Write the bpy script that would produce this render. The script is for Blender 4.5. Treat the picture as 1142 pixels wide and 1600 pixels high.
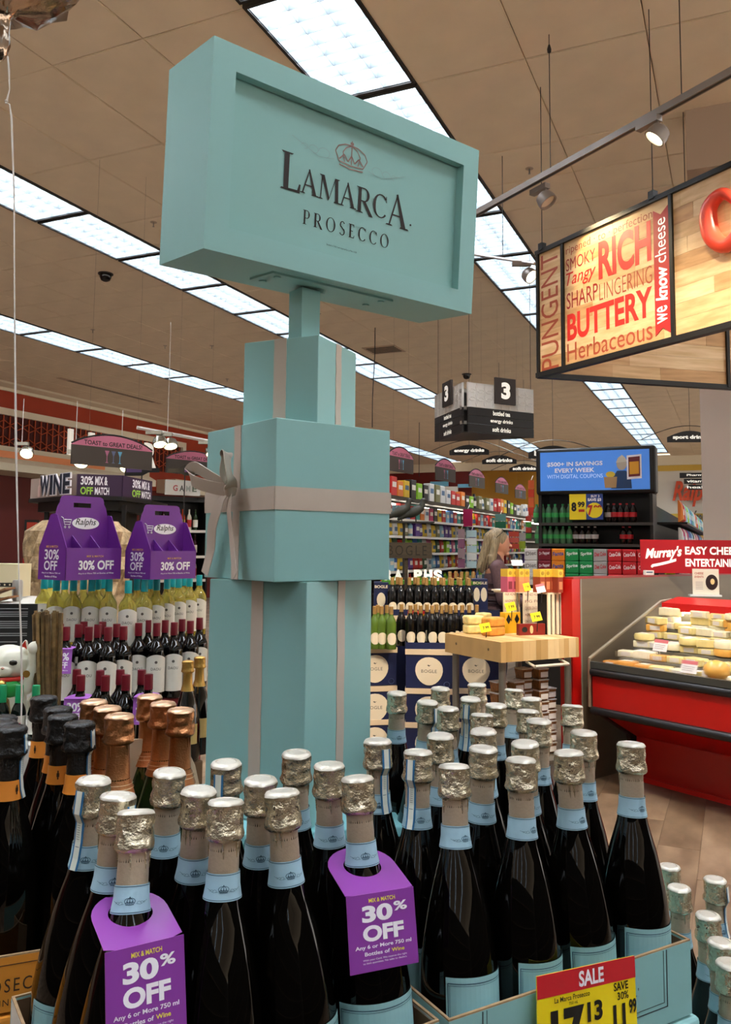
import bpy, bmesh, math, random
from mathutils import Vector, Matrix, Quaternion
for o in list(bpy.data.objects): bpy.data.objects.remove(o)
SC = bpy.context.scene; COL = SC.collection; PI = math.pi; rnd = random.Random(7)

# ---------------------------------------------------------------- camera
FPX, PITCH, ROLL, CXP, CYP, YAW = 1291.255, 0.0878, 0.0092, 571.0, 740.27, 0.4198
EYE = Vector((0, 0, 1.5))
_cp, _sp = math.cos(PITCH), math.sin(PITCH)
_f = Vector((0, _cp, _sp)); _r0 = Vector((1, 0, 0)); _u0 = _r0.cross(_f)
_c, _s = math.cos(ROLL), math.sin(ROLL)
_r = _c*_r0 + _s*_u0; _u = -_s*_r0 + _c*_u0
cam_data = bpy.data.cameras.new('camera'); cam = bpy.data.objects.new('camera', cam_data); COL.objects.link(cam)
cam.matrix_world = Matrix(((_r.x, _u.x, -_f.x, EYE.x), (_r.y, _u.y, -_f.y, EYE.y), (_r.z, _u.z, -_f.z, EYE.z), (0, 0, 0, 1)))
cam_data.sensor_fit = 'VERTICAL'; cam_data.sensor_height = 36.0; cam_data.lens = FPX*36/1600
cam_data.shift_y = -(800-CYP)/1600; cam_data.clip_start = .05; cam_data.clip_end = 200
SC.camera = cam

# ---------------------------------------------------------------- world, exposure
SC.view_settings.view_transform = 'Standard'; SC.view_settings.look = 'None'
SC.view_settings.gamma = 1; SC.view_settings.use_curve_mapping = False
SC.view_settings.exposure = 1.0
W = bpy.data.worlds.new('store_ambient'); SC.world = W; W.use_nodes = True
W.node_tree.nodes['Background'].inputs[0].default_value = (1.0, .93, .85, 1)
W.node_tree.nodes['Background'].inputs[1].default_value = 1.3
FIXTURE_POWER = 17.0; SPOT_POWER = 30

# ---------------------------------------------------------------- where things stand
# the shop's own grid runs along u (aisles) and v (across); both are turned against the camera
Ud = Vector((math.sin(YAW), math.cos(YAW), 0)); Vd = Vector((math.cos(YAW), -math.sin(YAW), 0)); SR = -YAW
def VU(v, u, z=0): return Vd*v + Ud*u + Vector((0, 0, z))
def ray(x, y): return _r*((x-CXP)/FPX) - _u*((y-CYP)/FPX) + _f
def atz(x, y, z): d = ray(x, y); return EYE + d*((z-EYE.z)/d.z)
def atd(x, y, D): d = ray(x, y); return EYE + d*(D/d.y)
def atv(x, y, v): d = ray(x, y); return EYE + d*(v/d.dot(Vd))
def atu(x, y, u): d = ray(x, y); return EYE + d*(u/d.dot(Ud))
def proj(X):
    X = X-EYE; z = X.dot(_f); return (CXP+FPX*X.dot(_r)/z, CYP-FPX*X.dot(_u)/z)
ZC = 4.788

# ---------------------------------------------------------------- materials
def srgb(h):
    h = h.lstrip('#'); c = [int(h[i:i+2], 16)/255 for i in (0, 2, 4)]
    return tuple(x/12.92 if x <= .04045 else ((x+.055)/1.055)**2.4 for x in c)+(1,)
MATS = {}
def mat(name, color='#808080', rough=.5, metal=0., emit=0., trans=0., coat=0., noise=0., nscale=20., bump=0., bscale=60., ior=1.45, alpha=1., stretch=None, color2=None, spec=None):
    if name in MATS: return MATS[name]
    m = bpy.data.materials.new(name); m.use_nodes = True; nt = m.node_tree; b = nt.nodes['Principled BSDF']
    c = srgb(color); b.inputs['Base Color'].default_value = c; b.inputs['Roughness'].default_value = rough
    b.inputs['Metallic'].default_value = metal; b.inputs['IOR'].default_value = ior
    b.inputs['Transmission Weight'].default_value = trans; b.inputs['Coat Weight'].default_value = coat
    b.inputs['Alpha'].default_value = alpha
    if spec is not None: b.inputs['Specular IOR Level'].default_value = spec
    if emit: b.inputs['Emission Color'].default_value = c; b.inputs['Emission Strength'].default_value = emit
    def coords(s):
        tc = nt.nodes.new('ShaderNodeTexCoord'); mp = nt.nodes.new('ShaderNodeMapping'); nt.links.new(tc.outputs['Object'], mp.inputs[0])
        if stretch: mp.inputs['Scale'].default_value = stretch
        n = nt.nodes.new('ShaderNodeTexNoise'); n.inputs['Scale'].default_value = s; n.inputs['Detail'].default_value = 5
        nt.links.new(mp.outputs[0], n.inputs['Vector']); return n
    if noise:
        n = coords(nscale); r = nt.nodes.new('ShaderNodeValToRGB')
        c2 = srgb(color2) if color2 else tuple(max(0, x*(1-noise)) for x in c[:3])+(1,)
        c1 = c if color2 else tuple(min(1, x*(1+noise*.5)) for x in c[:3])+(1,)
        r.color_ramp.elements[0].position = .32; r.color_ramp.elements[1].position = .68
        r.color_ramp.elements[0].color = c2; r.color_ramp.elements[1].color = c1
        nt.links.new(n.outputs[0], r.inputs[0]); nt.links.new(r.outputs[0], b.inputs['Base Color'])
    if bump:
        n = coords(bscale); bp = nt.nodes.new('ShaderNodeBump'); bp.inputs['Strength'].default_value = bump; bp.inputs['Distance'].default_value = .004
        nt.links.new(n.outputs[0], bp.inputs['Height']); nt.links.new(bp.outputs[0], b.inputs['Normal'])
    MATS[name] = m; return m

# ---------------------------------------------------------------- mesh builder
class MB:
    def __init__(s): s.v = []; s.f = []; s.m = []
    def add(s, vs, fs, mi=0):
        k = len(s.v); s.v += [tuple(v) for v in vs]; s.f += [tuple(i+k for i in f) for f in fs]; s.m += [mi]*len(fs); return s
    def box(s, x0, x1, y0, y1, z0, z1, mi=0, M=None):
        vs = [Vector((x, y, z)) for z in (z0, z1) for y in (y0, y1) for x in (x0, x1)]
        if M: vs = [M @ v for v in vs]
        return s.add(vs, [(0, 2, 3, 1), (4, 5, 7, 6), (0, 1, 5, 4), (2, 6, 7, 3), (0, 4, 6, 2), (1, 3, 7, 5)], mi)
    def lathe(s, prof, seg=20, c=(0, 0, 0), mi=0, M=None, wob=None, cap=True):
        vs = []
        for j, (r, z) in enumerate(prof):
            for i in range(seg):
                a = 2*PI*i/seg; rr = r*(wob(a, z, j) if wob else 1)
                v = Vector((c[0]+rr*math.cos(a), c[1]+rr*math.sin(a), c[2]+z)); vs.append(M @ v if M else v)
        fs = [(j*seg+i, j*seg+(i+1) % seg, (j+1)*seg+(i+1) % seg, (j+1)*seg+i) for j in range(len(prof)-1) for i in range(seg)]
        if cap: fs += [tuple(range(seg-1, -1, -1)), tuple((len(prof)-1)*seg+i for i in range(seg))]
        return s.add(vs, fs, mi)
    def arc(s, R, z0, z1, a0, a1, seg=14, mi=0, t=.0006, R1=None):      # curved label wrapped on a cylinder
        R1 = R if R1 is None else R1; vs = []
        for i in range(seg+1):
            a = a0+(a1-a0)*i/seg; vs += [((R+t)*math.cos(a), (R+t)*math.sin(a), z0), ((R1+t)*math.cos(a), (R1+t)*math.sin(a), z1)]
        return s.add(vs, [(2*i, 2*i+2, 2*i+3, 2*i+1) for i in range(seg)], mi)
    def tube(s, pts, r, seg=8, mi=0, closed=False):
        pts = [Vector(p) for p in pts]; n = len(pts); vs = []; up = None
        for i, p in enumerate(pts):
            a = pts[(i-1) % n] if (closed or i) else p; b = pts[(i+1) % n] if (closed or i < n-1) else p
            d = (b-a).normalized()
            if up is None: up = Vector((0, 0, 1)) if abs(d.z) < .9 else Vector((1, 0, 0))
            x = d.cross(up).normalized(); up = x.cross(d).normalized()
            rr = r[i] if isinstance(r, (list, tuple)) else r
            vs += [p+x*rr*math.cos(2*PI*k/seg)+up*rr*math.sin(2*PI*k/seg) for k in range(seg)]
        m = n if closed else n-1
        fs = [(j*seg+i, j*seg+(i+1) % seg, ((j+1) % n)*seg+(i+1) % seg, ((j+1) % n)*seg+i) for j in range(m) for i in range(seg)]
        if not closed: fs += [tuple(range(seg-1, -1, -1)), tuple((n-1)*seg+i for i in range(seg))]
        return s.add(vs, fs, mi)
    def prism(s, poly, y0, y1, mi=0, M=None):        # polygon in x,z pushed along y
        n = len(poly); vs = [Vector((x, y0, z)) for x, z in poly]+[Vector((x, y1, z)) for x, z in poly]
        if M: vs = [M @ v for v in vs]
        return s.add(vs, [tuple(range(n)), tuple(range(2*n-1, n-1, -1))]+[(i, i+n, (i+1) % n+n, (i+1) % n) for i in range(n)], mi)
    def strip(s, pts, w, n, t=.0008, mi=0):          # ribbon: list of points, half width vector per point, thickness normal
        vs = []
        for i, p in enumerate(pts):
            p = Vector(p); ww = Vector(w[i] if isinstance(w, list) else w); nn = Vector(n[i] if isinstance(n, list) else n)*t
            vs += [p-ww+nn, p+ww+nn, p+ww-nn, p-ww-nn]
        fs = []
        for i in range(len(pts)-1):
            a = 4*i; fs += [(a+j, a+(j+1) % 4, a+4+(j+1) % 4, a+4+j) for j in range(4)]
        fs += [(3, 2, 1, 0), (4*len(pts)-4, 4*len(pts)-3, 4*len(pts)-2, 4*len(pts)-1)]
        return s.add(vs, fs, mi)
    def mesh(s, name, mats, smooth=None):
        me = bpy.data.meshes.new(name); me.from_pydata(s.v, [], s.f)
        for m in (mats if isinstance(mats, (list, tuple)) else [mats]): me.materials.append(m)
        me.polygons.foreach_set('material_index', s.m)
        bm = bmesh.new(); bm.from_mesh(me); bmesh.ops.recalc_face_normals(bm, faces=bm.faces); bm.to_mesh(me); bm.free()
        if smooth is not None:
            me.polygons.foreach_set('use_smooth', [True]*len(me.polygons)); me.set_sharp_from_angle(angle=math.radians(smooth))
        me.update(); return me
    def part(s, name, mats, parent=None, smooth=None, label=None, kind=None):
        o = bpy.data.objects.new(name, s.mesh(name, mats, smooth)); COL.objects.link(o)
        if parent is not None: o.parent = parent
        if label: o['label'] = label
        if kind: o['kind'] = kind
        return o
def tag(o, label=None, cat=None, group=None, kind=None):
    if label: o['label'] = label
    if cat: o['category'] = cat
    if group: o['group'] = group
    if kind: o['kind'] = kind
    return o
def thing(name, label, cat, loc=(0, 0, 0), rz=0, group=None):
    o = bpy.data.objects.new(name, None); COL.objects.link(o); o.empty_display_size = .1
    o.location = loc; o.rotation_euler = (0, 0, rz); return tag(o, label, cat, group)
def item(mb, name, mats, label, cat, loc=(0, 0, 0), rz=0, group=None, smooth=None):
    o = mb.part(name, mats, None, smooth); o.location = loc; o.rotation_euler = (0, 0, rz); return tag(o, label, cat, group)
def struct(mb, name, mats, loc=(0, 0, 0), rz=0, smooth=None):
    o = mb.part(name, mats, None, smooth, kind='structure'); o.location = loc; o.rotation_euler = (0, 0, rz); return o
def bevel(o, w=.003, seg=2):
    m = o.modifiers.new('bevel', 'BEVEL'); m.width = w; m.segments = seg; m.limit_method = 'ANGLE'; return o
def clone(o, parent=None):
    c = o.copy(); COL.objects.link(c); c.parent = parent
    for ch in list(o.children): clone(ch, c)
    return c
class Kit:                                            # first placement uses the model itself, later ones copy it
    def __init__(s, make): s.make = make; s.root = None
    def put(s, loc, rot=0, label=None, group=None, scale=None):
        if s.root is None: s.root = s.make(); o = s.root
        else: o = clone(s.root)
        o.location = loc
        if isinstance(rot, Quaternion): o.rotation_mode = 'QUATERNION'; o.rotation_quaternion = rot
        elif isinstance(rot, tuple): o.rotation_mode = 'XYZ'; o.rotation_euler = rot
        else: o.rotation_mode = 'XYZ'; o.rotation_euler = (0, 0, rot)
        if scale: o.scale = scale if isinstance(scale, tuple) else (scale,)*3
        if label: o['label'] = label
        if group: o['group'] = group
        elif 'group' in o and s.root is not o: del o['group']
        return o

# lettering: the built-in font turned into flat mesh and fitted into a rectangle (local x, z; facing -y)
_tc = {}
def glyphs(body, bold, shear, spacing):
    k = (body, bold, shear, spacing)
    if k not in _tc:
        cu = bpy.data.curves.new('t', 'FONT'); cu.body = body; cu.offset = bold; cu.shear = shear; cu.space_character = spacing; cu.resolution_u = 5 if bold >= .03 and len(body) < 8 else 3
        ob = bpy.data.objects.new('t', cu); COL.objects.link(ob); dg = bpy.context.evaluated_depsgraph_get(); dg.update()
        me = bpy.data.meshes.new_from_object(ob.evaluated_get(dg)); vs = [v.co.copy() for v in me.vertices]; fs = [tuple(p.vertices) for p in me.polygons]
        bpy.data.objects.remove(ob); bpy.data.curves.remove(cu); bpy.data.meshes.remove(me); _tc[k] = (vs, fs)
    return _tc[k]
def lettering(parent, body, x0, z0, x1, z1, m, y=-.001, bold=.015, shear=0., spacing=1., M=None, slope=0., depth=0, name='lettering', turn=False, label=None):
    vs, fs = glyphs(body, bold, shear, spacing)
    if not vs: return None
    a0 = min(v.x for v in vs); a1 = max(v.x for v in vs); b0 = min(v.y for v in vs); b1 = max(v.y for v in vs)
    out = []
    for v in vs:
        s, t = (v.x-a0)/max(1e-6, a1-a0), (v.y-b0)/max(1e-6, b1-b0)
        if turn: s, t = 1-t, s
        p = Vector((x0+(x1-x0)*s, y, z0+(z1-z0)*t+slope*s)); out.append(M @ p if M else p)
    mb = MB(); mb.add(out, fs)
    if depth:
        k = len(out); out2 = [(M @ Vector((0, depth, 0))-M @ Vector((0, 0, 0)) if M else Vector((0, depth, 0)))+p for p in out]
        cnt = {}
        for f in fs:
            for i in range(len(f)): e = (f[i], f[(i+1) % len(f)]); cnt[e] = 1
        mb.v += [tuple(p) for p in out2]
        for e in list(cnt):
            if (e[1], e[0]) not in cnt: mb.f.append((e[0], e[1], e[1]+k, e[0]+k)); mb.m.append(0)
    me = bpy.data.meshes.new(name); me.from_pydata(mb.v, [], mb.f); me.materials.append(m); me.update()
    o = bpy.data.objects.new(name, me); COL.objects.link(o); o.parent = parent
    if label: o['label'] = label
    return o
ORD = ['first', 'second', 'third', 'fourth', 'fifth', 'sixth', 'seventh', 'eighth', 'ninth', 'tenth', 'eleventh', 'twelfth', 'thirteenth', 'fourteenth', 'fifteenth', 'sixteenth', 'seventeenth', 'eighteenth', 'nineteenth', 'twentieth']
def nth(i): return ORD[i] if i < 20 else f'{i+1}th'
def M3(loc, rz=0, rx=0, ry=0): return Matrix.Translation(Vector(loc)) @ Matrix.Rotation(rz, 4, 'Z') @ Matrix.Rotation(ry, 4, 'Y') @ Matrix.Rotation(rx, 4, 'X')
def toloc(x, y, loc, rz, rx=0, ry=0):                # pixel -> local x,z on the upright plane y=0 of a frame
    Mi = M3(loc, rz, rx, ry).inverted(); o = Mi @ EYE; d = (Mi.to_3x3() @ ray(x, y)); t = -o.y/d.y; return (o+d*t).x, (o+d*t).z
# ---------------------------------------------------------------- setting: ceiling, floor, walls
def troffer():
    t = thing('ceiling_light', 'x', 'light')
    w, l = .683, 1.219-.03
    fr = MB(); b = .022
    fr.box(0, w, 0, b, -.012, .10).box(0, w, l-b, l, -.012, .10).box(0, b, b, l-b, -.012, .10).box(w-b, w, b, l-b, -.012, .10)
    fr.part('frame', mat('fixture_frame', '#1c1a18', .5), t)
    d = MB(); d.box(b, w-b, b, l-b, .09, .10); d.part('lamp_panel', mat('lamp_glow', '#f2f7ff', .5, emit=FIXTURE_POWER), t)
    rf = MB(); rf.box(b, b+.004, b, l-b, .0, .09).box(w-b-.004, w-b, b, l-b, .0, .09).box(b, w-b, b, b+.004, .0, .09).box(b, w-b, l-b-.004, l-b, .0, .09); rf.part('side_reflector', mat('reflector_grey', '#767f84', .4), t)
    lv = MB()
    def blade(p, q, n):                               # parabolic blade: wide at the top, thin at the lower edge
        p = Vector(p); q = Vector(q); n = Vector(n)
        vs = [p-n*.02+Vector((0, 0, .085)), p+n*.02+Vector((0, 0, .085)), p+n*.001, p-n*.001, q-n*.02+Vector((0, 0, .085)), q+n*.02+Vector((0, 0, .085)), q+n*.001, q-n*.001]
        lv.add(vs, [(0, 1, 5, 4), (1, 2, 6, 5), (2, 3, 7, 6), (3, 0, 4, 7)])
    for i in range(1, 3): x = b+(w-2*b)*i/3; blade((x, b, 0), (x, l-b, 0), (1, 0, 0))
    for i in range(1, 9): y = b+(l-2*b)*i/9; blade((b, y, 0), (w-b, y, 0), (0, 1, 0))
    lv.part('louvre', mat('louvre_grey', '#8d979c', .35), t)
    return t
TROF = Kit(troffer)
strips = [(-2.664, 5.259, 'nearest row right of centre'), (-6.455, 6.123, 'middle row'), (-10.25, 9.478, 'far left row'), (1.127, 5.26, 'row overhead right'), (4.92, 5.26, 'row far right overhead')]
for v0, ph, nm in strips:
    n0 = math.ceil((-16-ph)/1.219); k = 0; u = ph+n0*1.219
    while u < 29.6:
        p = proj(VU(v0+.34, u+.6, ZC)) if u > .5 else (-999, 0)
        vis = (VU(v0+.34, u+.6, ZC)-EYE).dot(_f) > .3 and -60 < p[0] < 1200 and p[1] > -80
        if vis: k += 1; lb = f'{nth(k-1)} white louvred ceiling light from the near end of the {nm}'
        else: lb = f'white louvred ceiling light of the {nm} beyond the frame'
        TROF.put(VU(v0, u+.015, ZC-.001), SR, lb, 'fluorescent troffers in the '+nm)
        u += 1.219

tile_m = mat('ceiling_tile_tan', '#ecdcc2', .9, bump=.25, bscale=180, noise=.06, nscale=3)  # tan of tiles and grid carries warm bounce from walls and floor
grid_m = mat('ceiling_grid_tan', '#c4ad92', .8)
ceil = struct(MB().box(-15.2, 16, -18, 31.5, ZC+.125, ZC+.16), 'ceiling', grid_m, rz=SR)
def spans():
    out = [(-15.2, -14.4)]
    v = -14.4
    for s in (-10.25, -6.455, -2.664, 1.127, 4.92):
        n = max(1, round((s-v)/.777)); out += [(v+(s-v)*i/n, v+(s-v)*(i+1)/n) for i in range(n)]; v = s+.683
    out += [(v+.777*i, v+.777*(i+1)) for i in range(4)]+[(8.8, 12.4), (12.4, 16)]; return out
urows = [-18]
while urows[-1] < 4.0: urows.append(urows[-1]+1.2)
urows = [u-(urows[-1]-4.08) for u in urows]
urows += [5.28, 6.5]
while urows[-1] < 30.6: urows.append(urows[-1]+.61)
tiles = []
for a, b in spans():
    for i in range(len(urows)-1):
        c, d = urows[i], urows[i+1]; m = VU((a+b)/2, (c+d)/2, ZC); z = (m-EYE).dot(_f)
        s = 0
        if z > .8:
            p = proj(m)
            if -80 < p[0] < 1220 and -80 < p[1] < 900: s = 1/z
        tiles.append((s, a, b, c, d))
tiles.sort(key=lambda t: -t[0])
g = .0028; cache = {}
rest = MB()
for k, (s, a, b, c, d) in enumerate(tiles):
    if k < 295 and s > 0:
        key = (round(b-a, 3), round(d-c, 3))
        if key not in cache:
            w_, l_ = b-a-2*g, d-c-2*g; mb = MB(); mb.box(0, w_, 0, l_, .004, .02); mb.box(.008, w_-.008, .008, l_-.008, 0, .004); cache[key] = mb.mesh('ceiling_tile', tile_m)
        o = bpy.data.objects.new('ceiling_tile', cache[key]); COL.objects.link(o); o.parent = ceil; o.location = (a+g, c+g, ZC)
    else: rest.box(a+g, b-g, c+g, d-g, ZC, ZC+.015)
rest.part('distant_ceiling_tiles', tile_m, ceil, kind='stuff')

# floor: brown wood-look vinyl planks
fl_m = mat('floor_vinyl_base', '#4a3a2e', .5)
floor = struct(MB().box(-15, 16, -18, 31.5, -.1, -.003), 'floor', fl_m, rz=SR)
pm = [mat('vinyl_plank_%d' % i, c, .42, noise=.55, nscale=5.5, color2=c2, stretch=(1, .45, 1), bump=.05) for i, (c, c2) in enumerate([('#8a7460', '#54412f'), ('#95806a', '#624c3a'), ('#7c6853', '#4a3829')])]
pms = [MB().box(.001, .199, .001, 1.199, -.01, 0).mesh('plank', m) for m in pm]
for i in range(17):
    for j in range(8):
        o = bpy.data.objects.new('plank', pms[rnd.randrange(3)]); COL.objects.link(o); o.parent = floor
        o.location = (-1.6+.2*i, 1.0+1.2*j-(i % 3)*.4, 0)
rest = MB()
for i in range(-74, 40):
    for j in range(-3, 26):
        if -8 <= i < 9 and 0 <= j < 8: continue
        rest.box(.2*i+.001, .2*i+.199, 1.0+1.2*j-(i % 3)*.4+.001 if True else 0, 1.0+1.2*j-(i % 3)*.4+1.199, -.01, -.0005, mi=(i*7+j*3) % 3)
rest.part('distant_planks', pm, floor, kind='stuff')

# left wall: red plaster over a soffit, cream cornice, lattice panel, ledge
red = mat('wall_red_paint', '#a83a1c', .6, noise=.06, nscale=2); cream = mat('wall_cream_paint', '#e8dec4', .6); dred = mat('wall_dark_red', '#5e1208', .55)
WL = -13.8
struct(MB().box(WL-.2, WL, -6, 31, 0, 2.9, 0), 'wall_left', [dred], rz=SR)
struct(MB().box(WL-.2, WL, -6, 31, 2.9, ZC+.05), 'wall_left_upper', red, rz=SR)
def profile_run(poly, u0, u1, name, m):              # poly in (v,z), run along u
    mb = MB(); mb.prism([(a, b) for a, b in poly], u0, u1); return struct(mb, name, m, rz=SR)
profile_run([(WL, 4.66), (WL+.05, 4.66), (WL+.08, 4.72), (WL+.3, 4.76), (WL+.42, 4.83), (WL+.9, 4.86), (WL+.9, 4.787), (WL+1.0, 4.783), (WL+1.0, 4.90), (WL, 4.90)][:6]+[(WL, 4.85)], 4, 31, 'trim_1', cream)
# lattice panel frame and members
tr = MB(); tr.box(WL, WL+.1, 5, 18.6, 4.15, 4.29).box(WL, WL+.1, 18.46, 18.6, 3.5, 4.15)
struct(tr, 'trim_2', mat('trim_cream', '#e8dcc4', .5), rz=SR)
lp = thing('lattice_panel', 'rust red lattice of vertical bars and diamonds on the left wall', 'panel', VU(WL, 0, 0), SR)
bk = MB(); bk.box(.0, .02, 6, 18.45, 3.42, 4.15); bk.part('backing', mat('lattice_back', '#4a120a', .7), lp)
bars = MB(); lm = mat('lattice_red', '#b8502c', .5)
u = 8.0; i = 0
while u < 18.4:
    bars.box(.03, .05, u-.012, u+.012, 3.42, 4.15)
    if i % 2 == 0:
        for z0 in (3.62, 3.95):
            for sg in (-1, 1):
                for dz in (-.09, .09): bars.tube([(.06, u, z0+dz), (.06, u+.17*sg, z0+dz*.1)], .011, 4)
    u += .17; i += 1
bars.part('lattice_bars', lm, lp, kind='stuff')
# soffit with orange band, dark red wall below
profile_run([(WL, 2.9), (WL+1.0, 2.9), (WL+1.0, 3.05), (WL+.8, 3.15), (WL+.8, 3.4), (WL, 3.4)], 4, 16.2, 'trim_3', mat('soffit_cream', '#cfc3a8', .6))
ob = MB(); ob.box(WL+.8, WL+.83, 6, 14.6, 3.17, 3.3); struct(ob, 'trim_4', mat('band_orange', '#e08a56', .5), rz=SR)
profile_run([(WL, 2.85), (WL+.6, 2.85), (WL+.6, 3.2), (WL, 3.2)], 17.5, 30, 'trim_5', MATS['soffit_cream'])
lt = thing('wall_letters', 'white raised letters high on the lattice wall, half hidden by pink sign', 'letters', VU(WL+.1, 0, 0), SR)
for ch, ua in zip('LIQUOR', (14.1, 14.75, 15.05, 15.65, 16.2, 16.75)):
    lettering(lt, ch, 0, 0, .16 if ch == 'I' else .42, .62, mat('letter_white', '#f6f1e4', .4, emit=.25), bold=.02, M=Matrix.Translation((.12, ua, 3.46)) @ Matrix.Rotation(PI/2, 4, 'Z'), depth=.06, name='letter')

# far walls
U1 = 31.0
def upx(x, y, u=U1): p = atu(x, y, u); return p.dot(Vd)
va, vb, vc = upx(600, 760), upx(737, 760), upx(1000, 760)
struct(MB().box(WL, vb, U1, U1+.2, 0, ZC+.05), 'wall_back_red', mat('wall_back_red', '#6e1a10', .6), rz=SR)
struct(MB().box(vb, vc, U1, U1+.2, 0, ZC+.05), 'wall_back_mustard', mat('wall_mustard', '#a9781c', .6), rz=SR)
struct(MB().box(vc, 9, U1, U1+.2, 0, ZC+.05), 'wall_back_white', mat('wall_white', '#dcd8cc', .6), rz=SR)
profile_run_u = MB(); profile_run_u.box(WL, 9, U1-.12, U1, 4.46, ZC+.04); struct(profile_run_u, 'trim_6', cream, rz=SR)
struct(MB().box(vc, 9, U1-.05, U1, 4.26, 4.46), 'trim_7', mat('band_yellow', '#d8b44e', .6), rz=SR)
struct(MB().box(vc, 9, U1-.06, U1, 1.5, 2.75), 'trim_8', mat('band_yellow2', '#cdb04e', .6), rz=SR)

# unseen dark shelf blocks added behind and beside the camera to darken bottle reflections
for i, (a_, b_, c_, d_) in enumerate([(-9, 6, -3.2, -2.6), (-9, 6, -6.2, -5.6), (4.2, 4.8, -2, 5)]):
    sh_ = thing('shelving_run', ['dark shelving run just behind the photographer', 'dark shelving run farther behind the photographer', 'dark shelving run to the right of the frame'][i], 'shelf', VU(a_, c_, 0), SR)
    MB().box(0, b_-a_, 0, d_-c_, 0, 2.3).part('body', mat('shelving_dark', '#241d18', .7), sh_)
    for z in (.5, .95, 1.4, 1.85): MB().box(-.03, b_-a_+.03, -.03, d_-c_+.03, z, z+.03).part('shelf_board', mat('shelving_edge', '#6a5a48', .6), sh_)
# ---------------------------------------------------------------- gift-box display tower
teal = mat('teal_paint', '#8fbdb9', .42, noise=.03, nscale=3, coat=.0); ribbon_m = mat('ribbon_satin', '#c4b4a4', .4, noise=.08, nscale=9, stretch=(1, 1, .3))
AX = Vector((-.1365, 1.63, 0))
tower = thing('gift_box_display', 'tall aqua gift-box display tower with bow and rectangular brand sign on top', 'display', AX+Vector((0, 0, 1.0)))
TZ = 1.0
def gift(a, rz, z0, z1, dx=0, name='gift_box'):
    mb = MB(); mb.box(-a/2, a/2, -a/2, a/2, z0-TZ, z1-TZ); o = mb.part(name, teal, tower); o.location = (dx, 0, 0); o.rotation_euler = (0, 0, rz); bevel(o, .0015, 2); return o
lo = gift(.2256, 1.0294, 1.008, 1.436, -.004); mi_ = gift(.2609, .6632, 1.4366, 1.7262, .001); up = gift(.164, 1.1385, 1.7268, 1.8949, .006)
def rib(box, a, z0, z1, faces, off=0, w=.013, name='ribbon'):
    for f in faces:
        mb = MB(); n = 12
        M = Matrix.Rotation(f*PI/2, 4, 'Z')
        vs = [];
        for i in range(n+1):
            z = z0+(z1-z0)*i/n-TZ; ww = w*(1+.03*math.sin(i*2.1)); y = -a/2-.0012-.0006*math.sin(i*1.7)
            vs += [M @ Vector((off-ww, y, z)), M @ Vector((off+ww, y, z)), M @ Vector((off+ww, y+.0015, z)), M @ Vector((off-ww, y+.0015, z))]
        fs = []
        for i in range(n): b = 4*i; fs += [(b+j, b+(j+1) % 4, b+4+(j+1) % 4, b+4+j) for j in range(4)]
        mb.add(vs, fs); mb.part(name, ribbon_m, box, smooth=40)
# faces of a box: 0 = local -y, 3 = local -x (seen left)
rib(lo, .2256, 1.008, 1.436, (0, 1), 0, .0125); rib(lo, .2256, 1.008, 1.436, (3,), .003, .0135)
rib(up, .164, 1.727, 1.895, (0, 1), .002, .0115); rib(up, .164, 1.727, 1.895, (3,), .0, .0135)
rib(mi_, .2609, 1.4366, 1.7262, (3,), -.006, .0125)
for f in (0, 1, 3):                                   # horizontal band of the middle box
    M = Matrix.Rotation(f*PI/2, 4, 'Z'); mb = MB(); a = .2609/2+.0015; n = 14; vs = []
    for i in range(n+1):
        x = -a+2*a*i/n; y = -a-.0006*math.sin(i*1.9); h = .0205
        vs += [M @ Vector((x, y, 1.584-TZ-h)), M @ Vector((x, y-.0008, 1.584-TZ)), M @ Vector((x, y, 1.584-TZ+h)), M @ Vector((x, y+.002, 1.584-TZ+h)), M @ Vector((x, y+.002, 1.584-TZ-h))]
    fs = []
    for i in range(n): b = 5*i; fs += [(b+j, b+(j+1) % 5, b+5+(j+1) % 5, b+5+j) for j in range(5)]
    mb.add(vs, fs); mb.part('ribbon', ribbon_m, mi_, smooth=50)
# bow on the left face (local -x) of the middle box
bow = MB(); bx = -.2609/2-.004; c = Vector((bx-.012, -.004, 1.60-TZ))
def P(y, z, o): return Vector((bx-o, -y, z-TZ))     # y>0 to the right as seen, o = out from the face
def bowstrip(pts, wid, axis):
    pts = [Vector(p) for p in pts]; ws = []; ns = []
    for i, p in enumerate(pts):
        d = (pts[min(i+1, len(pts)-1)]-pts[max(i-1, 0)]).normalized(); ax = Vector(axis[i] if isinstance(axis, list) else axis)
        w = (ax-d*ax.dot(d)).normalized(); ws.append(w*(wid[i] if isinstance(wid, list) else wid)); ns.append(d.cross(w))
    bow.strip(pts, ws, ns, .0006)
def curve(ps, n=8):                                   # Catmull-Rom
    ps = [Vector(p) for p in ps]; q = [ps[0]]+ps+[ps[-1]]; out = []
    for i in range(1, len(q)-2):
        for k in range(n):
            t = k/n; out.append(.5*((2*q[i])+(-q[i-1]+q[i+1])*t+(2*q[i-1]-5*q[i]+4*q[i+1]-q[i+2])*t*t+(-q[i-1]+3*q[i]-3*q[i+1]+q[i+2])*t**3))
    return out+[ps[-1]]
k0 = P(0, 1.603, .012)
L1 = curve([k0, P(-.035, 1.625, .03), P(-.085, 1.648, .042), P(-.098, 1.640, .048), P(-.08, 1.622, .05), P(-.03, 1.607, .03), k0])
bowstrip(L1, .0125, (-.35, 0, 1))
L2 = curve([k0, P(-.002, 1.63, .028), P(.004, 1.662, .028), P(.014, 1.668, .03), P(.03, 1.645, .036), P(.03, 1.618, .03), k0])
bowstrip(L2, .0125, (-.8, -.55, .15))
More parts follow.
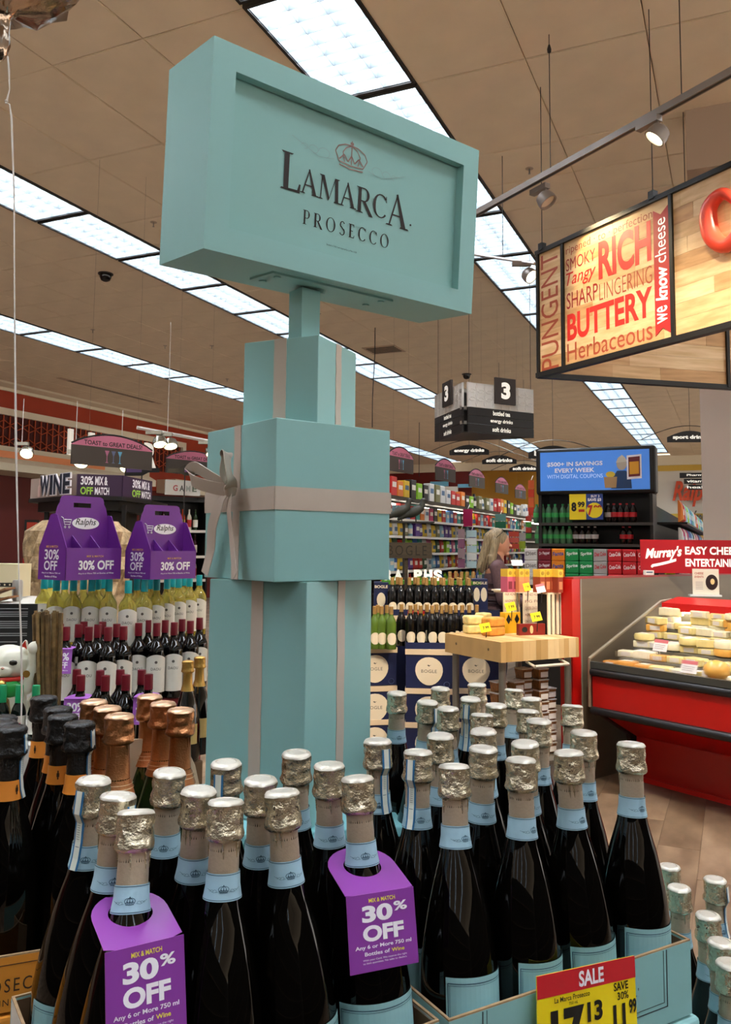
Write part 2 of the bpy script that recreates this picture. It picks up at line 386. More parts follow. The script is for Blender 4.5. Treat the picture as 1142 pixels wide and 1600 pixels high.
T1 = curve([k0, P(-.02, 1.58, .022), P(-.05, 1.54, .022), P(-.068, 1.49, .016), P(-.082, 1.445, .02)]); bowstrip(T1, [.006+.009*min(1, i/8) for i in range(len(T1))], (0, -1, .25))
T2 = curve([k0, P(.008, 1.57, .02), P(.016, 1.52, .018), P(.03, 1.47, .02), P(.042, 1.446, .022)]); bowstrip(T2, [.006+.008*min(1, i/8) for i in range(len(T2))], (-.25, -1, 0))
bow.lathe([(.002, -.014), (.010, -.010), (.0125, 0), (.010, .010), (.002, .014)], 10, (bx-.014, -.001, 1.603-TZ))
bow.part('bow', ribbon_m, mi_, smooth=60)
# post, sign
pst = MB(); pst.box(-.022, .022, -.022, .022, 1.8952-TZ, 2.005-TZ); p_ = pst.part('post', teal, tower); p_.rotation_euler = (0, 0, .7); p_.location = (.012, -.02, 0)
SG = thing('sign', None, None); SG.parent = tower
SL = Vector((-.0702, 1.63, 2.1977)); SG.location = SL-AX-Vector((0, 0, TZ)); SG.rotation_mode = 'XYZ'
SGM = Matrix.Rotation(.697, 4, 'Z') @ Matrix.Rotation(-.0188, 4, 'Y') @ Matrix.Rotation(.0834, 4, 'X'); SG.rotation_euler = SGM.to_euler()
sw, st, sh = .333, .08375, .1823; b = .046; rc = .022
fr = MB()
fr.box(-sw, sw, -st+rc, st, -sh, sh).box(-sw, sw, -st, -st+rc, sh-b, sh).box(-sw, sw, -st, -st+rc, -sh, -sh+b).box(-sw, -sw+b, -st, -st+rc, -sh+b, sh-b).box(sw-b, sw, -st, -st+rc, -sh+b, sh-b)
o = fr.part('sign_frame', teal, SG)
pn = MB(); pn.box(-sw+b-.001, sw-b+.001, -st+rc-.002, -st+rc, -sh+b-.001, sh-b+.001); o = pn.part('sign_panel', mat('teal_panel', '#8dbab5', .3), SG)
pl = MB(); pl.box(-.17, .13, -.05, .03, -sh-.004, -sh); 
for x, y in ((-.15, -.035), (-.15, .015), (.11, -.035), (.11, .015)): pl.lathe([(.007, -.006), (.007, -.004)], 10, (x, y, -sh-.001))
pl.lathe([(.010, -.012), (.012, -.004)], 12, (-.03, -.01, -sh)); pl.part('mounting_plate', teal, SG)
FM = M3(SL, 0) @ SGM @ Matrix.Translation((0, -st+rc-.0025, 0)); FMi = FM.inverted()
def sp(x, y): o_ = FMi @ EYE; d = FMi.to_3x3() @ ray(x, y); t = -o_.y/d.y; q = o_+d*t; return q.x, q.z
# serif capitals drawn as polygons (x 0..w, z 0..1)
def serif(ch):
    T, t, s = .15, .05, .045                          # thick stem, thin stroke, serif height
    def stem(x, z0=0, z1=1, w=T): return [(x, z0), (x+w, z0), (x+w, z1), (x, z1)]
    def ser(x0, x1, z): return [(x0, z), (x1, z), (x1-.05, z+s if z < .5 else z-s), (x0+.05, z+s if z < .5 else z-s)]
    def arcband(cx, cz, rx, rz, a0, a1, wmax, wmin, n=14):
        o1 = []; i1 = []
        for k in range(n+1):
            a = a0+(a1-a0)*k/n; w = wmin+(wmax-wmin)*abs(math.cos(a))**1.5
            o1.append((cx+rx*math.cos(a), cz+rz*math.sin(a))); i1.append((cx+(rx-w)*math.cos(a), cz+(rz-w*.5-wmin*.4)*math.sin(a)))
        return [[o1[k], o1[k+1], i1[k+1], i1[k]] for k in range(n)]
    if ch == 'L': return .62, [stem(.1), ser(0, .37, 0), ser(0, .37, 1), [(.25, 0), (.6, 0), (.62, .24), (.57, .24), (.52, .07), (.25, .06)]]
    if ch == 'A': return .86, [[(.08, 0), (.14, 0), (.44, 1), (.38, .98)], [(.36, 1), (.42, 1.03), (.78, 0), (.61, 0)], [(.2, .33), (.62, .33), (.61, .38), (.22, .38)], ser(-.02, .25, 0), ser(.52, .9, 0)]
    if ch == 'M': return 1.06, [[(.1, 0), (.15, 0), (.21, 1), (.15, 1)], [(.12, 1), (.28, 1), (.56, .12), (.5, 0)], [(.5, 0), (.55, .1), (.84, 1), (.8, 1)], [(.8, 1), (.95, 1), (1.0, 0), (.84, 0)], ser(0, .25, 0), ser(.76, 1.1, 0), ser(.04, .24, 1), ser(.78, 1.04, 1)]
    if ch == 'R': return .8, [stem(.1), ser(0, .36, 0), ser(0, .3, 1), [(.2, 1), (.4, 1), (.4, .95), (.2, .95)], [(.2, .5), (.4, .5), (.4, .45), (.2, .45)], [(.3, .49), (.45, .49), (.84, -.06), (.66, -.06)]]+arcband(.38, .725, .26, .275, -PI/2, PI/2, .13, .05)
    if ch == 'C': return .8, arcband(.46, .5, .42, .52, .75, 2*PI-.75, .15, .05)+[[(.72, .98), (.76, .98), (.78, .7), (.74, .72)]]
    if ch == 'P': return .66, [stem(.1), ser(0, .36, 0), ser(0, .3, 1), [(.2, 1), (.38, 1), (.38, .95), (.2, .95)], [(.2, .47), (.38, .47), (.38, .42), (.2, .42)]]+arcband(.36, .71, .27, .29, -PI/2, PI/2, .13, .05)
    if ch == 'O': return .95, arcband(.47, .5, .44, .52, 0, 2*PI, .14, .045, 24)
    if ch == 'S': return .58, arcband(.3, .74, .24, .27, .5, PI*1.25, .1, .06)+arcband(.28, .26, .27, .28, -PI*.85, PI*.3, .1, .06)+[[(.12, .6), (.2, .66), (.5, .4), (.42, .34)]]
    if ch == 'E': return .6, [stem(.1), ser(0, .3, 0), ser(0, .3, 1), [(.2, 0), (.54, 0), (.58, .22), (.54, .22), (.49, .06), (.2, .05)], [(.2, 1), (.52, 1), (.54, .8), (.5, .8), (.46, .94), (.2, .95)], [(.2, .47), (.42, .47), (.42, .53), (.2, .53)]]
def serif_word(word, x0, z0, x1, z1, m, parent, y, big=None, gap=.1, slope=0, name='lettering', light=1.0):
    ws = [serif(c) for c in word]; sc = [(big or {}).get(i, (1, 0)) for i in range(len(word))]
    tot = sum(w*s[0] for (w, _), s in zip(ws, sc))+gap*(len(word)-1); k = (x1-x0)/tot; h = (z1-z0); mb = MB(); x = 0
    for i, ((w, polys), s) in enumerate(zip(ws, sc)):
        for p in polys:
            pts = [(x0+(x+px*s[0])*k, z0+(s[1]+pz*s[0])*h) for px, pz in p]
            mb.add([(px, y, pz) for px, pz in pts], [tuple(range(len(p)))])
        x += w*s[0]+gap
    return mb.part(name, m, parent)
ink = mat('sign_ink', '#1d120e', .5); Y = -st+rc-.0031
xl, zl = sp(441, 285); xr, zr = sp(636, 352)
a = sp(440, 228); bq = sp(445, 290); c_ = sp(637, 353); d_ = sp(632, 290)
zb = (bq[1]+c_[1])/2; zt = zb+.062
serif_word('LAMARCA', a[0], zb-.002, c_[0], zt*.0+zb+.045, ink, SG, Y, big={0: (1.5, -.08), 6: (1.42, -.2), 4: (1.08, -.05)}, gap=-.02)
q0 = sp(472, 350); q1 = sp(607, 388); qa = sp(470, 330); serif_word('PROSECCO', q0[0], q1[1]-.001, q1[0], q1[1]+.026, ink, SG, Y, gap=.32)
q0 = sp(510, 383); q1 = sp(557, 396); lettering(SG, 'Bottled in ITALY and imported by La Marca USA', q0[0], q1[1]-.001, q1[0], q1[1]+.003, ink, y=Y, bold=0)
q = sp(642, 353); mb = MB(); mb.lathe([(.0022, -.0004), (.0022, .0004)], 10, (0, 0, 0), M=Matrix.Translation((q[0]-.002, Y, q[1]+.001)) @ Matrix.Rotation(PI/2, 4, 'X')); mb.part('lettering', ink, SG)
# crown with scrolls
def crown(parent, cx, cz, w, h, y, m, wrap=None, thick=.0016, scroll=True, ms=None, th2=None):
    mb = MB()
    def ln(pts, r, mi=0):
        n = len(pts)
        for i in range(n-1):
            a, b2 = Vector(pts[i]), Vector(pts[i+1]); d = b2-a
            if d.length < 1e-9: continue
            nn = Vector((-d.y, d.x)).normalized()*r
            qs = [a-nn, b2-nn, b2+nn, a+nn]
            if wrap: mb.add([wrap(cx+q.x, cz+q.y) for q in qs], [(0, 1, 2, 3)], mi)
            else: mb.add([(cx+q.x, y, cz+q.y) for q in qs], [(0, 1, 2, 3)], mi)
    for z in (0, .12): ln([(-.36*w, z*h+.03*h*0), (0, (z-.05)*h), (.36*w, z*h)], thick)
    for s in (-1, 1):
        ln([(s*.36*w, .12*h), (s*.48*w, .45*h), (s*.4*w, .68*h), (s*.2*w, .82*h), (0, .84*h)], thick)
        ln([(s*.2*w, .15*h), (s*.26*w, .5*h), (s*.17*w, .7*h), (0, .84*h)], thick)
        ln([(s*.36*w, .2*h), (s*.22*w, .42*h), (s*.1*w, .2*h), (0, .45*h)], thick*1.2)
    ln([(0, .12*h), (0, .84*h)], thick)
    ln([(-.05*w, .92*h), (.05*w, .92*h)], thick*2.2); ln([(0, .84*h), (0, 1.02*h)], thick)
    o = mb.part('crown_mark', m, parent)
    if scroll:
        mb = MB()
        for s in (-1, 1):
            for k, (ox, r) in enumerate(((.8, .16), (1.1, .13), (1.35, .09))):
                ln([((s*(ox*w+r*w*math.cos(t*.6))), .2*h-s*.0*h+r*h*1.1*math.sin(t*.6)) for t in range(9)], (th2 or thick*.5))
            ln([(s*.5*w, .12*h), (s*.7*w, .05*h), (s*.95*w, .0), (s*1.7*w, .42*h)], (th2 or thick*.5))
        mb.part('scroll_mark', ms or m, parent)
    return o
q0 = sp(527, 262); q1 = sp(569, 262); qt = sp(547, 222)
crown(SG, (q0[0]+q1[0])/2, (q0[1]+q1[1])/2-.001, abs(q1[0]-q0[0])*1.25, .052, Y, mat('crown_rose', '#96776f', .4), thick=.0011, ms=mat('scroll_grey', '#8fa9a6', .3), th2=.0005)
# base plate under the tower
bp = MB(); bp.box(-.19, .19, -.15, .17, -.012, .006); o = bp.part('base_plate', mat('teal_plate', '#8fd3dc', .5), tower); o.rotation_euler = (0, 0, .18); bevel(o)
# plinth carton under the tower
item(bevel_src := MB().box(-.17, .15, -.07, .2, .0, .987), 'plinth_carton', mat('carton_teal', '#8cc4c8', .55), 'closed aqua carton directly under the gift box tower', 'box', (AX.x, AX.y, 0), .18)
# ---------------------------------------------------------------- prosecco bottles
foil_m = mat('foil_champagne', '#e0d5ba', .25, metal=.95, bump=.6, bscale=190, noise=.25, nscale=110)  # colour noise paints dark streaks for reflection contrast the surroundings lack
sleeve_m = mat('foil_sleeve', '#bfab92', .42, metal=.5, bump=.15, bscale=700, noise=.06, nscale=300)
foil_top = mat('foil_cap_top', '#d6d0c2', .45, metal=.5, bump=.25, bscale=300)
glass_m = mat('dark_glass', '#040302', .035, ior=1.5, spec=.5)
sky_m = mat('label_sky_blue', '#a0c2d0', .45); line_m = mat('label_line_navy', '#27475a', .5); lab_m = mat('label_teal', '#8db8ba', .5); seal_m = mat('seal_paper', '#d9dccf', .6)
pit_m = mat('foil_pits', '#4b4236', .5, metal=.6)
H = .33
def wobble(seed, amp, z0, z1):
    r = random.Random(seed); ks = [(r.choice((2, 3, 5, 7, 9, 11, 14, 17)), r.random()*7, r.uniform(60, 420)*r.choice((-1, 1)), 0) for _ in range(9)]
    def f(a, z, j):
        if not (z0 <= z <= z1): return 1
        return 1+amp*sum(math.sin(k*a+p+q*z)*.45 for k, p, q, s in ks)
    return f
def densify(pr, z0):
    out = []
    for i in range(len(pr)-1):
        (a, za), (b, zb_) = pr[i], pr[i+1]; n = max(1, round((zb_-za)/.0016)) if za >= z0 else 1
        out += [(a+(b-a)*k/n, za+(zb_-za)*k/n) for k in range(n)]
    return out+[pr[-1]]
def foil_mesh(seed, capr=.0175, neck=(.0152, .0158), zlow=.249, mats=None, wide=0):
    mb = MB(); r = random.Random(seed); t = H
    pr = [(neck[1]+wide, zlow), (neck[1]+wide*.6, zlow+.012), (neck[0]+wide*.2, zlow+.025), (neck[0], t-.050), (neck[0]+.0004, t-.047), (.0180, t-.0455), (.0203, t-.0425), (.0205, t-.0385), (.0193, t-.033), (.0186, t-.027), (.0187, t-.020), (.0184, t-.014), (.0187, t-.009), (.0190, t-.006)]
    k = capr/.0175; pr = [(a*(k if z > t-.046 else 1), z) for a, z in pr]
    pr = densify(pr, t-.052); mb.lathe(pr, 44, wob=wobble(seed, .028, t-.047, t), cap=False)
    zc_ = t-.0470; fi = [i_ for i_ in range(len(mb.f)) if max(mb.v[q][2] for q in mb.f[i_]) < zc_]
    for f_i in fi: mb.m[f_i] = 2
    pt = [(.0188*k, t-.0045), (.0172*k, t-.002), (.0125*k, t-.0006), (.0120*k, t-.0016), (.0001, t-.0012)]
    mb.lathe([(.0190*k, t-.006)]+pt, 44, wob=wobble(seed, .028, t-.047, t-.005), cap=False, mi=1)
    # folds below the wire collar
    for i in range(4):
        a = r.random()*6.28; R = neck[0]+.0006; pts = [(math.cos(a+q*.02)*R, math.sin(a+q*.02)*R, t-.046-.006*q) for q in range(4)]
        mb.tube(pts, [.0016, .0012, .0008, .0003], 5, 0)
    return mb.mesh('foil_capsule', (mats or [foil_m, foil_top])+[sleeve_m if not mats else mats[0]], 50)
def pits_mesh(seed, capr=.0175):
    mb = MB(); r = random.Random(seed+50); k = capr/.0175
    for c in range(3):
        a0 = r.random()*6.28; z0 = H-.0215
        for i in range(7):
            a = a0+r.uniform(-.22, .22); z = z0+r.uniform(-.008, .006); R = .0189*k; s = .0011
            p = Vector((math.cos(a)*R, math.sin(a)*R, z)); tn = Vector((-math.sin(a), math.cos(a), 0))*s; up_ = Vector((0, 0, s*1.3))
            mb.add([p-tn, p-up_, p+tn, p+up_], [(0, 1, 2, 3)])
    return mb.mesh('foil_pits', pit_m)
BODY = [(.030, 0), (.040, .001), (.0445, .006), (.0462, .02), (.0462, .095), (.0455, .112), (.0435, .130), (.0400, .150), (.0360, .170), (.0308, .191), (.0252, .210), (.0206, .2255), (.0180, .2385), (.0164, .250), (.0154, .262), (.0150, .30)]
body_me = MB().lathe(BODY, 36).mesh('glass_body', glass_m, 40)
def band_mesh():
    mb = MB(); z0, z1 = .2215, .2505
    pr = [(.0206+.0006, z0), (.0172+.0012, z0+.0145), (.0158+.0013, z1)]
    pr = [(.0200, z0), (.0178, z0+.0145), (.0172, z1)]
    mb.lathe(pr, 30, cap=False); 
    for z, r in ((z0+.0012, .0199), (z1-.0018, .0174)): mb.lathe([(r+.00025, z), (r+.0002, z+.0007)], 30, cap=False, mi=1)
    return mb.mesh('neck_label', [sky_m, line_m], 50)
band_me = band_mesh()
def label_mesh():
    mb = MB(); R = .0462; a0, a1 = -1.12, 1.12; z0, z1 = .018, .106
    mb.arc(R, z0, z1, a0, a1, 18, 0)
    e = .045
    for q0, q1, w0, w1 in ((a0+e, a1-e, z1-.0065, z1-.0056), (a0+e, a1-e, z1-.0085, z1-.0081), (a0+e, a0+e+.02, z0, z1-.0056), (a1-e-.02, a1-e, z0, z1-.0056), (a0+e+.045, a0+e+.055, z0, z1-.008), (a1-e-.055, a1-e-.045, z0, z1-.008)):
        mb.arc(R, w0, w1, q0, q1, 16, 1, t=.0009)
    return mb.mesh('front_label', [lab_m, line_m])
label_me = label_mesh()
foils = [foil_mesh(s) for s in (3, 8, 21, 34)]; pits = [pits_mesh(s) for s in (3, 8, 21, 34)]
crown_me = None
NS = .88
def necked(o): o.scale = (1, 1, NS); o.location = (0, 0, H*(1-NS)); return o
def me_part(name, me, parent, label=None):
    o = bpy.data.objects.new(name, me); COL.objects.link(o); o.parent = parent
    if name in ('foil_capsule', 'foil_pits', 'neck_label'): necked(o)
    if label: o['label'] = label
    return o
def bottle_kit(i):
    def make():
        t = thing('prosecco_bottle', 'x', 'bottle')
        me_part('glass_body', body_me, t); me_part('foil_capsule', foils[i], t); me_part('foil_pits', pits[i], t)
        nb = me_part('neck_label', band_me, t); me_part('front_label', label_me, t)
        def wrap(x, z): a = -.1+x/.0182; R = (.0200-(z-.2215)*.152 if z < .236 else .0178-(z-.236)*.042)+.0005; return (R*math.cos(a), R*math.sin(a), z)
        crown(nb, 0, .231, .011, .008, 0, line_m, wrap=wrap, thick=.00028)
        crown(me_part('label_emblem', MB().arc(.0462, .075, .0752, -.02, .02, 2, t=.001).mesh('e', line_m), t), 0, 0, .001, .001, 0, line_m, scroll=False) if False else None
        return t
    return Kit(make)
BK = [bottle_kit(i) for i in range(4)]
def seal(parent, ang, m2=None):
    mb = MB(); pts = []
    path = [(.0205, H-.012), (.0222, H-.04), (.0165, H-.052), (.0166, .255), (.0185, .235), (.0215, .222)]
    w = .0062
    for (r_, z) in path:
        for s in (-1, -.6, .6, 1): a = ang+s*w/r_; pts.append(((r_+.0006)*math.cos(a), (r_+.0006)*math.sin(a), z))
    for i in range(len(path)-1):
        for j in range(3):
            k = 4*i+j; mb.f.append((k, k+1, k+5, k+4)); mb.m.append(1 if j != 1 else 0)
    mb.v = pts
    r = random.Random(5)
    for i in range(14):                              # printed marks
        z = .258+i*.0028; a = ang; R = .0166+.0009; h = .0014
        mb.add([(R*math.cos(a-.12), R*math.sin(a-.12), z), (R*math.cos(a+.12), R*math.sin(a+.12), z), (R*math.cos(a+.12), R*math.sin(a+.12), z+h*.5), (R*math.cos(a-.12), R*math.sin(a-.12), z+h*.5)], [(0, 1, 2, 3)], 2)
    return necked(mb.part('seal_strip', [seal_m, mat('seal_edge', '#2c6a94', .5), mat('seal_print', '#7d8078', .6)], parent))
def stand(kit, cap_px, base_xy, base_z, h, spin, label, group):
    """bottle standing at base_xy, leaning slightly so that its top sits where the photo shows it"""
    b = Vector((base_xy[0], base_xy[1], base_z)); d = ray(*cap_px); d = d/d.y; o = EYE
    # intersect the sight line with the sphere |p-b| = h, nearest to upright
    A = d.dot(d); Bq = 2*d.dot(o-b); Cq = (o-b).dot(o-b)-h*h; disc = Bq*Bq-4*A*Cq
    if disc < 0: t = -Bq/(2*A)
    else:
        ts = [(-Bq+s*math.sqrt(disc))/(2*A) for s in (-1, 1)]; t = max(ts, key=lambda t_: (o+d*t_-b).z)
    ax = (o+d*t-b).normalized(); q = Vector((0, 0, 1)).rotation_difference(ax) @ Quaternion((0, 0, 1), spin)
    return kit.put(b, q, label, group)
CAPS = {1: (147, 1216), 2: (185, 1240), 3: (213, 1265), 4: (265, 1204), 5: (311, 1232), 6: (353, 1190), 7: (353, 1249), 8: (407, 1216), 9: (440, 1235), 10: (463, 1175), 11: (514, 1193), 12: (558, 1213), 13: (590, 1155), 14: (653, 1172), 15: (709, 1194), 16: (620, 1081), 17: (688, 1147), 18: (668, 1095), 19: (700, 1105), 20: (688, 1074), 21: (735, 1090), 22: (745, 1068), 23: (753, 1115), 24: (775, 1100), 25: (755, 1140), 26: (755, 1167), 27: (803, 1076), 28: (830, 1090), 29: (825, 1109), 30: (842, 1124), 31: (820, 1159), 32: (814, 1184), 33: (888, 1173), 34: (894, 1100), 35: (912, 1142), 36: (986, 1160)}
BASE = {3: (-.222, .805), 7: (-.142, .856), 9: (-.063, .906), 12: (.017, .956), 2: (-.272, .885), 5: (-.193, .935), 8: (-.113, .985), 11: (-.034, 1.035), 1: (-.322, .964), 4: (-.243, 1.015), 6: (-.163, 1.065), 10: (-.084, 1.115),
        15: (.115, 1.003), 32: (.197, 1.049), 33: (.278, 1.096), 36: (.360, 1.142), 14: (.068, 1.084), 26: (.150, 1.131), 31: (.232, 1.177), 35: (.313, 1.224), 13: (.022, 1.166), 17: (.103, 1.213), 25: (.185, 1.259), 30: (.267, 1.306)}
aC = math.radians(27)
def cfr(x, y): return (x*math.cos(aC)-y*math.sin(aC), x*math.sin(aC)+y*math.cos(aC))
for j, row in enumerate([(23, 29, 34), (19, 24, 28), (18, 21, 27), (16, 20, 22)]):
    for i, k in enumerate(row): BASE[k] = cfr(.802+.098*i, 1.158+.0925*j)
rowsA = {'front row of the left case': (3, 7, 9, 12), 'middle row of the left case': (2, 5, 8, 11), 'back row of the left case': (1, 4, 6, 10)}
rowsB = {'front row of the right case': (15, 32, 33, 36), 'middle row of the right case': (14, 26, 31, 35), 'back row of the right case': (13, 17, 25, 30)}
rowsC = {'first row of the rear case': (23, 29, 34), 'second row of the rear case': (19, 24, 28), 'third row of the rear case': (18, 21, 27), 'last row of the rear case': (16, 20, 22)}
BZ = .907; BOT = {}
for rows, z in ((rowsA, BZ), (rowsB, BZ), (rowsC, .892)):
    for nm, ids in rows.items():
        for i, k in enumerate(ids):
            spin = -PI/2+rnd.uniform(.1, .5)+(.32 if rows is rowsB and k in (15, 32, 33, 36) else .1)
            BOT[k] = stand(BK[(k*7) % 4], CAPS[k], BASE[k], z, H-.001, spin, f'prosecco bottle, champagne foil, {nth(i)} from left in the {nm}', 'aqua labelled prosecco bottles in cut cases')
for k, a in ((1, -.5), (2, .9), (6, -.4), (13, .75), (14, -.6), (18, .6), (21, -.7)):
    ax = BOT[k]; seal(ax, -PI/2-(ax.rotation_quaternion.to_euler().z) + a if False else a*.9-.3)

# cut case trays with corrugated edges
kraft = mat('corrugated_kraft', '#a88a66', .85, noise=.2, nscale=80); caseteal = mat('case_teal', '#8abab9', .6, noise=.04, nscale=6); liner = mat('case_inner_kraft', '#6f543a', .8)
def tray(x0, y0, w, d, ang, zb, zt, label, name='bottle_case', outer=None, group=None, frame=True, side=None):
    t = thing(name, label, 'case', (x0, y0, zb), ang, group); h = zt-zb; k = .0035; outer = outer or caseteal
    def wall(xa, xb, ya, yb, nm, om, jag):
        mb = MB(); n = 14; long_x = (xb-xa) > (yb-ya); r = random.Random(int(jag*99))
        mb.box(xa, xb, ya, yb, 0, h-.002, 0)
        mb.box(xa+.0002, xb-.0002, ya+.0002, yb-.0002, h-.002, h, 1)
        m_ = mb.part(nm, [om, kraft], t)
        # torn, slightly wavy top
        return m_
    wall(0, w, 0, k, 'front_wall', outer, 1); wall(0, w, d-k, d, 'back_wall', outer, 2)
    wall(0, k, k, d-k, 'side_wall', side or outer, 3); wall(w-k, w, k, d-k, 'side_wall', side or outer, 4)
    mb = MB(); mb.box(k, w-k, k, d-k, 0, .003); mb.box(k, k+.001, k, d-k, .003, h-.004).box(k, w-k, d-k-.001, d-k, .003, h-.004).box(w-k-.001, w-k, k, d-k, .003, h-.004); mb.part('bottom', liner, t)
    if frame:
        mb = MB(); a, b2 = .045, w-.045; z0 = h*.22
        for u0, u1, w0, w1 in ((a, b2, z0, z0+.0012), (a, a+.0012, z0, h-.003), (b2-.0012, b2, z0, h-.003), (a+.006, b2-.006, z0+.006, z0+.0065), (a+.006, a+.0065, z0+.006, h-.003), (b2-.0065, b2-.006, z0+.006, h-.003)):
            mb.box(u0, u1, -.0006, .0, w0, w1)
        mb.part('printed_border', mat('print_dark', '#2c3a3c', .6), t)
    return t
a30 = math.radians(30)
def corner(k, ang, off=(.052, .050)):
    e = Vector((math.cos(ang), math.sin(ang))); n = Vector((-math.sin(ang), math.cos(ang))); p = Vector(BASE[k])-e*off[0]-n*off[1]; return p.x, p.y
aA = math.radians(32.28); aB = math.radians(29.7)
xA, yA = corner(3, aA); xB, yB = corner(15, aB); xC, yC = corner(23, aC)
TA = tray(xA, yA, .384, .288, aA, BZ-.004, .992, 'left cut aqua case holding bottles in front of the display', side=mat('case_white', '#c9c6bb', .6))
TB = tray(xB, yB, .384, .288, aB, BZ-.004, .995, 'right cut aqua case holding bottles behind the yellow sale card')
TC = tray(xC, yC, .30, .378, aC, .892-.004, .975, 'rear cut aqua case of bottles beside the gift box tower', frame=False)
q0 = toloc(985, 1560, (xB, yB, 0), aB); q1 = toloc(997, 1543, (xB, yB, 0), aB)
lettering(TB, "E.'", q0[0], q0[1]-BZ+.004, q1[0], q1[1]-BZ+.004, MATS['print_dark'], bold=0)
# closed cartons below
for nm, (x, y), w, d, a_, lb in (('carton', (xA, yA), .36, .288, aA, 'closed aqua carton under the left bottle case'), ('carton', (xB, yB), .388, .288, aB, 'closed aqua carton under the right bottle case'), ('carton', (xC, yC), .30, .378, aC, 'closed aqua carton under the rear bottle case')):
    zt = .899 if nm != 'x' else 0; zt = .8995 if lb.find('rear') < 0 else .885
    ct = thing('carton', lb, 'box', (x, y, 0), a_)
    mb = MB(); mb.box(-.002, w+.006, -.006, d, .58, zt); bevel(mb.part('body', caseteal, ct), .006, 3)
    mb = MB(); mb.box(w*.5-.02, w*.5+.02, -.0065, d, zt, zt+.0004); mb.part('tape', mat('tape_teal', '#7fb6ba', .3), ct)
item(MB().box(-.40, .36, .0, .62, .0, .575), 'display_platform', mat('base_dark', '#2b2926', .7), 'dark square base carrying the stacked prosecco cases', 'stand', (.05, .92, 0), aB)

# purple neck tags
purple = mat('tag_purple', '#8b3f9c', .32, noise=.03); white = mat('print_white', '#f4f0f4', .5); yel = mat('print_yellow', '#f0e04a', .5)
def neck_tag(bottle, zcol, rz, label, px_fold, tw=.038, th=.095, full=True):
    base = bottle.location; ax = (bottle.rotation_quaternion @ Vector((0, 0, 1))) if bottle.rotation_mode == 'QUATERNION' else Vector((0, 0, 1)); c = base+ax*zcol
    t = thing('neck_tag', label, 'tag', c, rz, 'purple discount neck tags')
    mb = MB(); n = 28; R = tw; hr = .0217; fold = -.052; vo = []; vi = []
    for i in range(n+1):                              # rounded plate with hole, front edge straight (the fold)
        a = 2*PI*i/n; dx, dy = math.cos(a), math.sin(a)
        k = min(R/max(abs(dx), 1e-6), 10) if dy < 0 else 1e9
        if dy >= 0: o_ = Vector((R*dx, R*dy))
        else:
            kk = min(R/abs(dx) if abs(dx) > 1e-6 else 1e9, fold/dy); o_ = Vector((dx*kk, dy*kk))
        vo.append(o_); vi.append(Vector((hr*dx, hr*dy)))
    def tilt(p): return (p.x, p.y, .0+(p.y)*.18)
    vs = [tilt(p) for p in vo]+[tilt(p) for p in vi]
    vs += [(x, y, z-.0006) for x, y, z in vs]; m_ = n+1
    fs = [(i, i+1, m_+i+1, m_+i) for i in range(n)]+[(2*m_+i, 3*m_+i, 3*m_+i+1, 2*m_+i+1) for i in range(n)]+[(i, 2*m_+i, 2*m_+i+1, i+1) for i in range(n)]
    mb.add(vs, fs); mb.part('collar', purple, t)
    z0 = fold*.18; M = Matrix.Translation((0, fold, z0)) @ Matrix.Rotation(-.2, 4, 'X')
    mb = MB(); mb.box(-R, R, -.0005, .0005, -th, .0004, M=M); mb.part('card', purple, t)
    if not full: 
        lettering(t, '30%', -R*.7, -th*.42, R*.7, -th*.14, white, y=-.0009, bold=.02, M=M); lettering(t, 'OFF', -R*.6, -th*.72, R*.6, -th*.46, white, y=-.0009, bold=.02, M=M); lettering(t, 'Any 6 or More 750 ml', -R*.7, -th*.85, R*.7, -th*.78, white, y=-.0009, M=M); return t
    L = lambda s, x0, z0_, x1, z1, m=white, b=.02: lettering(t, s, x0*R, -th*z0_, x1*R, -th*z1, m, y=-.0009, bold=b, M=M)
    L('MIX & MATCH', -.36, .115, .42, .06, yel, .02)
    L('30', -.58, .37, .32, .15, white, .045); L('%', .36, .27, .76, .145, white, .03)
    L('OFF', -.58, .62, .62, .41, white, .045)
    L('Any 6 or More 750 ml', -.82, .72, .82, .655, white, .02)
    L('Bottles of', -.56, .795, .17, .745, white, .02); L('Wine', .22, .795, .6, .745, yel, .02)
    L('With your Card. We reserve the right', -.62, .865, .66, .835, white, 0); L('to limit quantities. No sales to dealers.', -.62, .905, .66, .875, white, 0)
    return t
neck_tag(BOT[3], .2335, math.radians(31), 'purple 30% off neck tag on the front bottle at left', None, tw=.0375, th=.082)
neck_tag(BOT[12], .2315, math.radians(22), 'purple 30% off neck tag on the bottle in the centre', None, tw=.0395, th=.074)

# sale card
cw, chh = .142, .17; cl = atd(822, 1513, .985); 
p1 = atd(822, 1513, 1.0); p2 = atd(971, 1481, 1.085); rzc = math.atan2(p2.y-p1.y, p2.x-p1.x); cw = (p2-p1).length
t = thing('sale_card', 'yellow and red sale price card clipped to the right aqua case', 'sign', p1+Vector((.008, -.018, 0)), rzc)
M = Matrix.Rotation(-.12, 4, 'X') @ Matrix.Rotation(-(p2.z-p1.z)/cw, 4, 'Y')
MB().box(0, cw, -.0006, .0006, -.13, 0, M=M).part('card', mat('card_yellow', '#f0d416', .35), t)
MB().box(0, cw, -.0012, -.0007, -.0235, 0, M=M).part('header', mat('card_red', '#c4202a', .35), t, label='red header band')
sl = MB(); sl.box(-.003, cw+.003, -.0022, -.0018, -.13, .002, M=M); sl.part('plastic_sleeve', mat('clear_plastic', '#ffffff', .05, trans=1, ior=1.1, alpha=.12), t)
cz = .12
K = mat('print_black', '#14110e', .5)
def C(s, x0, z0, x1, z1, m=K, b=.02): lettering(t, s, cw*x0, -cz*z0, cw*x1, -cz*z1, m, y=-.0014, bold=b, M=M)
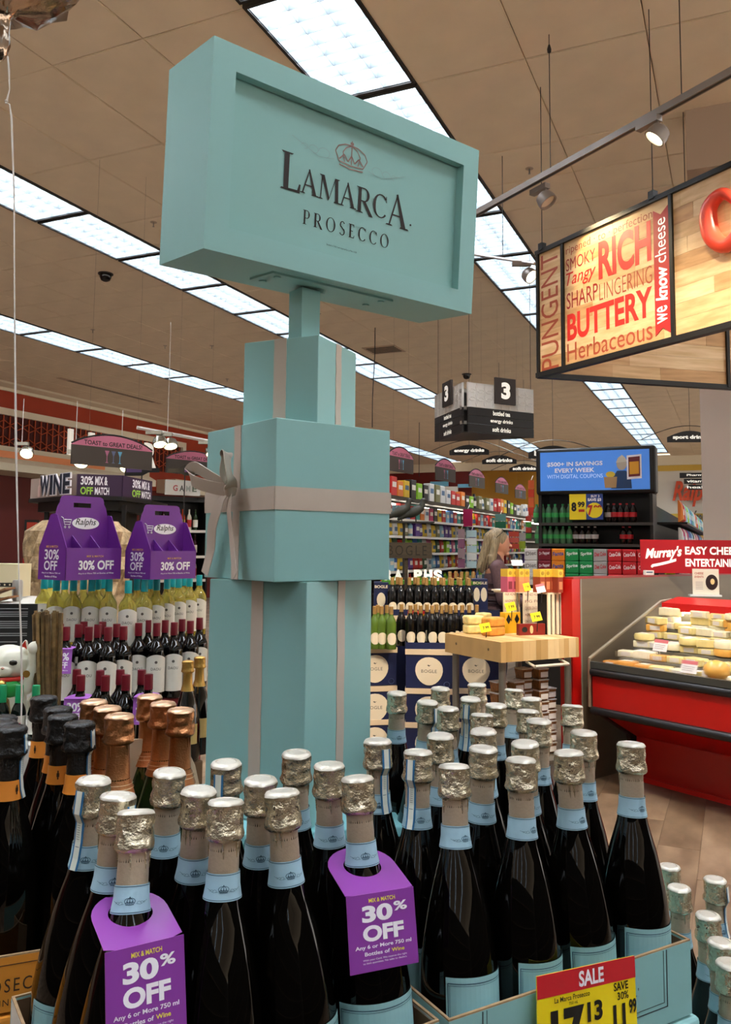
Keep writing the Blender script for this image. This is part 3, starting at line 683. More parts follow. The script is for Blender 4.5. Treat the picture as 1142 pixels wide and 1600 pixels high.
C('SALE', .405, .17, .66, .03, white, .03); C('La Marca Prosecco', .16, .26, .51, .215, K, .012); C('750 mL', .30, .30, .39, .275, K, .01)
C('17', .12, .70, .45, .32, K, .05); C('13', .48, .49, .635, .315, K, .04)
C('SAVE', .76, .28, .915, .205, K, .02); C('30%', .795, .365, .915, .295, K, .015)
C('11', .745, .65, .875, .40, K, .04); C('99', .925-.01, .51, 1.0-.005, .38, K, .03)
C('When you buy 6', .81, .665, .985, .635, K, 0); C('750 ML bottles,', .82, .715, .985, .685, K, 0); C('with card.', .85, .765, .95, .735, K, 0)

# ---- lower right group, on the next pile down
D_ = [(1046, 1352), (1061, 1385), (1117, 1372), (1106, 1428), (1126, 1470), (1140, 1503)]
zt2 = .96
for i, (x, y) in enumerate(D_):
    zz = .93
    p = atz(x, y, zz); BK[i % 4].put((p.x, p.y, zz-H+.001), -1.2, f'prosecco bottle {["partly hidden farthest back", "behind the case corner", "farthest right in the rear", "third from the front", "second from the front", "nearest, cut by the frame"][i]}, in the low pile at the right edge', 'prosecco bottles in the low right pile')
item(MB().box(.0, .36, .0, .62, .0, .60), 'low_carton', caseteal, 'low aqua carton stack carrying bottles at the right edge', 'box', (.50, 1.02, 0), .12)

# ---------------------------------------------------------------- black foil prosecco with orange bands
blackfoil = mat('foil_black', '#0c0b0a', .34, metal=0, bump=.5, bscale=260, spec=.6); orange = mat('band_orange_label', '#df8a33', .45)
bf = [foil_mesh(s, .0195, mats=[blackfoil, blackfoil]) for s in (5, 13)]
ob_me = None
def black_kit(i):
    def make():
        t = thing('prosecco_bottle', 'x', 'bottle'); me_part('glass_body', body_me, t); me_part('foil_capsule', bf[i], t)
        mb = MB(); mb.lathe([(.0200, .2215), (.0178, .236), (.0172, .2505)], 30, cap=False); nb = necked(mb.part('neck_label', orange, t, smooth=50))
        mb = MB(); R = .0187; mb.arc(R, .23, .244, -.55, -.45, 3, t=.0004); mb.arc(R, .234, .240, -.6, -.4, 3, t=.0004); mb.part('emblem', mat('emblem_dark', '#3a2412', .5), nb)
        return t
    return Kit(make)
BLK = [black_kit(0), black_kit(1)]
pos = ['right column, farthest back', 'right column, third from the front', 'right column, second from the front', 'right column, nearest', 'left column, farthest back at the frame edge', 'left column, second at the frame edge', 'left column, nearest, at the left frame edge']
bk_base = []
for i, (x, y) in enumerate([(69, 1088), (91, 1105), (98, 1117), (125, 1128), (3, 1119), (3, 1127), (18, 1135)]):
    z = 1.25; p = atz(x, y, z); bk_base.append(p)
    b_ = BLK[i % 2].put((p.x, p.y, z-H+.001), -1.3+.2*i, f'black foiled prosecco bottle with orange neck band, {pos[i]}', 'black foil prosecco bottles in the orange case')
    if i in (3, 6): seal(b_, (.55 if i == 6 else .35)-(-1.3+.2*i)-.55)
# orange case
pr = atz(72, 1483, .985); pl_ = atz(0, 1495, .985); ang = math.atan2(pr.y-pl_.y, pr.x-pl_.x); pr = pr+Vector((math.cos(ang), math.sin(ang), 0))*.07
w = .36; loc = (pr.x-w*math.cos(ang), pr.y-w*math.sin(ang)); ocase = mat('case_orange', '#d98a2b', .6, noise=.05)
TO = tray(loc[0], loc[1], w, .26, ang, .917, .985, 'orange cut case of black foiled prosecco at the left edge', outer=ocase, frame=False)
def OL(s, xa, ya, xb, yb, m, **k):
    a = toloc(xa, ya, (loc[0], loc[1], .917), ang); c = toloc(xb, yb, (loc[0], loc[1], .917), ang); sl = 0
    lettering(TO, s, a[0], min(a[1], c[1]), c[0], max(a[1], c[1]), m, **k)
dk = mat('print_brown', '#3b2310', .6)
a0 = toloc(2, 1557, (loc[0], loc[1], .917), ang); a1 = toloc(50, 1533, (loc[0], loc[1], .917), ang)
qx = a1[0]; fx = qx-a0[0]
lettering(TO, 'PROSEC', qx-fx*2.05, .024, qx, .040, dk, spacing=1.25, bold=0); lettering(TO, 'SPARKLING W', qx-fx*2.3, .008, qx, .016, dk, spacing=1.2, bold=0)
mb = MB(); mb.box(0, w, -.0007, 0, .056, .0568); mb.part('printed_line', dk, TO)
ct = thing('carton', 'closed orange carton below the orange case', 'box', (loc[0], loc[1], 0), ang); bevel(MB().box(-.002, w+.002, -.004, .26, .58, .913).part('body', ocase, ct), .004)

# ---------------------------------------------------------------- rose bottles with copper foil
copper = mat('foil_copper', '#c98a5c', .32, metal=1, bump=.3, bscale=300, noise=.15, nscale=50); copper_top = mat('foil_copper_top', '#ddb491', .42, metal=.8, bump=.2)
cfm = [foil_mesh(s, .0185, zlow=.205, mats=[copper, copper_top], wide=.0085) for s in (7, 17, 27)]
green_glass = mat('green_glass', '#1d2a0c', .06, ior=1.5)
def cop_kit(i):
    def make():
        t = thing('rose_bottle', 'x', 'bottle'); g_ = [(r_*(.97 if z > .19 else 1), z) for r_, z in BODY]
        MB().lathe(g_, 30).part('glass_body', green_glass, t, smooth=40); f = me_part('foil_capsule', cfm[i], t)
        mb = MB(); mb.lathe([(.0225, .216), (.0222, .2175)], 28, cap=False); mb.lathe([(.0212, .2225), (.0209, .2235)], 28, cap=False); mb.part('gold_rings', mat('ring_pale', '#e8c79c', .35, metal=.6), f)
        return t
    return Kit(make)
CK = [cop_kit(i) for i in range(3)]
for i, (x, y) in enumerate([(147, 1094), (168, 1104), (187, 1116), (234, 1086), (255, 1097), (283, 1107)]):
    z = [1.262, 1.26, 1.262, 1.255, 1.253, 1.255][i]; p = atz(x, y, z); k = 1
    CK[i % 3].put((p.x, p.y, z-H+.001), -1.4+i*.6, f'copper foiled rose bottle, {["farthest back of the left three", "middle of the left three", "nearest of the left three", "farthest back of the right three", "middle of the right three", "nearest of the right three"][i]}', 'copper foiled rose bottles')
p = atz(235, 1290, .93); t = tray(-.375, 1.075, .17, .2, .45, .925, .985, 'brown cut case holding the copper foiled bottles', outer=mat('case_kraft', '#b89a78', .7), frame=False)
fl = thing('case_flap', 'pale cardboard panel standing behind the copper foiled bottles', 'cardboard', atd(262, 1200, 1.38)-Vector((0, 0, .0)), .45)
MB().prism([(-.09, -.12), (.075, -.12), (.045, .0), (.02, .05), (-.09, .05)], 0, .004).part('panel', mat('card_pale', '#c9b395', .7), fl)
MB().prism([(.028, -.10), (.045, -.10), (.03, -.02), (.018, .0)], -.002, -.0005).part('dark_print', mat('flap_print', '#2a221c', .6), fl)
# ---------------------------------------------------------------- left: wine display
def wrap_text(parent, body, R, z0, z1, ac, width, m, name='lettering', bold=.0):
    vs, fs = glyphs(body, bold, 0, 1.1); a0 = min(v.x for v in vs); a1 = max(v.x for v in vs); b0 = min(v.y for v in vs); b1 = max(v.y for v in vs)
    out = []
    for v in vs:
        s, t = (v.x-a0)/(a1-a0), (v.y-b0)/(b1-b0); a = ac+(s-.5)*width/R; out.append((R*math.cos(a), R*math.sin(a), z0+(z1-z0)*t))
    mb = MB(); mb.add(out, fs); me = bpy.data.meshes.new(name); me.from_pydata(out, [], fs); me.materials.append(m); o = bpy.data.objects.new(name, me); COL.objects.link(o); o.parent = parent; return o
teal_cap = mat('screwcap_teal', '#179a9b', .35); white_glass = mat('white_wine_glass', '#cfc35a', .05, trans=.75, ior=1.35); paper = mat('label_paper', '#dcd8cb', .6); burg = mat('capsule_burgundy', '#6d0f1e', .35)
lblink = mat('label_ink', '#57524a', .6)
BORD = [(.030, 0), (.0365, .002), (.038, .008), (.038, .185), (.0365, .197), (.030, .212), (.020, .226), (.0150, .238), (.0142, .25), (.0142, .30)]
def wine_kit(glass, capm, h=.30, cap=.052, label=True, round_label=False):
    def make():
        t = thing('wine_bottle', 'x', 'bottle')
        MB().lathe([(r_, z*h/.30) for r_, z in BORD], 20).part('glass_body', glass, t, smooth=40)
        MB().lathe([(.0156, h-cap), (.0152, h-.001), (.0146, h+.001)], 18).part('cap', capm, t, smooth=40)
        mb = MB(); a0, a1 = -1.45, 1.45
        if round_label: mb.arc(.038, .06, .13, -.7, .7, 12, t=.0008)
        else:
            n = 16
            for i in range(n):
                a = a0+(a1-a0)*i/n; b2 = a0+(a1-a0)*(i+1)/n; R = .0387; za = .172+.012*math.cos(a*1.5); zb_ = .172+.012*math.cos(b2*1.5)
                mb.add([(R*math.cos(a), R*math.sin(a), .03), (R*math.cos(b2), R*math.sin(b2), .03), (R*math.cos(b2), R*math.sin(b2), zb_), (R*math.cos(a), R*math.sin(a), za)], [(0, 1, 2, 3)])
        l = mb.part('label', mat('label_cream', '#d9c79a', .6) if round_label else paper, t)
        if not round_label:
            wrap_text(l, 'DAOU', .0391, .120, .131, 0, .042, lblink, bold=.01)
            mb = MB(); c = [(.0392*math.cos(.006/.038*math.cos(k*PI/5)), .0392*math.sin(.006/.038*math.cos(k*PI/5)), .153+.006*math.sin(k*PI/5)) for k in range(10)]; mb.add(c, [tuple(range(10))]); mb.part('round_emblem', lblink, l)
        return t
    return Kit(make)
WW = wine_kit(white_glass, teal_cap); RW = wine_kit(glass_m, burg, .31); RW3 = wine_kit(glass_m, burg, .31, round_label=True)
def row(kit, lst, z, h, fmt, grp, spin=-1.35):
    for i, (x, D) in enumerate(lst):
        p = atd(x, 850, D); kit.put((p.x, p.y, z-h), spin+rnd.uniform(-.15, .15), fmt % nth(i), grp)
row(WW, [(91, 3.68), (117.5, 3.68), (146, 3.68), (172.6, 3.68)], 1.345, .30, 'white wine bottle with teal cap under the left purple carrier, %s in front', 'teal capped white wine bottles')
row(WW, [(72, 3.83), (81, 3.93), (104, 3.78), (133, 3.8), (155, 3.8), (164, 3.92)], 1.345, .30, 'white wine bottle with teal cap in the second line under the left carrier, %s', 'teal capped white wine bottles')
row(WW, [(203, 3.55), (228, 3.68), (247, 3.8), (263, 3.92), (281, 4.04), (298, 4.16), (313, 4.28)], 1.345, .30, 'white wine bottle with teal cap under the right purple carrier, %s in front', 'teal capped white wine bottles')
row(WW, [(216, 3.78), (238, 3.9), (272, 4.1), (290, 4.25)], 1.345, .30, 'white wine bottle with teal cap in the second line under the right carrier, %s', 'teal capped white wine bottles')
row(RW, [(109, 3.33), (144, 3.33), (174, 3.33), (198, 3.37)], 1.17, .31, 'red wine bottle with burgundy capsule, %s in front of the left white wines', 'burgundy capsuled red wine bottles')
row(RW, [(99, 3.45), (128, 3.44), (136, 3.56), (158, 3.44), (165, 3.56), (187, 3.47)], 1.17, .31, 'red wine bottle with burgundy capsule in the second line at left, %s', 'burgundy capsuled red wine bottles')
row(RW, [(221, 3.52), (249, 3.52), (276, 3.56), (301, 3.64)], 1.17, .31, 'red wine bottle with burgundy capsule, %s in front of the right white wines', 'burgundy capsuled red wine bottles')
row(RW, [(235, 3.66), (262, 3.66), (288, 3.72), (315, 3.8)], 1.17, .31, 'red wine bottle with burgundy capsule in the second line at right, %s', 'burgundy capsuled red wine bottles')
row(RW3, [(134.5, 2.98), (172.6, 2.98), (204, 3.0), (239, 3.02)], 1.035, .31, 'red wine bottle with round cream label, %s in the lowest front line', 'round labelled red wine bottles', -1.3)
row(RW3, [(128, 3.12), (164, 3.1), (195, 3.12), (228, 3.12)], 1.035, .31, 'red wine bottle with round cream label, %s in the lowest second line', 'round labelled red wine bottles', -1.3)
goldf = mat('foil_gold', '#c9a25a', .35, metal=1, bump=.3, bscale=200); gfm = foil_mesh(11, .0185, zlow=.215, mats=[goldf, goldf], wide=.007)
def gold_kit():
    t = thing('sparkling_bottle', 'x', 'bottle'); me_part('glass_body', body_me, t); me_part('foil_capsule', gfm, t)
    MB().arc(.0462, .06, .125, -.8, .8, 10).part('label', mat('label_gold', '#c8ad6a', .5), t); return t
GK = Kit(gold_kit)
for i, (x, D) in enumerate([(299, 2.85), (317, 2.95)]): p = atd(x, 850, D); GK.put((p.x, p.y, 1.11-H), -1.3, ['gold foiled sparkling wine bottle left of the tower edge', 'gold foiled sparkling wine bottle touching the tower edge in view'][i], 'gold foiled sparkling bottles')
# stepped carton tiers under the wines
def tier(x0, x1, Da, Db, zt, label, m, ang=0, rz=None):
    a = atd(x0, 850, Da); b_ = atd(x1, 850, Db); v = b_-a; w = math.hypot(v.x, v.y); t = thing('wine_carton', label, 'box', (a.x, a.y, 0), math.atan2(v.y, v.x))
    bevel(MB().box(0, w, 0, ang or .34, 0, zt-.002).part('body', m, t), .004); return t, w
wc = mat('carton_white', '#c9c4b8', .6); mar = mat('carton_maroon', '#7a1c24', .55); wood = mat('carton_brown', '#6b5238', .7)
tier(60, 193, 3.72, 3.72, 1.043, 'white carton tier carrying the left white wines', wc, .3)
tier(196, 322, 3.62, 4.2, 1.043, 'white carton tier carrying the right white wines', wc, .2)
tier(84, 204, 3.28, 3.28, .859, 'white carton tier carrying the left red wines', wc, .34)
tt, w_ = tier(208, 322, 3.45, 3.6, .859, 'maroon printed carton tier carrying the right red wines', mar, .15)
lettering(tt, 'SHOPWINEYARDS.COM', w_*.1, .78, w_*.55, .80, white, y=-.0012, bold=0)
tier(118, 252, 2.93, 2.96, .724, 'white carton tier under the lowest red wines', wc, .3)
tier(284, 326, 2.8, 2.86, .779, 'dark carton tier under the gold foiled sparkling bottles', wood, .3)
# small purple tags
def small_tag(x, D, z, label, full=False, txt=None):
    p = atd(x, 850, D); t = thing('neck_tag', label, 'tag', (p.x, p.y-.004, z), .05, 'purple discount neck tags')
    mb = MB(); n = 16; R = .041
    vo = [Vector((R*math.cos(2*PI*i/n), max(-.04, R*1.2*math.sin(2*PI*i/n)), 0)) for i in range(n)]; vi = [Vector((.017*math.cos(2*PI*i/n), .017*math.sin(2*PI*i/n), 0)) for i in range(n)]
    vo = [Vector((math.copysign(R, v.x) if v.y < -.01 else v.x, v.y-(.012 if v.y < -.01 else 0), 0)) for v in vo]
    mb.add(vo+vi, [(i, (i+1) % n, n+(i+1) % n, n+i) for i in range(n)]); mb.part('collar', mat('tag_purple_light', '#a862c0', .4), t)
    M = Matrix.Translation((0, -.043, 0)) @ Matrix.Rotation(-.1, 4, 'X'); MB().box(-R, R, -.0008, .0008, -.095, 0, M=M).part('card', MATS['tag_purple_light'], t)
    lettering(t, '30%', -R*.75, -.045, R*.75, -.015, white, y=-.0015, bold=.03, M=M); lettering(t, 'OFF', -R*.65, -.074, R*.65, -.05, white, y=-.0015, bold=.03, M=M); lettering(t, 'Any 6 or More', -R*.7, -.086, R*.7, -.08, white, y=-.0015, M=M)
small_tag(109, 3.33, 1.09, 'small purple 30% off tag on the leftmost front red wine')
small_tag(134.5, 2.98, .965, 'small purple tag on the lowest red wine at left'); small_tag(239, 3.02, .965, 'small purple tag on the lowest red wine at right')

# purple six-bottle carriers
carp = mat('carrier_purple', '#6f2a8e', .4, noise=.04)
def carrier(x, D, z, rz, label, sc=1):
    p = atd(x, 850, D); t = thing('bottle_carrier', label, 'carrier', (p.x, p.y, z), rz, 'purple cardboard bottle carriers'); t.scale = (sc,)*3
    w, d, k = .275, .20, .003; hf = .135; ha = .275; ht = .36
    MB().box(0, w, 0, k, 0, hf).part('front_panel', carp, t)
    MB().box(0, w, d-k, d, 0, hf).part('back_panel', carp, t)
    for xx in (0, w-k):
        mb = MB(); M = Matrix(((0, 1, 0, xx), (1, 0, 0, 0), (0, 0, 1, 0), (0, 0, 0, 1)))
        mb.prism([(0, 0), (d, 0), (d, hf), (d*.62, ha), (d*.5, ha+.005), (d*.38, ha), (0, hf)], 0, k, M=M); mb.part('side_panel', carp, t)
    c = d*.5; mb = MB()                               # centre panel with handle slot
    xa, xb = w*.10, w*.90; r_ = .02; hx0, hx1, hz0, hz1 = w*.34, w*.66, ht-.05, ht-.03
    mb.box(0, w, c, c+k, 0, ha-.06); mb.prism([(0, ha-.06), (w, ha-.06), (w, ha-.03), (xb+.012, hz0), (xa-.012, hz0), (0, ha-.03)], c, c+k)
    mb.prism([(xa-.012, hz0), (hx0, hz0), (hx0, hz1), (xa, hz1)], c, c+k); mb.prism([(hx1, hz0), (xb+.012, hz0), (xb, hz1), (hx1, hz1)], c, c+k)
    mb.prism([(xa, hz1), (xb, hz1), (xb, ht-.02), (xb-.006, ht-.006), (xb-.02, ht), (xa+.02, ht), (xa+.006, ht-.006), (xa, ht-.02)], c, c+k); mb.part('handle_panel', carp, t)
    mb = MB()
    for xx in (w*.33, w*.66):
        M = Matrix(((0, 1, 0, xx), (1, 0, 0, 0), (0, 0, 1, 0), (0, 0, 0, 1))); mb.prism([(k, .02), (c, .02), (c, hf+.055), (k, hf-.02)], 0, k, M=M)
    mb.part('divider', carp, t)
    mb = MB(); el = [(w*.57+.068*math.cos(a*PI/12), .242+.026*math.sin(a*PI/12)) for a in range(24)]; mb.prism(el, c-.0012, c-.0002); ov = mb.part('oval_badge', white, t)
    lettering(ov, 'Ralphs', w*.57-.052, .226, w*.57+.052, .262, K, y=c-.0016, bold=.005, shear=.3, name='lettering')
    mb = MB()                                        # shopping cart emblem
    for pts in ([(.035, .268), (.045, .262), (.052, .235), (.078, .235), (.085, .256), (.05, .256)], [(.05, .246), (.082, .246)]):
        mb.tube([(q[0], c-.0012, q[1]) for q in pts], .0018, 4)
    for q in (.055, .075): mb.tube([(q+.004*math.cos(a), c-.0012, .224+.004*math.sin(a)) for a in [i*PI/4 for i in range(9)]], .0012, 4)
    mb.part('cart_emblem', white, t)
    lettering(t, 'MIX & MATCH', w*.36, .095, w*.66, .104, mat('print_gold', '#e0a860', .5), y=-.001, bold=.01); lettering(t, '30% OFF', w*.22, .042, w*.86, .082, white, y=-.001, bold=.03); lettering(t, 'Any 6 or More 750 ml Bottles of Wine', w*.22, .022, w*.86, .031, white, y=-.001, bold=0)
    MS = Matrix.Rotation(-PI/2, 4, 'Z')              # text on the left side panel, facing -x
    for s, y0, z0, y1, z1 in (('MIX & MATCH', -.72, .135, -.3, .145), ('30%', -.78, .085, -.25, .128), ('OFF', -.78, .04, -.3, .08), ('Any 6 or More 750 ml', -.86, .024, -.18, .032), ('Bottles of Wine', -.74, .01, -.3, .018)):
        lettering(t, s, y0*d, z0, y1*d, z1, white if s[0] != 'M' else MATS['print_gold'], y=-.001, bold=.02, M=MS)
    return t
carrier(104, 3.45, 1.348, .93, 'left purple cardboard bottle carrier resting on teal capped wines')
carrier(236, 3.62, 1.348, .90, 'right purple cardboard bottle carrier resting on teal capped wines', .92)

# burlap drum behind the carriers
def crumple(a, z, j): return 1+.05*math.sin(7*a+j*2.1)+.04*math.sin(13*a-j*1.3)+.03*math.sin(3*a+j)
p = atd(124, 850, 4.75); mb = MB(); mb.lathe([(.27, 0)]+[(.275+.012*(i % 2), .07*i+.03) for i in range(23)]+[(.20, 1.63), (.05, 1.64)], 36, wob=crumple)
item(mb, 'burlap_drum', mat('burlap', '#b59a74', .9, noise=.5, nscale=26, bump=1, bscale=90), 'beige crumpled burlap wrapped drum behind the purple carriers', 'drum', (p.x, p.y, 0))
# reed bundle
p = atd(78, 1020, 2.95); t = thing('reed_bundle', 'tall bundle of speckled brown reeds beside the white cat', 'decoration', (p.x, p.y, .86)); rm = [mat('reed_a', '#8a6f45', .8, noise=.5, nscale=30), mat('reed_b', '#6f5733', .8, noise=.5, nscale=30)]
for i in range(26):
    a = rnd.random()*6.28; r1 = .036*math.sqrt(rnd.random()); MB().tube([(r1*math.cos(a)+.006, r1*math.sin(a), 0), (r1*1.3*math.cos(a)-.004, r1*1.3*math.sin(a), .2), (r1*1.45*math.cos(a)-.012, r1*1.4*math.sin(a), .398+rnd.uniform(-.008, .006))], .0062, 6).part('reed', rm[i % 2], t, smooth=60)
# white display shelf with cat and little green capped bottles
p = atd(20, 1120, 2.85); item(MB().box(-.5, .165, -.16, .24, 0, .858), 'white_display_shelf', mat('shelf_white', '#cfccc4', .5), 'white low shelf under the beckoning cat figurine', 'shelf', (p.x, p.y, 0), .1)
gcap = mat('cap_green', '#0f8a56', .35)
def mini():
    t = thing('small_bottle', 'x', 'bottle'); MB().lathe([(.018, 0), (.0235, .003), (.0235, .085), (.020, .10), (.012, .118), (.011, .17)], 16).part('glass_body', mat('dark_green_glass', '#0c1712', .1), t, smooth=40)
    MB().lathe([(.0128, .118), (.0125, .172), (.011, .174)], 14).part('cap', gcap, t, smooth=40); l = MB().arc(.0235, .02, .078, -1.3, 1.3, 10).part('label', paper, t)
    MB().arc(.0235, .04, .056, -.35, .35, 5, t=.0012).part('pink_emblem', mat('emblem_pink', '#b06070', .6), l); return t
MK = Kit(mini)
for i, x in enumerate((4, 30, 56)): p = atd(x, 1090, 2.78); MK.put((p.x, p.y, .86), -1.2, ['small green capped bottle at the left frame edge', 'small green capped bottle in front of the white cat', 'small green capped bottle beside the reed bundle'][i], 'small green capped bottles')

def blob(parts, name, m, parent=None, voxel=.004, smooth_it=2):
    """one continuous surface from overlapping ellipsoids / tapered limbs"""
    bm = bmesh.new()
    for q in parts:
        if q[0] == 'e':
            _, c, r, *rot = q; M = Matrix.Translation(Vector(c)) @ (rot[0] if rot else Matrix.Identity(4)) @ Matrix.Diagonal((r[0], r[1], r[2], 1)); bmesh.ops.create_uvsphere(bm, u_segments=24, v_segments=14, radius=1, matrix=M)
        else:
            _, a, b_, ra, rb = q; a, b_ = Vector(a), Vector(b_); d = b_-a; M = Matrix.Translation((a+b_)/2) @ d.to_track_quat('Z', 'Y').to_matrix().to_4x4()
            bmesh.ops.create_cone(bm, cap_ends=True, segments=20, radius1=ra, radius2=rb, depth=d.length, matrix=M)
            for c, r in ((a, ra), (b_, rb)): bmesh.ops.create_uvsphere(bm, u_segments=18, v_segments=12, radius=r, matrix=Matrix.Translation(c))
    me = bpy.data.meshes.new(name); bm.to_mesh(me); bm.free(); me.materials.append(m); o = bpy.data.objects.new(name, me); COL.objects.link(o); o.parent = parent
    r = o.modifiers.new('r', 'REMESH'); r.mode = 'VOXEL'; r.voxel_size = voxel; r.use_smooth_shade = True
    s = o.modifiers.new('s', 'SMOOTH'); s.factor = .5; s.iterations = smooth_it; return o
# beckoning cat
p = atd(10, 1100, 2.95); cat = thing('cat_figurine', 'white beckoning cat figurine with green bib and raised paw', 'figurine', (p.x, p.y, .86), .15); cat.scale = (1.22, 1.22, 1.25)
cw_ = mat('cat_white', '#d9d6c2', .3); S = 1.0
blob([('e', (0, 0, .075), (.055, .048, .078)), ('e', (0, 0, .178), (.062, .05, .050)), ('l', (-.045, 0, .205), (-.05, 0, .235), .02, .006), ('l', (.040, 0, .205), (.045, 0, .235), .02, .006),
      ('l', (.052, -.005, .11), (.078, -.012, .17), .022, .018), ('l', (.078, -.012, .17), (.078, -.02, .215), .018, .019), ('e', (.078, -.03, .222), (.02, .016, .018)),
      ('l', (-.045, -.02, .11), (-.03, -.05, .06), .018, .015), ('e', (-.03, -.04, .018), (.024, .034, .018)), ('e', (.03, -.04, .018), (.024, .034, .018)), ('e', (0, -.045, .160), (.022, .012, .014)), ('l', (.04, .03, .04), (.07, .03, .08), .014, .010)], 'body', cw_, cat, .0028)
for s in (-1, 1):
    MB().lathe([(.0001, -.006), (.009, -.004), (.011, 0), (.009, .004), (.0001, .006)], 14, M=Matrix.Translation((.024*s, -.045, .183)) @ Matrix.Diagonal((1.1, .5, .8*1.6, 1))).part('eye', mat('cat_eye', '#1d1a12', .15), cat, smooth=60)
    MB().prism([(.030*s, .215), (.052*s, .215), (.046*s, .240)], -.012, -.006).part('inner_ear', mat('cat_red', '#c02a1c', .4), cat)
MB().lathe([(.0001, -.004), (.006, 0), (.0001, .004)], 8, (0, -.058, .170)).part('nose', mat('cat_nose', '#a06a50', .4), cat)
mb = MB(); mb.tube([(.05*math.cos(a*PI/8), .046*math.sin(a*PI/8), .137) for a in range(16)], .007, 8, closed=True); mb.part('collar', MATS['cat_red'], cat, smooth=60)
blob([('e', (0, -.035, .112), (.05, .022, .028))], 'bib', mat('cat_green', '#1f8a3a', .35), cat, .003)
MB().lathe([(.0001, -.012), (.010, -.007), (.013, 0), (.010, .007), (.0001, .012)], 12, (0, -.06, .128)).part('bell', goldf, cat, smooth=60)
MB().prism([(-.02, .02), (.02, .02), (.026, .05), (.02, .085), (0, .10), (-.02, .085), (-.026, .05)], -.068, -.052).part('gold_coin', mat('coin_gold', '#8a6a2c', .4, metal=.6), cat)
MB().lathe([(.010, -.001), (.010, .001)], 12, M=Matrix.Translation((.058, -.03, .150)) @ Matrix.Rotation(PI/2, 4, 'X')).part('patch', mat('cat_patch', '#8a6420', .5), cat)
# black notice board, white counter, kraft boxes
p = atd(28, 978, 3.25); t = thing('notice_board', 'black notice board with lines of white print at the left edge', 'board', (p.x, p.y, 0), .12)
MB().box(-.14, .068, 0, .012, 1.10, 1.265).box(-.02, .02, .012, .03, .86, 1.2).part('board', mat('board_black', '#121212', .5), t)
for k, (z0, z1, s) in enumerate([(1.242, 1.25, 'SPECIAL SELECTION WINES'), (1.215, 1.237, 'from the cellar'), (1.19, 1.2, 'A SMALL RANGE'), (1.16, 1.18, 'of rare bottles'), (1.125, 1.135, 'ASK US')]): pass
mb = MB()
for z in [1.245, 1.232, 1.224, 1.216, 1.196, 1.188, 1.180, 1.172, 1.15, 1.142]: mb.box(-.10, .035, -.001, 0, z, z+.0035)
mb.box(-.09, .0, -.001, 0, 1.118, 1.121); mb.part('printed_lines', mat('print_grey', '#8f9090', .6), t)
p = atd(0, 935, 3.85); item(MB().box(-.6, .205, 0, .5, 1.19, 1.225).box(-.6, .195, .01, .49, 0, 1.19), 'white_counter', MATS['shelf_white'], 'white counter behind the black notice board', 'counter', (p.x, p.y, 0), -.28)
cb = mat('box_cream', '#d8c9a2', .6)
p = atd(0, 880, 4.15); t = thing('cream_box', 'cream carton with black starred band on the counter at left', 'box', (p.x, p.y, 1.262), -.05)
MB().box(-.12, .092, 0, .15, -.03, .135).part('body', cb, t); MB().box(-.12, .092, -.002, 0, .022, .042).part('black_band', mat('band_black', '#1c1712', .5), t)
mb = MB()
for i in range(7): mb.lathe([(.005, -.0005), (.005, .0005)], 5, M=Matrix.Translation((-.1+i*.026, -.0027, .032)) @ Matrix.Rotation(PI/2, 4, 'X'))
mb.part('star_marks', cb, t)
p = atd(0, 900, 3.9); t = thing('kraft_board', 'brown folded kraft boards leaning below the cream box', 'cardboard', (p.x, p.y, 1.23), -.05)
MB().box(-.1, .075, -.05, .05, 0, .008, M=Matrix.Rotation(-.25, 4, 'Y')).box(-.1, .07, -.05, .05, .035, .043, M=Matrix.Rotation(-.35, 4, 'Y')).part('boards', mat('kraft_dark', '#8a5c36', .7), t)
p = atd(28, 905, 3.98); item(MB().lathe([(.018, 0), (.024, .01), (.024, .09), (.02, .1)], 14), 'silver_canister', mat('silver_satin', '#b9b7b2', .35, metal=.7), 'silver canister on the white counter', 'canister', (p.x, p.y, 1.226), smooth=40)
# long white ribbon hanging from a foil balloon
t = thing('foil_balloon', 'silver foil balloon mostly out of frame trailing a long white ribbon', 'balloon', atd(14, 95, 2.3))
def bal(px, py): q = atd(px, py, 2.3); return q-t.location
rp = [bal(*q) for q in [(12, 88), (14, 110), (15, 140), (11, 156), (9, 161), (15, 163), (18, 185), (22, 300), (23, 500), (25, 700), (29, 880), (33, 1000), (34, 1080), (33, 1132)]]
MB().tube(rp, [.0024+.0008*math.sin(i*2.3) for i in range(len(rp))], 6).lathe([(.001, -.005), (.006, 0), (.001, .005)], 8, bal(10, 158)).part('ribbon', mat('ribbon_white', '#e2dcd6', .5), t)
mb = MB(); mb.lathe([(.004, 0), (.015, .02), (.021, .05), (.019, .09), (.021, .13), (.04, .155), (.12, .175), (.2, .24), (.24, .36), (.2, .5), (.05, .56)], 26, (bal(3, 70).x, 0, -.0), wob=lambda a, z, j: 1+.09*math.sin(9*a+j*1.7)+.05*math.sin(17*a))
mb.part('balloon', mat('mylar', '#b09a86', .12, metal=1, bump=.6, bscale=30), t, smooth=60)

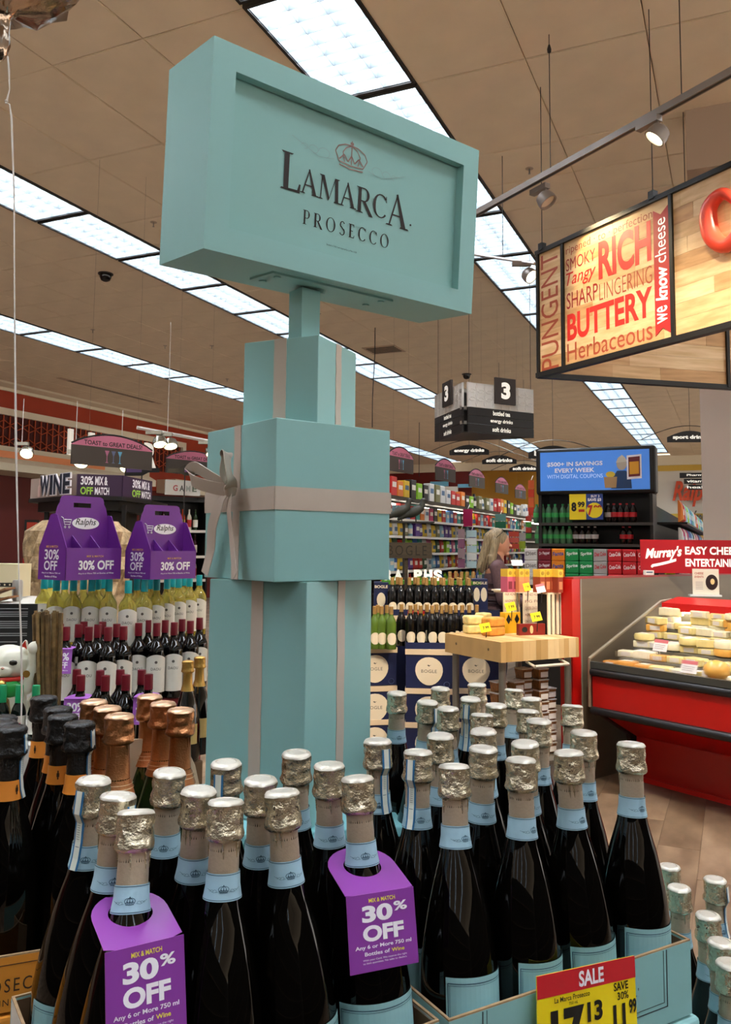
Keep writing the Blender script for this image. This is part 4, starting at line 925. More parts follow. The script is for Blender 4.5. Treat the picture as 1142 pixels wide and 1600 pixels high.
# ---------------------------------------------------------------- wine kiosk with WINE header
blackm = mat('fixture_black', '#14110f', .5)
kp = [atd(50, 760, 6.7), atd(120, 762, 6.15), atd(190, 762, 6.25), atd(236, 762, 6.8)]; c0 = kp[1]
kt = thing('wine_kiosk', 'black wine kiosk with WINE and mix and match header behind the carriers', 'display', (c0.x, c0.y, 0))
KP = [Vector((q.x-c0.x, q.y-c0.y)) for q in kp]; back = [KP[3]+Vector((0, .5)), KP[0]+Vector((0, .5))]
def polyprism(pts, z0, z1, m, name, parent, inset=0):
    cx = sum(p.x for p in pts)/len(pts); cy = sum(p.y for p in pts)/len(pts); q = [((p.x-cx)*(1-inset)+cx, (p.y-cy)*(1-inset)+cy) for p in pts]; n = len(q)
    mb = MB(); mb.add([(x, y, z0) for x, y in q]+[(x, y, z1) for x, y in q], [tuple(range(n-1, -1, -1)), tuple(range(n, 2*n))]+[(i, (i+1) % n, (i+1) % n+n, i+n) for i in range(n)]); return mb.part(name, m, parent)
polyprism(KP+back, 1.83, 1.86, blackm, 'cornice', kt, -.04); polyprism(KP+back, 1.755, 1.83, blackm, 'cornice', kt, .1); polyprism(KP+back, 0, 1.22, blackm, 'base', kt, .16)
polyprism(KP+back, 1.2, 1.24, blackm, 'shelf_board', kt, .0)
polyprism(KP+back, 1.24, 1.755, blackm, 'back_core', kt, .45)
for q in KP: MB().box(q.x*.86+.03, q.x*.86+.06, q.y*.86+.08, q.y*.86+.11, 1.2, 1.8).part('post', blackm, kt)
faces = [(KP[0], KP[1], mat('header_cream', '#a89488', .6)), (KP[1], KP[2], mat('header_plum', '#3b2440', .55)), (KP[2], KP[3], MATS['header_plum'])]
for i, (a, b_, m_) in enumerate(faces):
    d = b_-a; rz = math.atan2(d.y, d.x); L = d.length; M = Matrix.Translation((a.x, a.y, 0)) @ Matrix.Rotation(rz, 4, 'Z')
    MB().box(0, L, -.01, .01, 1.86, 2.02, M=M).part('header_panel', m_, kt)
    if i == 0:
        MB().lathe([(.022, 1.87), (.022, 1.95), (.008, 1.965), (.007, 2.01)], 10, M=M @ Matrix.Translation((L*.22, -.015, 0)) @ Matrix.Diagonal((1, .2, 1, 1))).part('bottle_picture', mat('picture_pale', '#c9a79c', .5), kt)
    else:
        mb_ = .08 if i == 1 else .3
        lettering(kt, '30%', L*mb_, 1.94, L*(mb_+.28), 2.005, white, y=-.012, bold=.03, M=M); lettering(kt, 'OFF', L*mb_, 1.868, L*(mb_+.28), 1.925, mat('print_lime', '#9fd04a', .5), y=-.012, bold=.03, M=M)
        lettering(kt, 'MIX &', L*(mb_+.32), 1.94, L*(mb_+.6), 2.005, white, y=-.012, bold=.03, M=M); lettering(kt, 'MATCH', L*(mb_+.32), 1.868, L*(mb_+.64), 1.925, white, y=-.012, bold=.03, M=M)
d = KP[1]-KP[0]; M = Matrix.Translation((KP[0].x, KP[0].y, 0)) @ Matrix.Rotation(math.atan2(d.y, d.x), 4, 'Z'); L = d.length
for q_, ch in enumerate('WINE'):
    a_, b2_ = L*(.34, .56, .64, .84)[q_], L*(.56, .63, .83, 1.0)[q_]
    lettering(kt, ch, a_, 1.866, b2_, 2.032, white, y=-.05, bold=.07, M=M, depth=.01); lettering(kt, ch, a_+.006, 1.873, b2_-.006, 2.025, mat('letter_navy', '#1b2536', .5), y=-.054, bold=.03, M=M)
cols = ['#1a2412', '#3a1016', '#c9b24a', '#b8411c', '#d8d2c0', '#243a1a']
bmini = [mat('far_glass_%d' % i, c, .2) for i, c in enumerate(cols)]; far_labels = [mat('far_label_%d' % i, c, .6) for i, c in enumerate(['#e0d8c0', '#d8742a', '#c8b448', '#b02a2a', '#f0ece0'])]
def far_bottle(gi, li, h=.3):
    def make():
        t = thing('wine_bottle', 'x', 'bottle'); MB().lathe([(.037, 0), (.037, h*.6), (.028, h*.7), (.014, h*.78), (.014, h)], 10).part('glass_body', bmini[gi], t, smooth=40)
        MB().lathe([(.0375, h*.15), (.0375, h*.5)], 10, cap=False).part('label', far_labels[li], t, smooth=40); return t
    return Kit(make)
FB = [far_bottle(i, j) for i, j in ((0, 0), (1, 0), (2, 1), (3, 2), (4, 3), (5, 4))]; FBn = ['dark green bottle', 'wine red bottle', 'yellow bottle', 'orange bottle', 'pale bottle', 'green bottle with white label']
for i, (x, D) in enumerate([(60, 6.6), (72, 6.5), (84, 6.45), (172, 6.25), (180, 6.3), (196, 6.4), (203, 6.5), (212, 6.55), (222, 6.6)]):
    p = atd(x, 800, D); k = (i*5+1) % 6; FB[k].put((p.x, p.y+.0, 1.242), 0, f'{FBn[k]} on the black wine kiosk shelf, {nth(i)} from left', 'bottles on the wine kiosk')
p = atd(47, 815, 6.3); t = thing('gift_bag_stand', 'rack of red and orange packets left of the wine kiosk', 'rack', (p.x, p.y, 0))
for i in range(5): MB().box(-.04+.006*i, .05, -.02, .02, 1.22+.09*i, 1.30+.09*i).part('packet', far_labels[(i*2+1) % 5] if i % 2 else mat('packet_red', '#a8341c', .5), t)
MB().box(-.05, .06, .02, .035, 0, 1.68).part('back_post', blackm, t)

# liquor shelf with GAME sign
a, b_ = atd(233, 800, 8.2), atd(326, 800, 8.6); d = b_-a; rz = math.atan2(d.y, d.x); LW = d.length
ls = thing('liquor_shelf', 'tall black liquor shelf with GAME sign left of the tower', 'shelf', (a.x, a.y, 0), rz)
MB().box(0, LW, .22, .24, 0, 2.0).part('back_panel', blackm, ls)
for xx in (0, LW-.02): MB().box(xx, xx+.02, 0, .22, 0, 2.0).part('side_panel', blackm, ls)
zs = [1.16, 1.4, 1.66, 1.9]
for z in zs[:3]:
    MB().box(.02, LW-.02, 0, .22, z-.03, z-.01).part('shelf_board', blackm, ls); MB().box(.02, LW-.02, -.006, -.001, z-.035, z-.008).part('price_rail', mat('rail_white', '#d8d4c8', .5), ls)
MB().box(0, LW, 0, .22, 1.94, 1.97).part('shelf_board', blackm, ls)
p0 = LW*.22; MB().box(p0, p0+.38, -.05, -.03, 2.0, 2.15).part('game_sign', mat('sign_pale', '#c9c8c2', .4), ls)
for i, (ch, c) in enumerate(zip('GAME', ['#a84a4a', '#4a4a48', '#9aa09a', '#5c6a5c'])): lettering(ls, ch, p0+.08+.07*i, 2.04, p0+.13+.07*i, 2.10, mat('game_ink_%d' % i, c, .5), y=-.052, bold=.03)
R0 = Matrix.Rotation(rz, 3, 'Z')
for r_, z in enumerate(zs[:3]):
    for i in range(8 if r_ < 3 else 6):
        q = Vector((a.x, a.y, 0))+R0 @ Vector((.05+.066*i*LW/.6, .1, z-.009)); k = rnd.randrange(6); FB[k].put(q, 0, f'{FBn[k]} {nth(i)} from left on the {["lowest", "middle", "top"][r_]} shelf of the liquor shelf', 'bottles on the liquor shelf', (.72,)*3)

# pink arched signs
def arch_sign(w=.75, h=.27):
    t = thing('arched_sign', 'x', 'sign'); n = 12
    top = [(-w/2+w*i/n, h*.62+h*.36*math.sin(PI*i/n)**.8) for i in range(n+1)]
    MB().prism([(-w/2, h*.6)]+top+[(w/2, h*.6)], -.006, .006).part('pink_panel', mat('sign_pink', '#c8708a', .5), t)
    MB().box(-w/2, w/2, -.007, .007, 0, h*.6).part('brown_panel', mat('sign_brown', '#3f352c', .5), t)
    MB().tube([(x, 0, z+.008) for x, z in top], .008, 6).part('arched_rail', blackm, t)
    lettering(t, 'TOAST to GREAT DEALS!', -w*.36, h*.64, w*.36, h*.78, K, y=-.008, bold=.02)
    for k, (x, m_) in enumerate(((-.06, mat('glass_pink', '#b56a86', .5)), (.0, mat('glass_slate', '#5a6480', .5)), (.06, mat('glass_cyan', '#5fa8c8', .5)))):
        mb = MB(); pts = [(x-.02, h*.5), (x+.02, h*.5), (x+.003, h*.33), (x+.003, h*.15), (x+.015, h*.12), (x-.015, h*.12), (x-.003, h*.15), (x-.003, h*.33)]; mb.prism(pts, -.009, -.007); mb.part('glass_picture', m_, t)
    for s in (-1, 1): MB().tube([(s*w*.3, 0, h*.9), (s*w*.3, 0, ZC-2.2)], .0009, 4).part('wire', mat('wire_tan', '#7d6b5a', .6), t)
    return t
AS = Kit(arch_sign)
arch_l = ['pink arched sign reading TOAST to GREAT DEALS! above the wine kiosk', 'pink arched sign partly behind the tower bow', 'pink arched sign nearest right of the tower', 'second pink arched sign right of the tower', 'third pink arched sign right of the tower', 'fourth pink arched sign right of the tower', 'farthest pink arched sign above the long gondola']
for i, (x, y, D) in enumerate([(176, 730, 7.0), (303, 742, 9.5), (626, 738, 7.3), (696, 752, 8.3), (745, 762, 9.9), (784, 771, 11.3), (813, 779, 12.8)]):
    p = atd(x, y, D); o_ = AS.put(p, PI/2+SR-.12 if i > 1 else PI/2+SR-.35, arch_l[i], 'pink arched signs', (1, 1, 1) if i < 2 else (.62, .7, .82))
    for ch in o_.children:
        if ch.name.startswith('wire'): ch.scale = (1, 1, (ZC-p.z)/(1 if i < 2 else .82)/(ZC-2.2))
# bottle-shaped dark signs, track lights of the wine department
for i, (x, y, D, s) in enumerate([(222, 735, 7.6, 1), (289, 735, 7.9, -1)]):
    p = atd(x, y, D); mb = MB(); L = .17; pts = [(-L, -.05), (0, -.05), (.06, -.02), (L, -.02), (L, .02), (.06, .02), (0, .05), (-L, .05)]
    mb.prism([(q[0]*s, q[1]) for q in pts], -.008, .008); t = thing('bottle_shaped_sign', ['dark bottle shaped sign pointing right above the wine shelves', 'dark bottle shaped sign pointing left above the wine shelves'][i], 'sign', p, -.2); mb.part('board', blackm, t)
    MB().box(-L*.9*s if s > 0 else .0, 0 if s > 0 else L*.9, -.01, -.008, -.018, .018).part('label_strip', mat('strip_plum', '#5a4070', .5), t)
    MB().tube([(0, 0, -.05), (0, 0, -1.3)], .006, 5).part('post', blackm, t)
def spot_head(parent, loc, aim, on=True, r=.055, box=True, housing=None, power=None, lampcol=(1, .76, .42)):
    h = housing or mat('spot_silver', '#8d8579', .4, metal=.3); aim = Vector(aim).normalized(); q = aim.to_track_quat('-Z', 'Y').to_matrix().to_4x4(); loc = Vector(loc)
    if box: MB().box(-.075, .075, -.022, .022, -.035, .0).part('ballast', h, parent).location = loc
    stem = loc+Vector((.06, 0, -.035)); c = stem+Vector((0, 0, -.075))
    MB().tube([stem, c-aim*.02], .006, 6).part('stem', h, parent)
    o = MB().lathe([(r*.5, .05), (r*.85, .035), (r, .0), (r, -.03), (r*.86, -.03), (r*.8, -.012)], 20, cap=False).part('lamp_head', h, parent, smooth=40); o.matrix_local = Matrix.Translation(c) @ q
    MB().lathe([(r*.5, .05), (r*.3, .055)], 16).part('lamp_cap', h, o)
    d = MB().lathe([(r*.82, -.014), (r*.82, -.012)], 20).part('lamp_lens', mat('spot_glow', '#ffe9b8', .4, emit=14) if on else mat('spot_off', '#b8b0a0', .3), o)
    if power:
        L = bpy.data.lights.new('spot_lamp', 'SPOT'); L.energy = power; L.spot_size = 1.5; L.spot_blend = .7; L.color = lampcol; L.shadow_soft_size = .04
        lo_ = bpy.data.objects.new('lamp_light', L); COL.objects.link(lo_); lo_.parent = parent; lo_.matrix_local = Matrix.Translation(c+aim*.04) @ q
a, b_ = atd(214, 668, 7.8), atd(330, 690, 8.2)
t = thing('track_light', 'white track rail with chrome spotlights above the wine shelves', 'light', a); tw_ = mat('track_white', '#dcd6cc', .4)
MB().tube([(0, 0, 0), b_-a], .018, 6).part('rail', tw_, t)
for f in (.22, .36, .93): spot_head(t, (b_-a)*f, (.25, -.4, -1), True, .07, True, mat('spot_chrome', '#a9a79c', .25, metal=.9), 18)
MB().tube([(b_-a)*.4, (b_-a)*.4+Vector((0, 0, 1.1))], .003, 4).part('wire', tw_, t)
for i, (x, y, D) in enumerate([(42, 708, 9.0), (127, 722, 8.0), (198, 730, 8.6)]):
    t = thing('spotlight', ['lit spotlight below the lattice at far left', 'lit spotlight under the pink arched sign', 'lit spotlight beside the dark bottle sign'][i], 'light', atd(x, y, D)); spot_head(t, (-.06, 0, .12), (.1, -.7, -.7), True, .075, True, MATS['spot_chrome'], 12); MB().tube([(-.06, 0, .12), (-.06, 0, .6)], .004, 4).part('wire', tw_, t)
# ---------------------------------------------------------------- long gondola behind the tower (faces the aisle, runs along u)
rail = mat('rail_white', '#d8d4c8', .5); gv = -3.2
G0 = VU(gv, 7.6, 0); LG = 8.6                        # local x runs along u, shelf face looks to +v
gz = math.atan2(Ud.y, Ud.x)
gon = thing('long_gondola', 'long black shelving gondola full of packets receding behind the tower', 'shelf', G0, gz)
# with rz = direction of u, local -y is +v
MB().box(0, LG, .30, .34, 0, 2.02).part('back_panel', blackm, gon); MB().box(0, LG, -.02, .32, 0, .12).part('base', blackm, gon)
levels = [2.0, 1.80, 1.62, 1.44, 1.26, 1.05]
MB().box(-.02, LG, -.06, .32, 1.985, 2.02).part('top_board', blackm, gon); MB().box(0, LG, -.066, -.06, 1.988, 2.012).part('price_rail', mat('rail_olive', '#3a3428', .5), gon)
for z in levels[1:]:
    MB().box(0, LG, -.03, .30, z-.03, z-.012).part('shelf_board', blackm, gon); MB().box(0, LG, -.045, -.03, z-.03, z-.004).part('price_rail', rail, gon)
MB().box(.3, LG*.95, .05, .09, 1.93, 1.955).part('light_tube', mat('tube_glow', '#fff6e0', .4, emit=5), gon)
pc = {'red': '#c22a26', 'yellow': '#e0bc2a', 'lime': '#8fc82c', 'teal': '#2a9a94', 'blue': '#2f64a8', 'orange': '#dd7a28', 'pink': '#d8709a', 'purple': '#5c3a88', 'white': '#dcdad4', 'dark green': '#1f4a2e', 'black': '#1d1b1c', 'sky blue': '#8ec0d8', 'khaki': '#77744a', 'magenta': '#b81c5c'}
def pk(color, kind):
    def make():
        t = thing('packet' if kind != 'carton' else 'small_carton', 'x', 'package'); m_ = mat('pack_'+color.replace(' ', '_'), pc[color], .45)
        w = .11; m2 = mat('pack_band_'+color.replace(' ', '_'), '#efe9dc' if color not in ('white', 'yellow') else '#4a6a8a', .5)
        if kind == 'carton': bevel(MB().box(-w/2, w/2, -.04, .04, 0, .15).part('body', m_, t), .004, 1); MB().box(-w*.35, w*.35, -.041, -.04, .07, .11).part('label_patch', m2, t)
        elif kind == 'pouch':
            mb = MB(); mb.add([(-w/2, -.002, .0), (w/2, -.002, 0), (w/2, -.002, .15), (-w/2, -.002, .15), (-w*.42, -.022, .02), (w*.42, -.022, .02), (w*.40, -.014, .12), (-w*.40, -.014, .12), (-w/2, .004, 0), (w/2, .004, 0), (w/2, .004, .15), (-w/2, .004, .15)], [(0, 1, 5, 4), (1, 2, 6, 5), (2, 3, 7, 6), (3, 0, 4, 7), (4, 5, 6, 7), (8, 9, 1, 0), (9, 10, 2, 1), (10, 11, 3, 2), (11, 8, 0, 3), (11, 10, 9, 8)])
            mb.part('bag', m_, t, smooth=40); MB().box(-w*.3, w*.3, -.0225, -.022, .05, .09).part('label_patch', m2, t)
        else:
            MB().lathe([(.030, 0), (.032, .01), (.032, .11), (.018, .125), (.018, .15)], 12).part('jar_body', m_, t, smooth=40); MB().lathe([(.0325, .03), (.0325, .08)], 12, cap=False).part('label_patch', m2, t)
        return t
    return Kit(make)
PK = {}
rown = ['top board', 'second shelf', 'third shelf', 'fourth shelf', 'fifth shelf', 'lowest shelf']
colseq = [['red', 'red', 'orange', 'yellow', 'black', 'lime', 'black', 'khaki', 'white', 'khaki', 'white', 'white'], ['yellow', 'red', 'sky blue', 'red', 'blue', 'red', 'teal', 'black', 'orange', 'white', 'magenta', 'black'],
          ['purple', 'yellow', 'white', 'yellow', 'khaki', 'sky blue', 'purple', 'orange'], ['pink', 'yellow', 'dark green', 'red', 'lime', 'lime', 'blue', 'pink', 'teal', 'white'], ['white', 'sky blue', 'blue', 'yellow', 'white', 'purple', 'red', 'yellow', 'red', 'dark green'], ['orange', 'blue', 'lime', 'white', 'teal', 'red']]
Rg = Matrix.Rotation(gz, 3, 'Z')
for r_, z in enumerate(levels):
    n = 0; x = .08; i = 0
    while x < LG-.1 and n < 42:
        c = colseq[r_][(i+ (i//7)) % len(colseq[r_])]; kind = ('carton', 'carton', 'pouch', 'pouch', 'pouch', 'jar')[r_] if rnd.random() > .2 else rnd.choice(['carton', 'pouch', 'jar'])
        k = (c, kind); PK.setdefault(k, pk(c, kind)); q = G0+Rg @ Vector((x, .03, z-.012 if r_ else 2.02))
        sc = (rnd.uniform(1.2, 1.7) if r_ == 0 else rnd.uniform(.95, 1.25))
        kn = {'carton': 'carton', 'pouch': 'packet', 'jar': 'jar'}[kind]
        PK[k].put(q, gz, f'{c} {kn}, {nth(n)} from the near end on the {rown[r_]} of the long gondola', f'{c} {kn}s on the {rown[r_]} of the long gondola', (1.15 if r_ else 1.4, 1, min(sc, 1.15) if r_ else sc*.85))
        x += .15 if r_ else .17+rnd.random()*.06; i += 1; n += 1
# hanging strips on the gondola front
def strip_item(x, y0, y1, w, D, col, label, segs=3):
    p = atd(x, y0, D); q = atd(x, y1, D); t = thing('hanging_strip', label, 'display strip', (p.x, p.y, q.z), -.5); h = p.z-q.z; ww = w*D/FPX
    for k in range(segs): MB().box(-ww/2, ww/2, -.012, .006, h*k/segs+.004, h*(k+1)/segs-.004).part('hanging_card', mat('strip_'+col[0].replace(' ', '_')+str(k % 2), col[1+k % 2], .5), t)
    MB().tube([(0, 0, h), (0, .06, h+.05)], .004, 5).part('hook', rail, t)
strip_item(731, 795, 823, 15, 9.6, ('magenta', '#b81c5c', '#d04a80'), 'magenta hanging card above the white strip', 1)
strip_item(737, 828, 888, 16, 9.2, ('sky', '#b8d8e0', '#dfe6e4'), 'pale blue and white hanging strip left of the woman', 5)
strip_item(721, 826, 888, 11, 9.2, ('mauve', '#8a5a78', '#a08a92'), 'mauve hanging strip beside the pale blue one', 4)
strip_item(782, 803, 826, 17, 11.0, ('green', '#1f6a4a', '#5a8a80'), 'dark green hanging card behind the woman', 2)
strip_item(803, 830, 858, 16, 9.6, ('coral', '#d8503c', '#e0685a'), 'coral red hanging packets right of the woman', 3)
strip_item(815, 832, 858, 12, 9.7, ('lime', '#a8c83c', '#b8b8b0'), 'lime hanging packets beside the coral ones', 2)
for (x, y0, y1, D, c, lb) in [(830, 750, 806, 8.9, ('redorange', '#c8361c', '#d8602c'), 'red and orange column of packets at the left post of the soda shelf'), (826, 806, 842, 8.9, ('greenred', '#3f8a2a', '#b83020'), 'green and red packets low on the soda shelf left post')]:
    strip_item(x, y0, y1, 9, D, c, lb, 4)

# ---------------------------------------------------------------- navy case display with round labels
navy = mat('case_navy', '#141d45', .5, noise=.05); creamb = mat('case_cream_band', '#d8c0a0', .55); badge = mat('badge_cream', '#e0d0b4', .55)
gold2 = mat('capsule_gold', '#b08a52', .4, metal=.4); redglass = mat('red_wine_glass', '#0b0a0a', .12)
def bg_kit(glass, h=.30):
    def make():
        t = thing('wine_bottle', 'x', 'bottle'); MB().lathe([(.036, 0), (.037, .004), (.037, .185), (.030, .208), (.018, .228), (.014, .245), (.014, .30)], 16).part('glass_body', glass, t, smooth=40)
        MB().lathe([(.0150, .245), (.0150, .299), (.013, .301)], 14).part('capsule', gold2, t, smooth=40)
        mb = MB(); n = 12; R = .0376; R = .0385
        for k in range(n):
            a, b2 = -1.0+2*k/n, -1.0+2*(k+1)/n; h1, h2 = .042*math.sqrt(max(0, 1-a*a)), .042*math.sqrt(max(0, 1-b2*b2)); p_, q_ = (R*math.cos(a), R*math.sin(a)), (R*math.cos(b2), R*math.sin(b2)); mb.add([(*p_, .075-h1), (*q_, .075-h2), (*q_, .075+h2), (*p_, .075+h1)], [(0, 1, 2, 3)])
        mb.part('round_label', badge, t); return t
    return Kit(make)
BGK = bg_kit(redglass); BGG = bg_kit(mat('green_white_glass', '#5f7a2c', .08, trans=.3))
def bcase(x, y, rz, z, label, w=.33, d=.28, h=.265, badge_on=True):
    t = thing('wine_case', label, 'case', (x, y, z), rz, 'navy wine cases of the round-label display')
    bevel(MB().box(0, w, 0, d, 0, h-.002).part('body', navy, t), .003, 1); MB().box(-.004, w+.004, -.006, d, h-.038, h-.001).part('cream_band', creamb, t)
    def bad(M, s=1):
        n = 24; pts = []
        for k in range(n):
            a = 2*PI*k/n; r_ = .5+.06*math.sin(a); pts.append((w/2+.097*s*math.cos(a)*(1+.10*math.sin(a)), h*.44+.098*math.sin(a)))
        MB().prism(pts, -.0035, -.0022, M=M).part('round_badge', badge, t)
    bad(Matrix.Identity(4))
    lettering(t, 'BOGLE', w/2-.055, h*.40, w/2+.055, h*.40+.022, lblink, y=-.004, bold=.0, spacing=1.1)
    MB().prism([(w/2-.014, h*.40+.052), (w/2+.0, h*.40+.044), (w/2+.016, h*.40+.056), (w/2+.004, h*.40+.051), (w/2-.004, h*.40+.056)], -.0042, -.0036).part('bird_mark', lblink, t)
    n = 20; MB().tube([(w-.03+.02*math.cos(2*PI*k/n)-.01, -.0035, .03+.018*math.sin(2*PI*k/n)) for k in range(n)], .0012, 4, closed=True).part('seal_mark', mat('seal_blue', '#5a6a90', .5), t)
    ML = Matrix.Rotation(-PI/2, 4, 'Z') @ Matrix.Translation((-d, 0, 0)); n = 20
    MB().prism([(d/2+.055*math.cos(2*PI*k/n), h*.44+.088*math.sin(2*PI*k/n)) for k in range(n)], -.0035, -.0022, M=ML).part('round_badge', badge, t)
    return t
D1 = 5.95
pA = atd(634, 1000, D1); pB = atd(708, 1000, D1-.03)
rzb = math.atan2(pB.y-pA.y, pB.x-pA.x)
nm = ['bottom', 'middle', 'upper']
def zy(y, D): return atd(650, y, D).z
zt_ = zy(1014, D1); hh = .272
for k in range(3):
    z = zt_-hh*(k+1); lv = ['top', 'middle', 'bottom'][k]
    bcase(pA.x, pA.y, rzb, max(z, .0), f'navy wine case with cream oval badge, {lv} of the middle stack', h=hh)
    bcase(pA.x+.335, pA.y+.02, rzb, max(z, 0), f'navy wine case with cream oval badge, {lv} of the stack behind the butcher table', h=hh)
    q = atd(574, 1000, D1+.05); bcase(q.x-.1, q.y, rzb+.30, max(z, 0), f'navy wine case with cream oval badge, {lv} of the stack beside the tower', h=hh-.003, w=.32)
tb = zt_
for i, (x, D) in enumerate([(641, 6.03), (657, 6.03), (675, 6.03), (690, 6.03), (704, 6.03)]): p = atd(x, 990, D); BGK.put((p.x, p.y, tb), -1.45, f'dark wine bottle with gold capsule, {nth(i)} of the front line in the lower tray', 'gold capsuled bottles of the round-label display')
for i, (x, D) in enumerate([(627, 6.14), (632+17, 6.14), (667, 6.15), (682, 6.15), (697, 6.15), (712, 6.12), (722, 6.12), (733, 6.12), (745, 6.14)]): p = atd(x, 990, D); BGK.put((p.x, p.y, tb), -1.45, f'dark wine bottle with gold capsule, {nth(i)} of the rear line in the lower tray', 'gold capsuled bottles of the round-label display')
# low tray walls
for i, (x0, x1, D, lb) in enumerate([(634, 708, 5.95, 'navy tray edge holding the lower gold capsuled bottles'), (709, 776, 5.95, 'navy tray edge behind the butcher table')]):
    a = atd(x0, 1000, D); b_ = atd(x1, 1000, D); tr_ = thing('wine_tray', lb, 'case', (a.x, a.y, tb), math.atan2(b_.y-a.y, b_.x-a.x)); L = (b_-a).xy.length
    MB().box(0, L, -.0, .004, 0, .045).box(0, .004, .004, .22, 0, .045).box(L-.004, L, .004, .22, 0, .045).part('tray_wall', navy, tr_)
for i, (x, D) in enumerate([(585, 6.0), (596, 6.0), (611, 5.98), (604, 6.1), (590, 6.12)]): p = atd(x, 990, D); BGG.put((p.x, p.y, zt_-.006), -1.4, f'green glass white wine with gold capsule, {["leftmost beside the tower", "second from the tower", "third from the tower, nearest", "behind the front three at right", "behind the front three at left"][i]}', 'green white wines beside the tower')
# upper tier
D2 = 6.42; zu = zy(962, D2-.12)
a = atd(600, 900, D2-.12); b_ = atd(684, 900, D2-.12)
for i, (x0, x1, dd, lb) in enumerate([(608, 681, 0, 'navy case behind, left of the upper tier'), (683, 747, 0, 'navy case behind, centre of the upper tier'), (748, 780, 0, 'navy case behind, right of the upper tier')]):
    a = atd(x0, 900, D2-.12); b_ = atd(x1, 900, D2-.12); t = thing('wine_tray', lb, 'case', (a.x, a.y, 0), math.atan2(b_.y-a.y, b_.x-a.x)); L = (b_-a).xy.length
    z1 = zu+.0; MB().box(0, L, 0, .26, 0, z1-.02).part('body', navy, t); MB().box(-.001, L+.001, -.003, .0, z1-.045, z1-.0).part('cream_band', creamb, t); MB().box(0, L, 0, .004, z1-.02, z1+.045).part('tray_wall', navy, t)
ut = [(613, 0), (623, .0), (634, 0), (645, 0), (653, .02), (664, 0), (676, 0), (684, .02), (692, 0), (699, .02), (707, 0), (716, 0), (724, .02), (733, 0)]
xs = 613
for i in range(10):
    p = atd(xs+i*13.3, 900, D2-.06); BGK.put((p.x, p.y, zu-.018), -1.45, f'dark wine bottle with gold capsule, {nth(i)} of the front line on the upper tier', 'upper gold capsuled bottles of the round-label display')
for i in range(9):
    p = atd(xs+8+i*13.6, 900, D2+.03); BGK.put((p.x, p.y, zu-.018), -1.45, f'dark wine bottle with gold capsule, {nth(i)} of the rear line on the upper tier', 'upper gold capsuled bottles of the round-label display')
pst_ = atd(693, 900, D2+.35); t = thing('wine_tray', 'navy plinth at the back carrying a few gold capsuled bottles', 'case', (pst_.x, pst_.y, 0), 0); MB().box(0, .32, 0, .2, 0, 1.0).part('body', navy, t)
for i in range(5): p = atd(703+i*9, 900, D2+.42); BGK.put((p.x, p.y, 1.0), -1.4, f'dark wine bottle with gold capsule on the rear plinth, {nth(i)} from left', 'rear gold capsuled bottles')
# price card
p = atd(637, 953, D2-.2); t = thing('price_card', 'yellow price card with red top on the navy trays', 'sign', (p.x, p.y, p.z-.13), -.1); MB().box(0, .125, 0, .003, 0, .10).part('card', mat('card_yellow', '#f0d416', .35), t); MB().box(0, .125, 0, .003, .10, .125).part('header', MATS['card_red'], t)
lettering(t, '11', .01, .03, .045, .085, K, y=-.001, bold=.04); lettering(t, '99', .05, .05, .07, .085, K, y=-.001); lettering(t, '7', .078, .03, .098, .085, K, y=-.001, bold=.04); lettering(t, '99', .10, .05, .12, .085, K, y=-.001)
# side poster cases seen right of the upper tier and left by the tower
for i, (x0, x1, y0, y1, D, lb) in enumerate([(738, 762, 905, 945, 6.55, 'tall navy carton with two oval badges right of the upper bottles'), (584, 607, 910, 955, 6.5, 'tall navy carton with oval badge beside the tower')]):
    a = atd(x0, y1, D); b_ = atd(x1, y0, D); t = thing('wine_carton', lb, 'box', (a.x, a.y, 0), 0); w = b_.x-a.x; MB().box(0, w, 0, .2, 0, b_.z).part('body', navy, t); z0 = a.z
    for k in range(2 if i == 0 else 1):
        cx = w*(.28+.46*k) if i == 0 else w*.5; MB().prism([(cx+w*(.2 if i == 0 else .3)*math.cos(2*PI*j/16), z0+(b_.z-z0)*.4+.055*math.sin(2*PI*j/16)) for j in range(16)], -.004, -.001).part('round_badge', badge, t)
    lettering(t, 'BOGLE', w*.05, z0+(b_.z-z0)*.8, w*.95, z0+(b_.z-z0)*.9, badge, y=-.002, bold=.03)
# turf strip, standing white letters, dark plank sign, two dark birds
tf = atd(597, 914, D2-.0); item(MB().box(0, .78, -.05, .10, -.03, .0), 'turf_strip', mat('turf_green', '#4a8a24', .9, noise=.5, nscale=60, bump=1, bscale=150), 'green artificial turf strip behind the gold capsules', 'turf', (tf.x, tf.y+.18, 1.235), 0)
item(MB().box(0, .78, -.05, .10, 0, 1.2), 'turf_stand', navy, 'dark stand carrying the green turf strip', 'stand', (tf.x, tf.y+.18, 0), 0)
wl = mat('letter_white', '#f6f1e4', .4)
pts = [(606, 'R'), (621, 'A'), (634, 'L'), (655, 'P'), (667, 'H'), (683, 'S')]
for i, (x, ch) in enumerate([(607, 'R'), (622, 'A'), (639, 'L'), (653, 'P'), (669, 'H'), (677, "'"), (684, 'S')]):
    a = atd(x-6, 910, D2+.15); w = (13 if ch != "'" else 4)*a.y/FPX; t = thing('standing_letter', {"'": 'white standing apostrophe before the last S'}.get(ch, f'white standing letter {ch} on the green turf'), 'letter', (a.x, tf.y+.18, 1.235), 0, 'white standing letters on the turf')
    lettering(t, ch, 0, 0 if ch != "'" else .055, w, .085, wl, y=0, bold=.05, depth=.02, name='letter')
a = atd(606, 872, 6.35); b_ = atd(675, 848, 6.35); t = thing('plank_sign', 'dark brown plank sign reading BOGLE on a post', 'sign', (a.x, a.y, 0), 0)
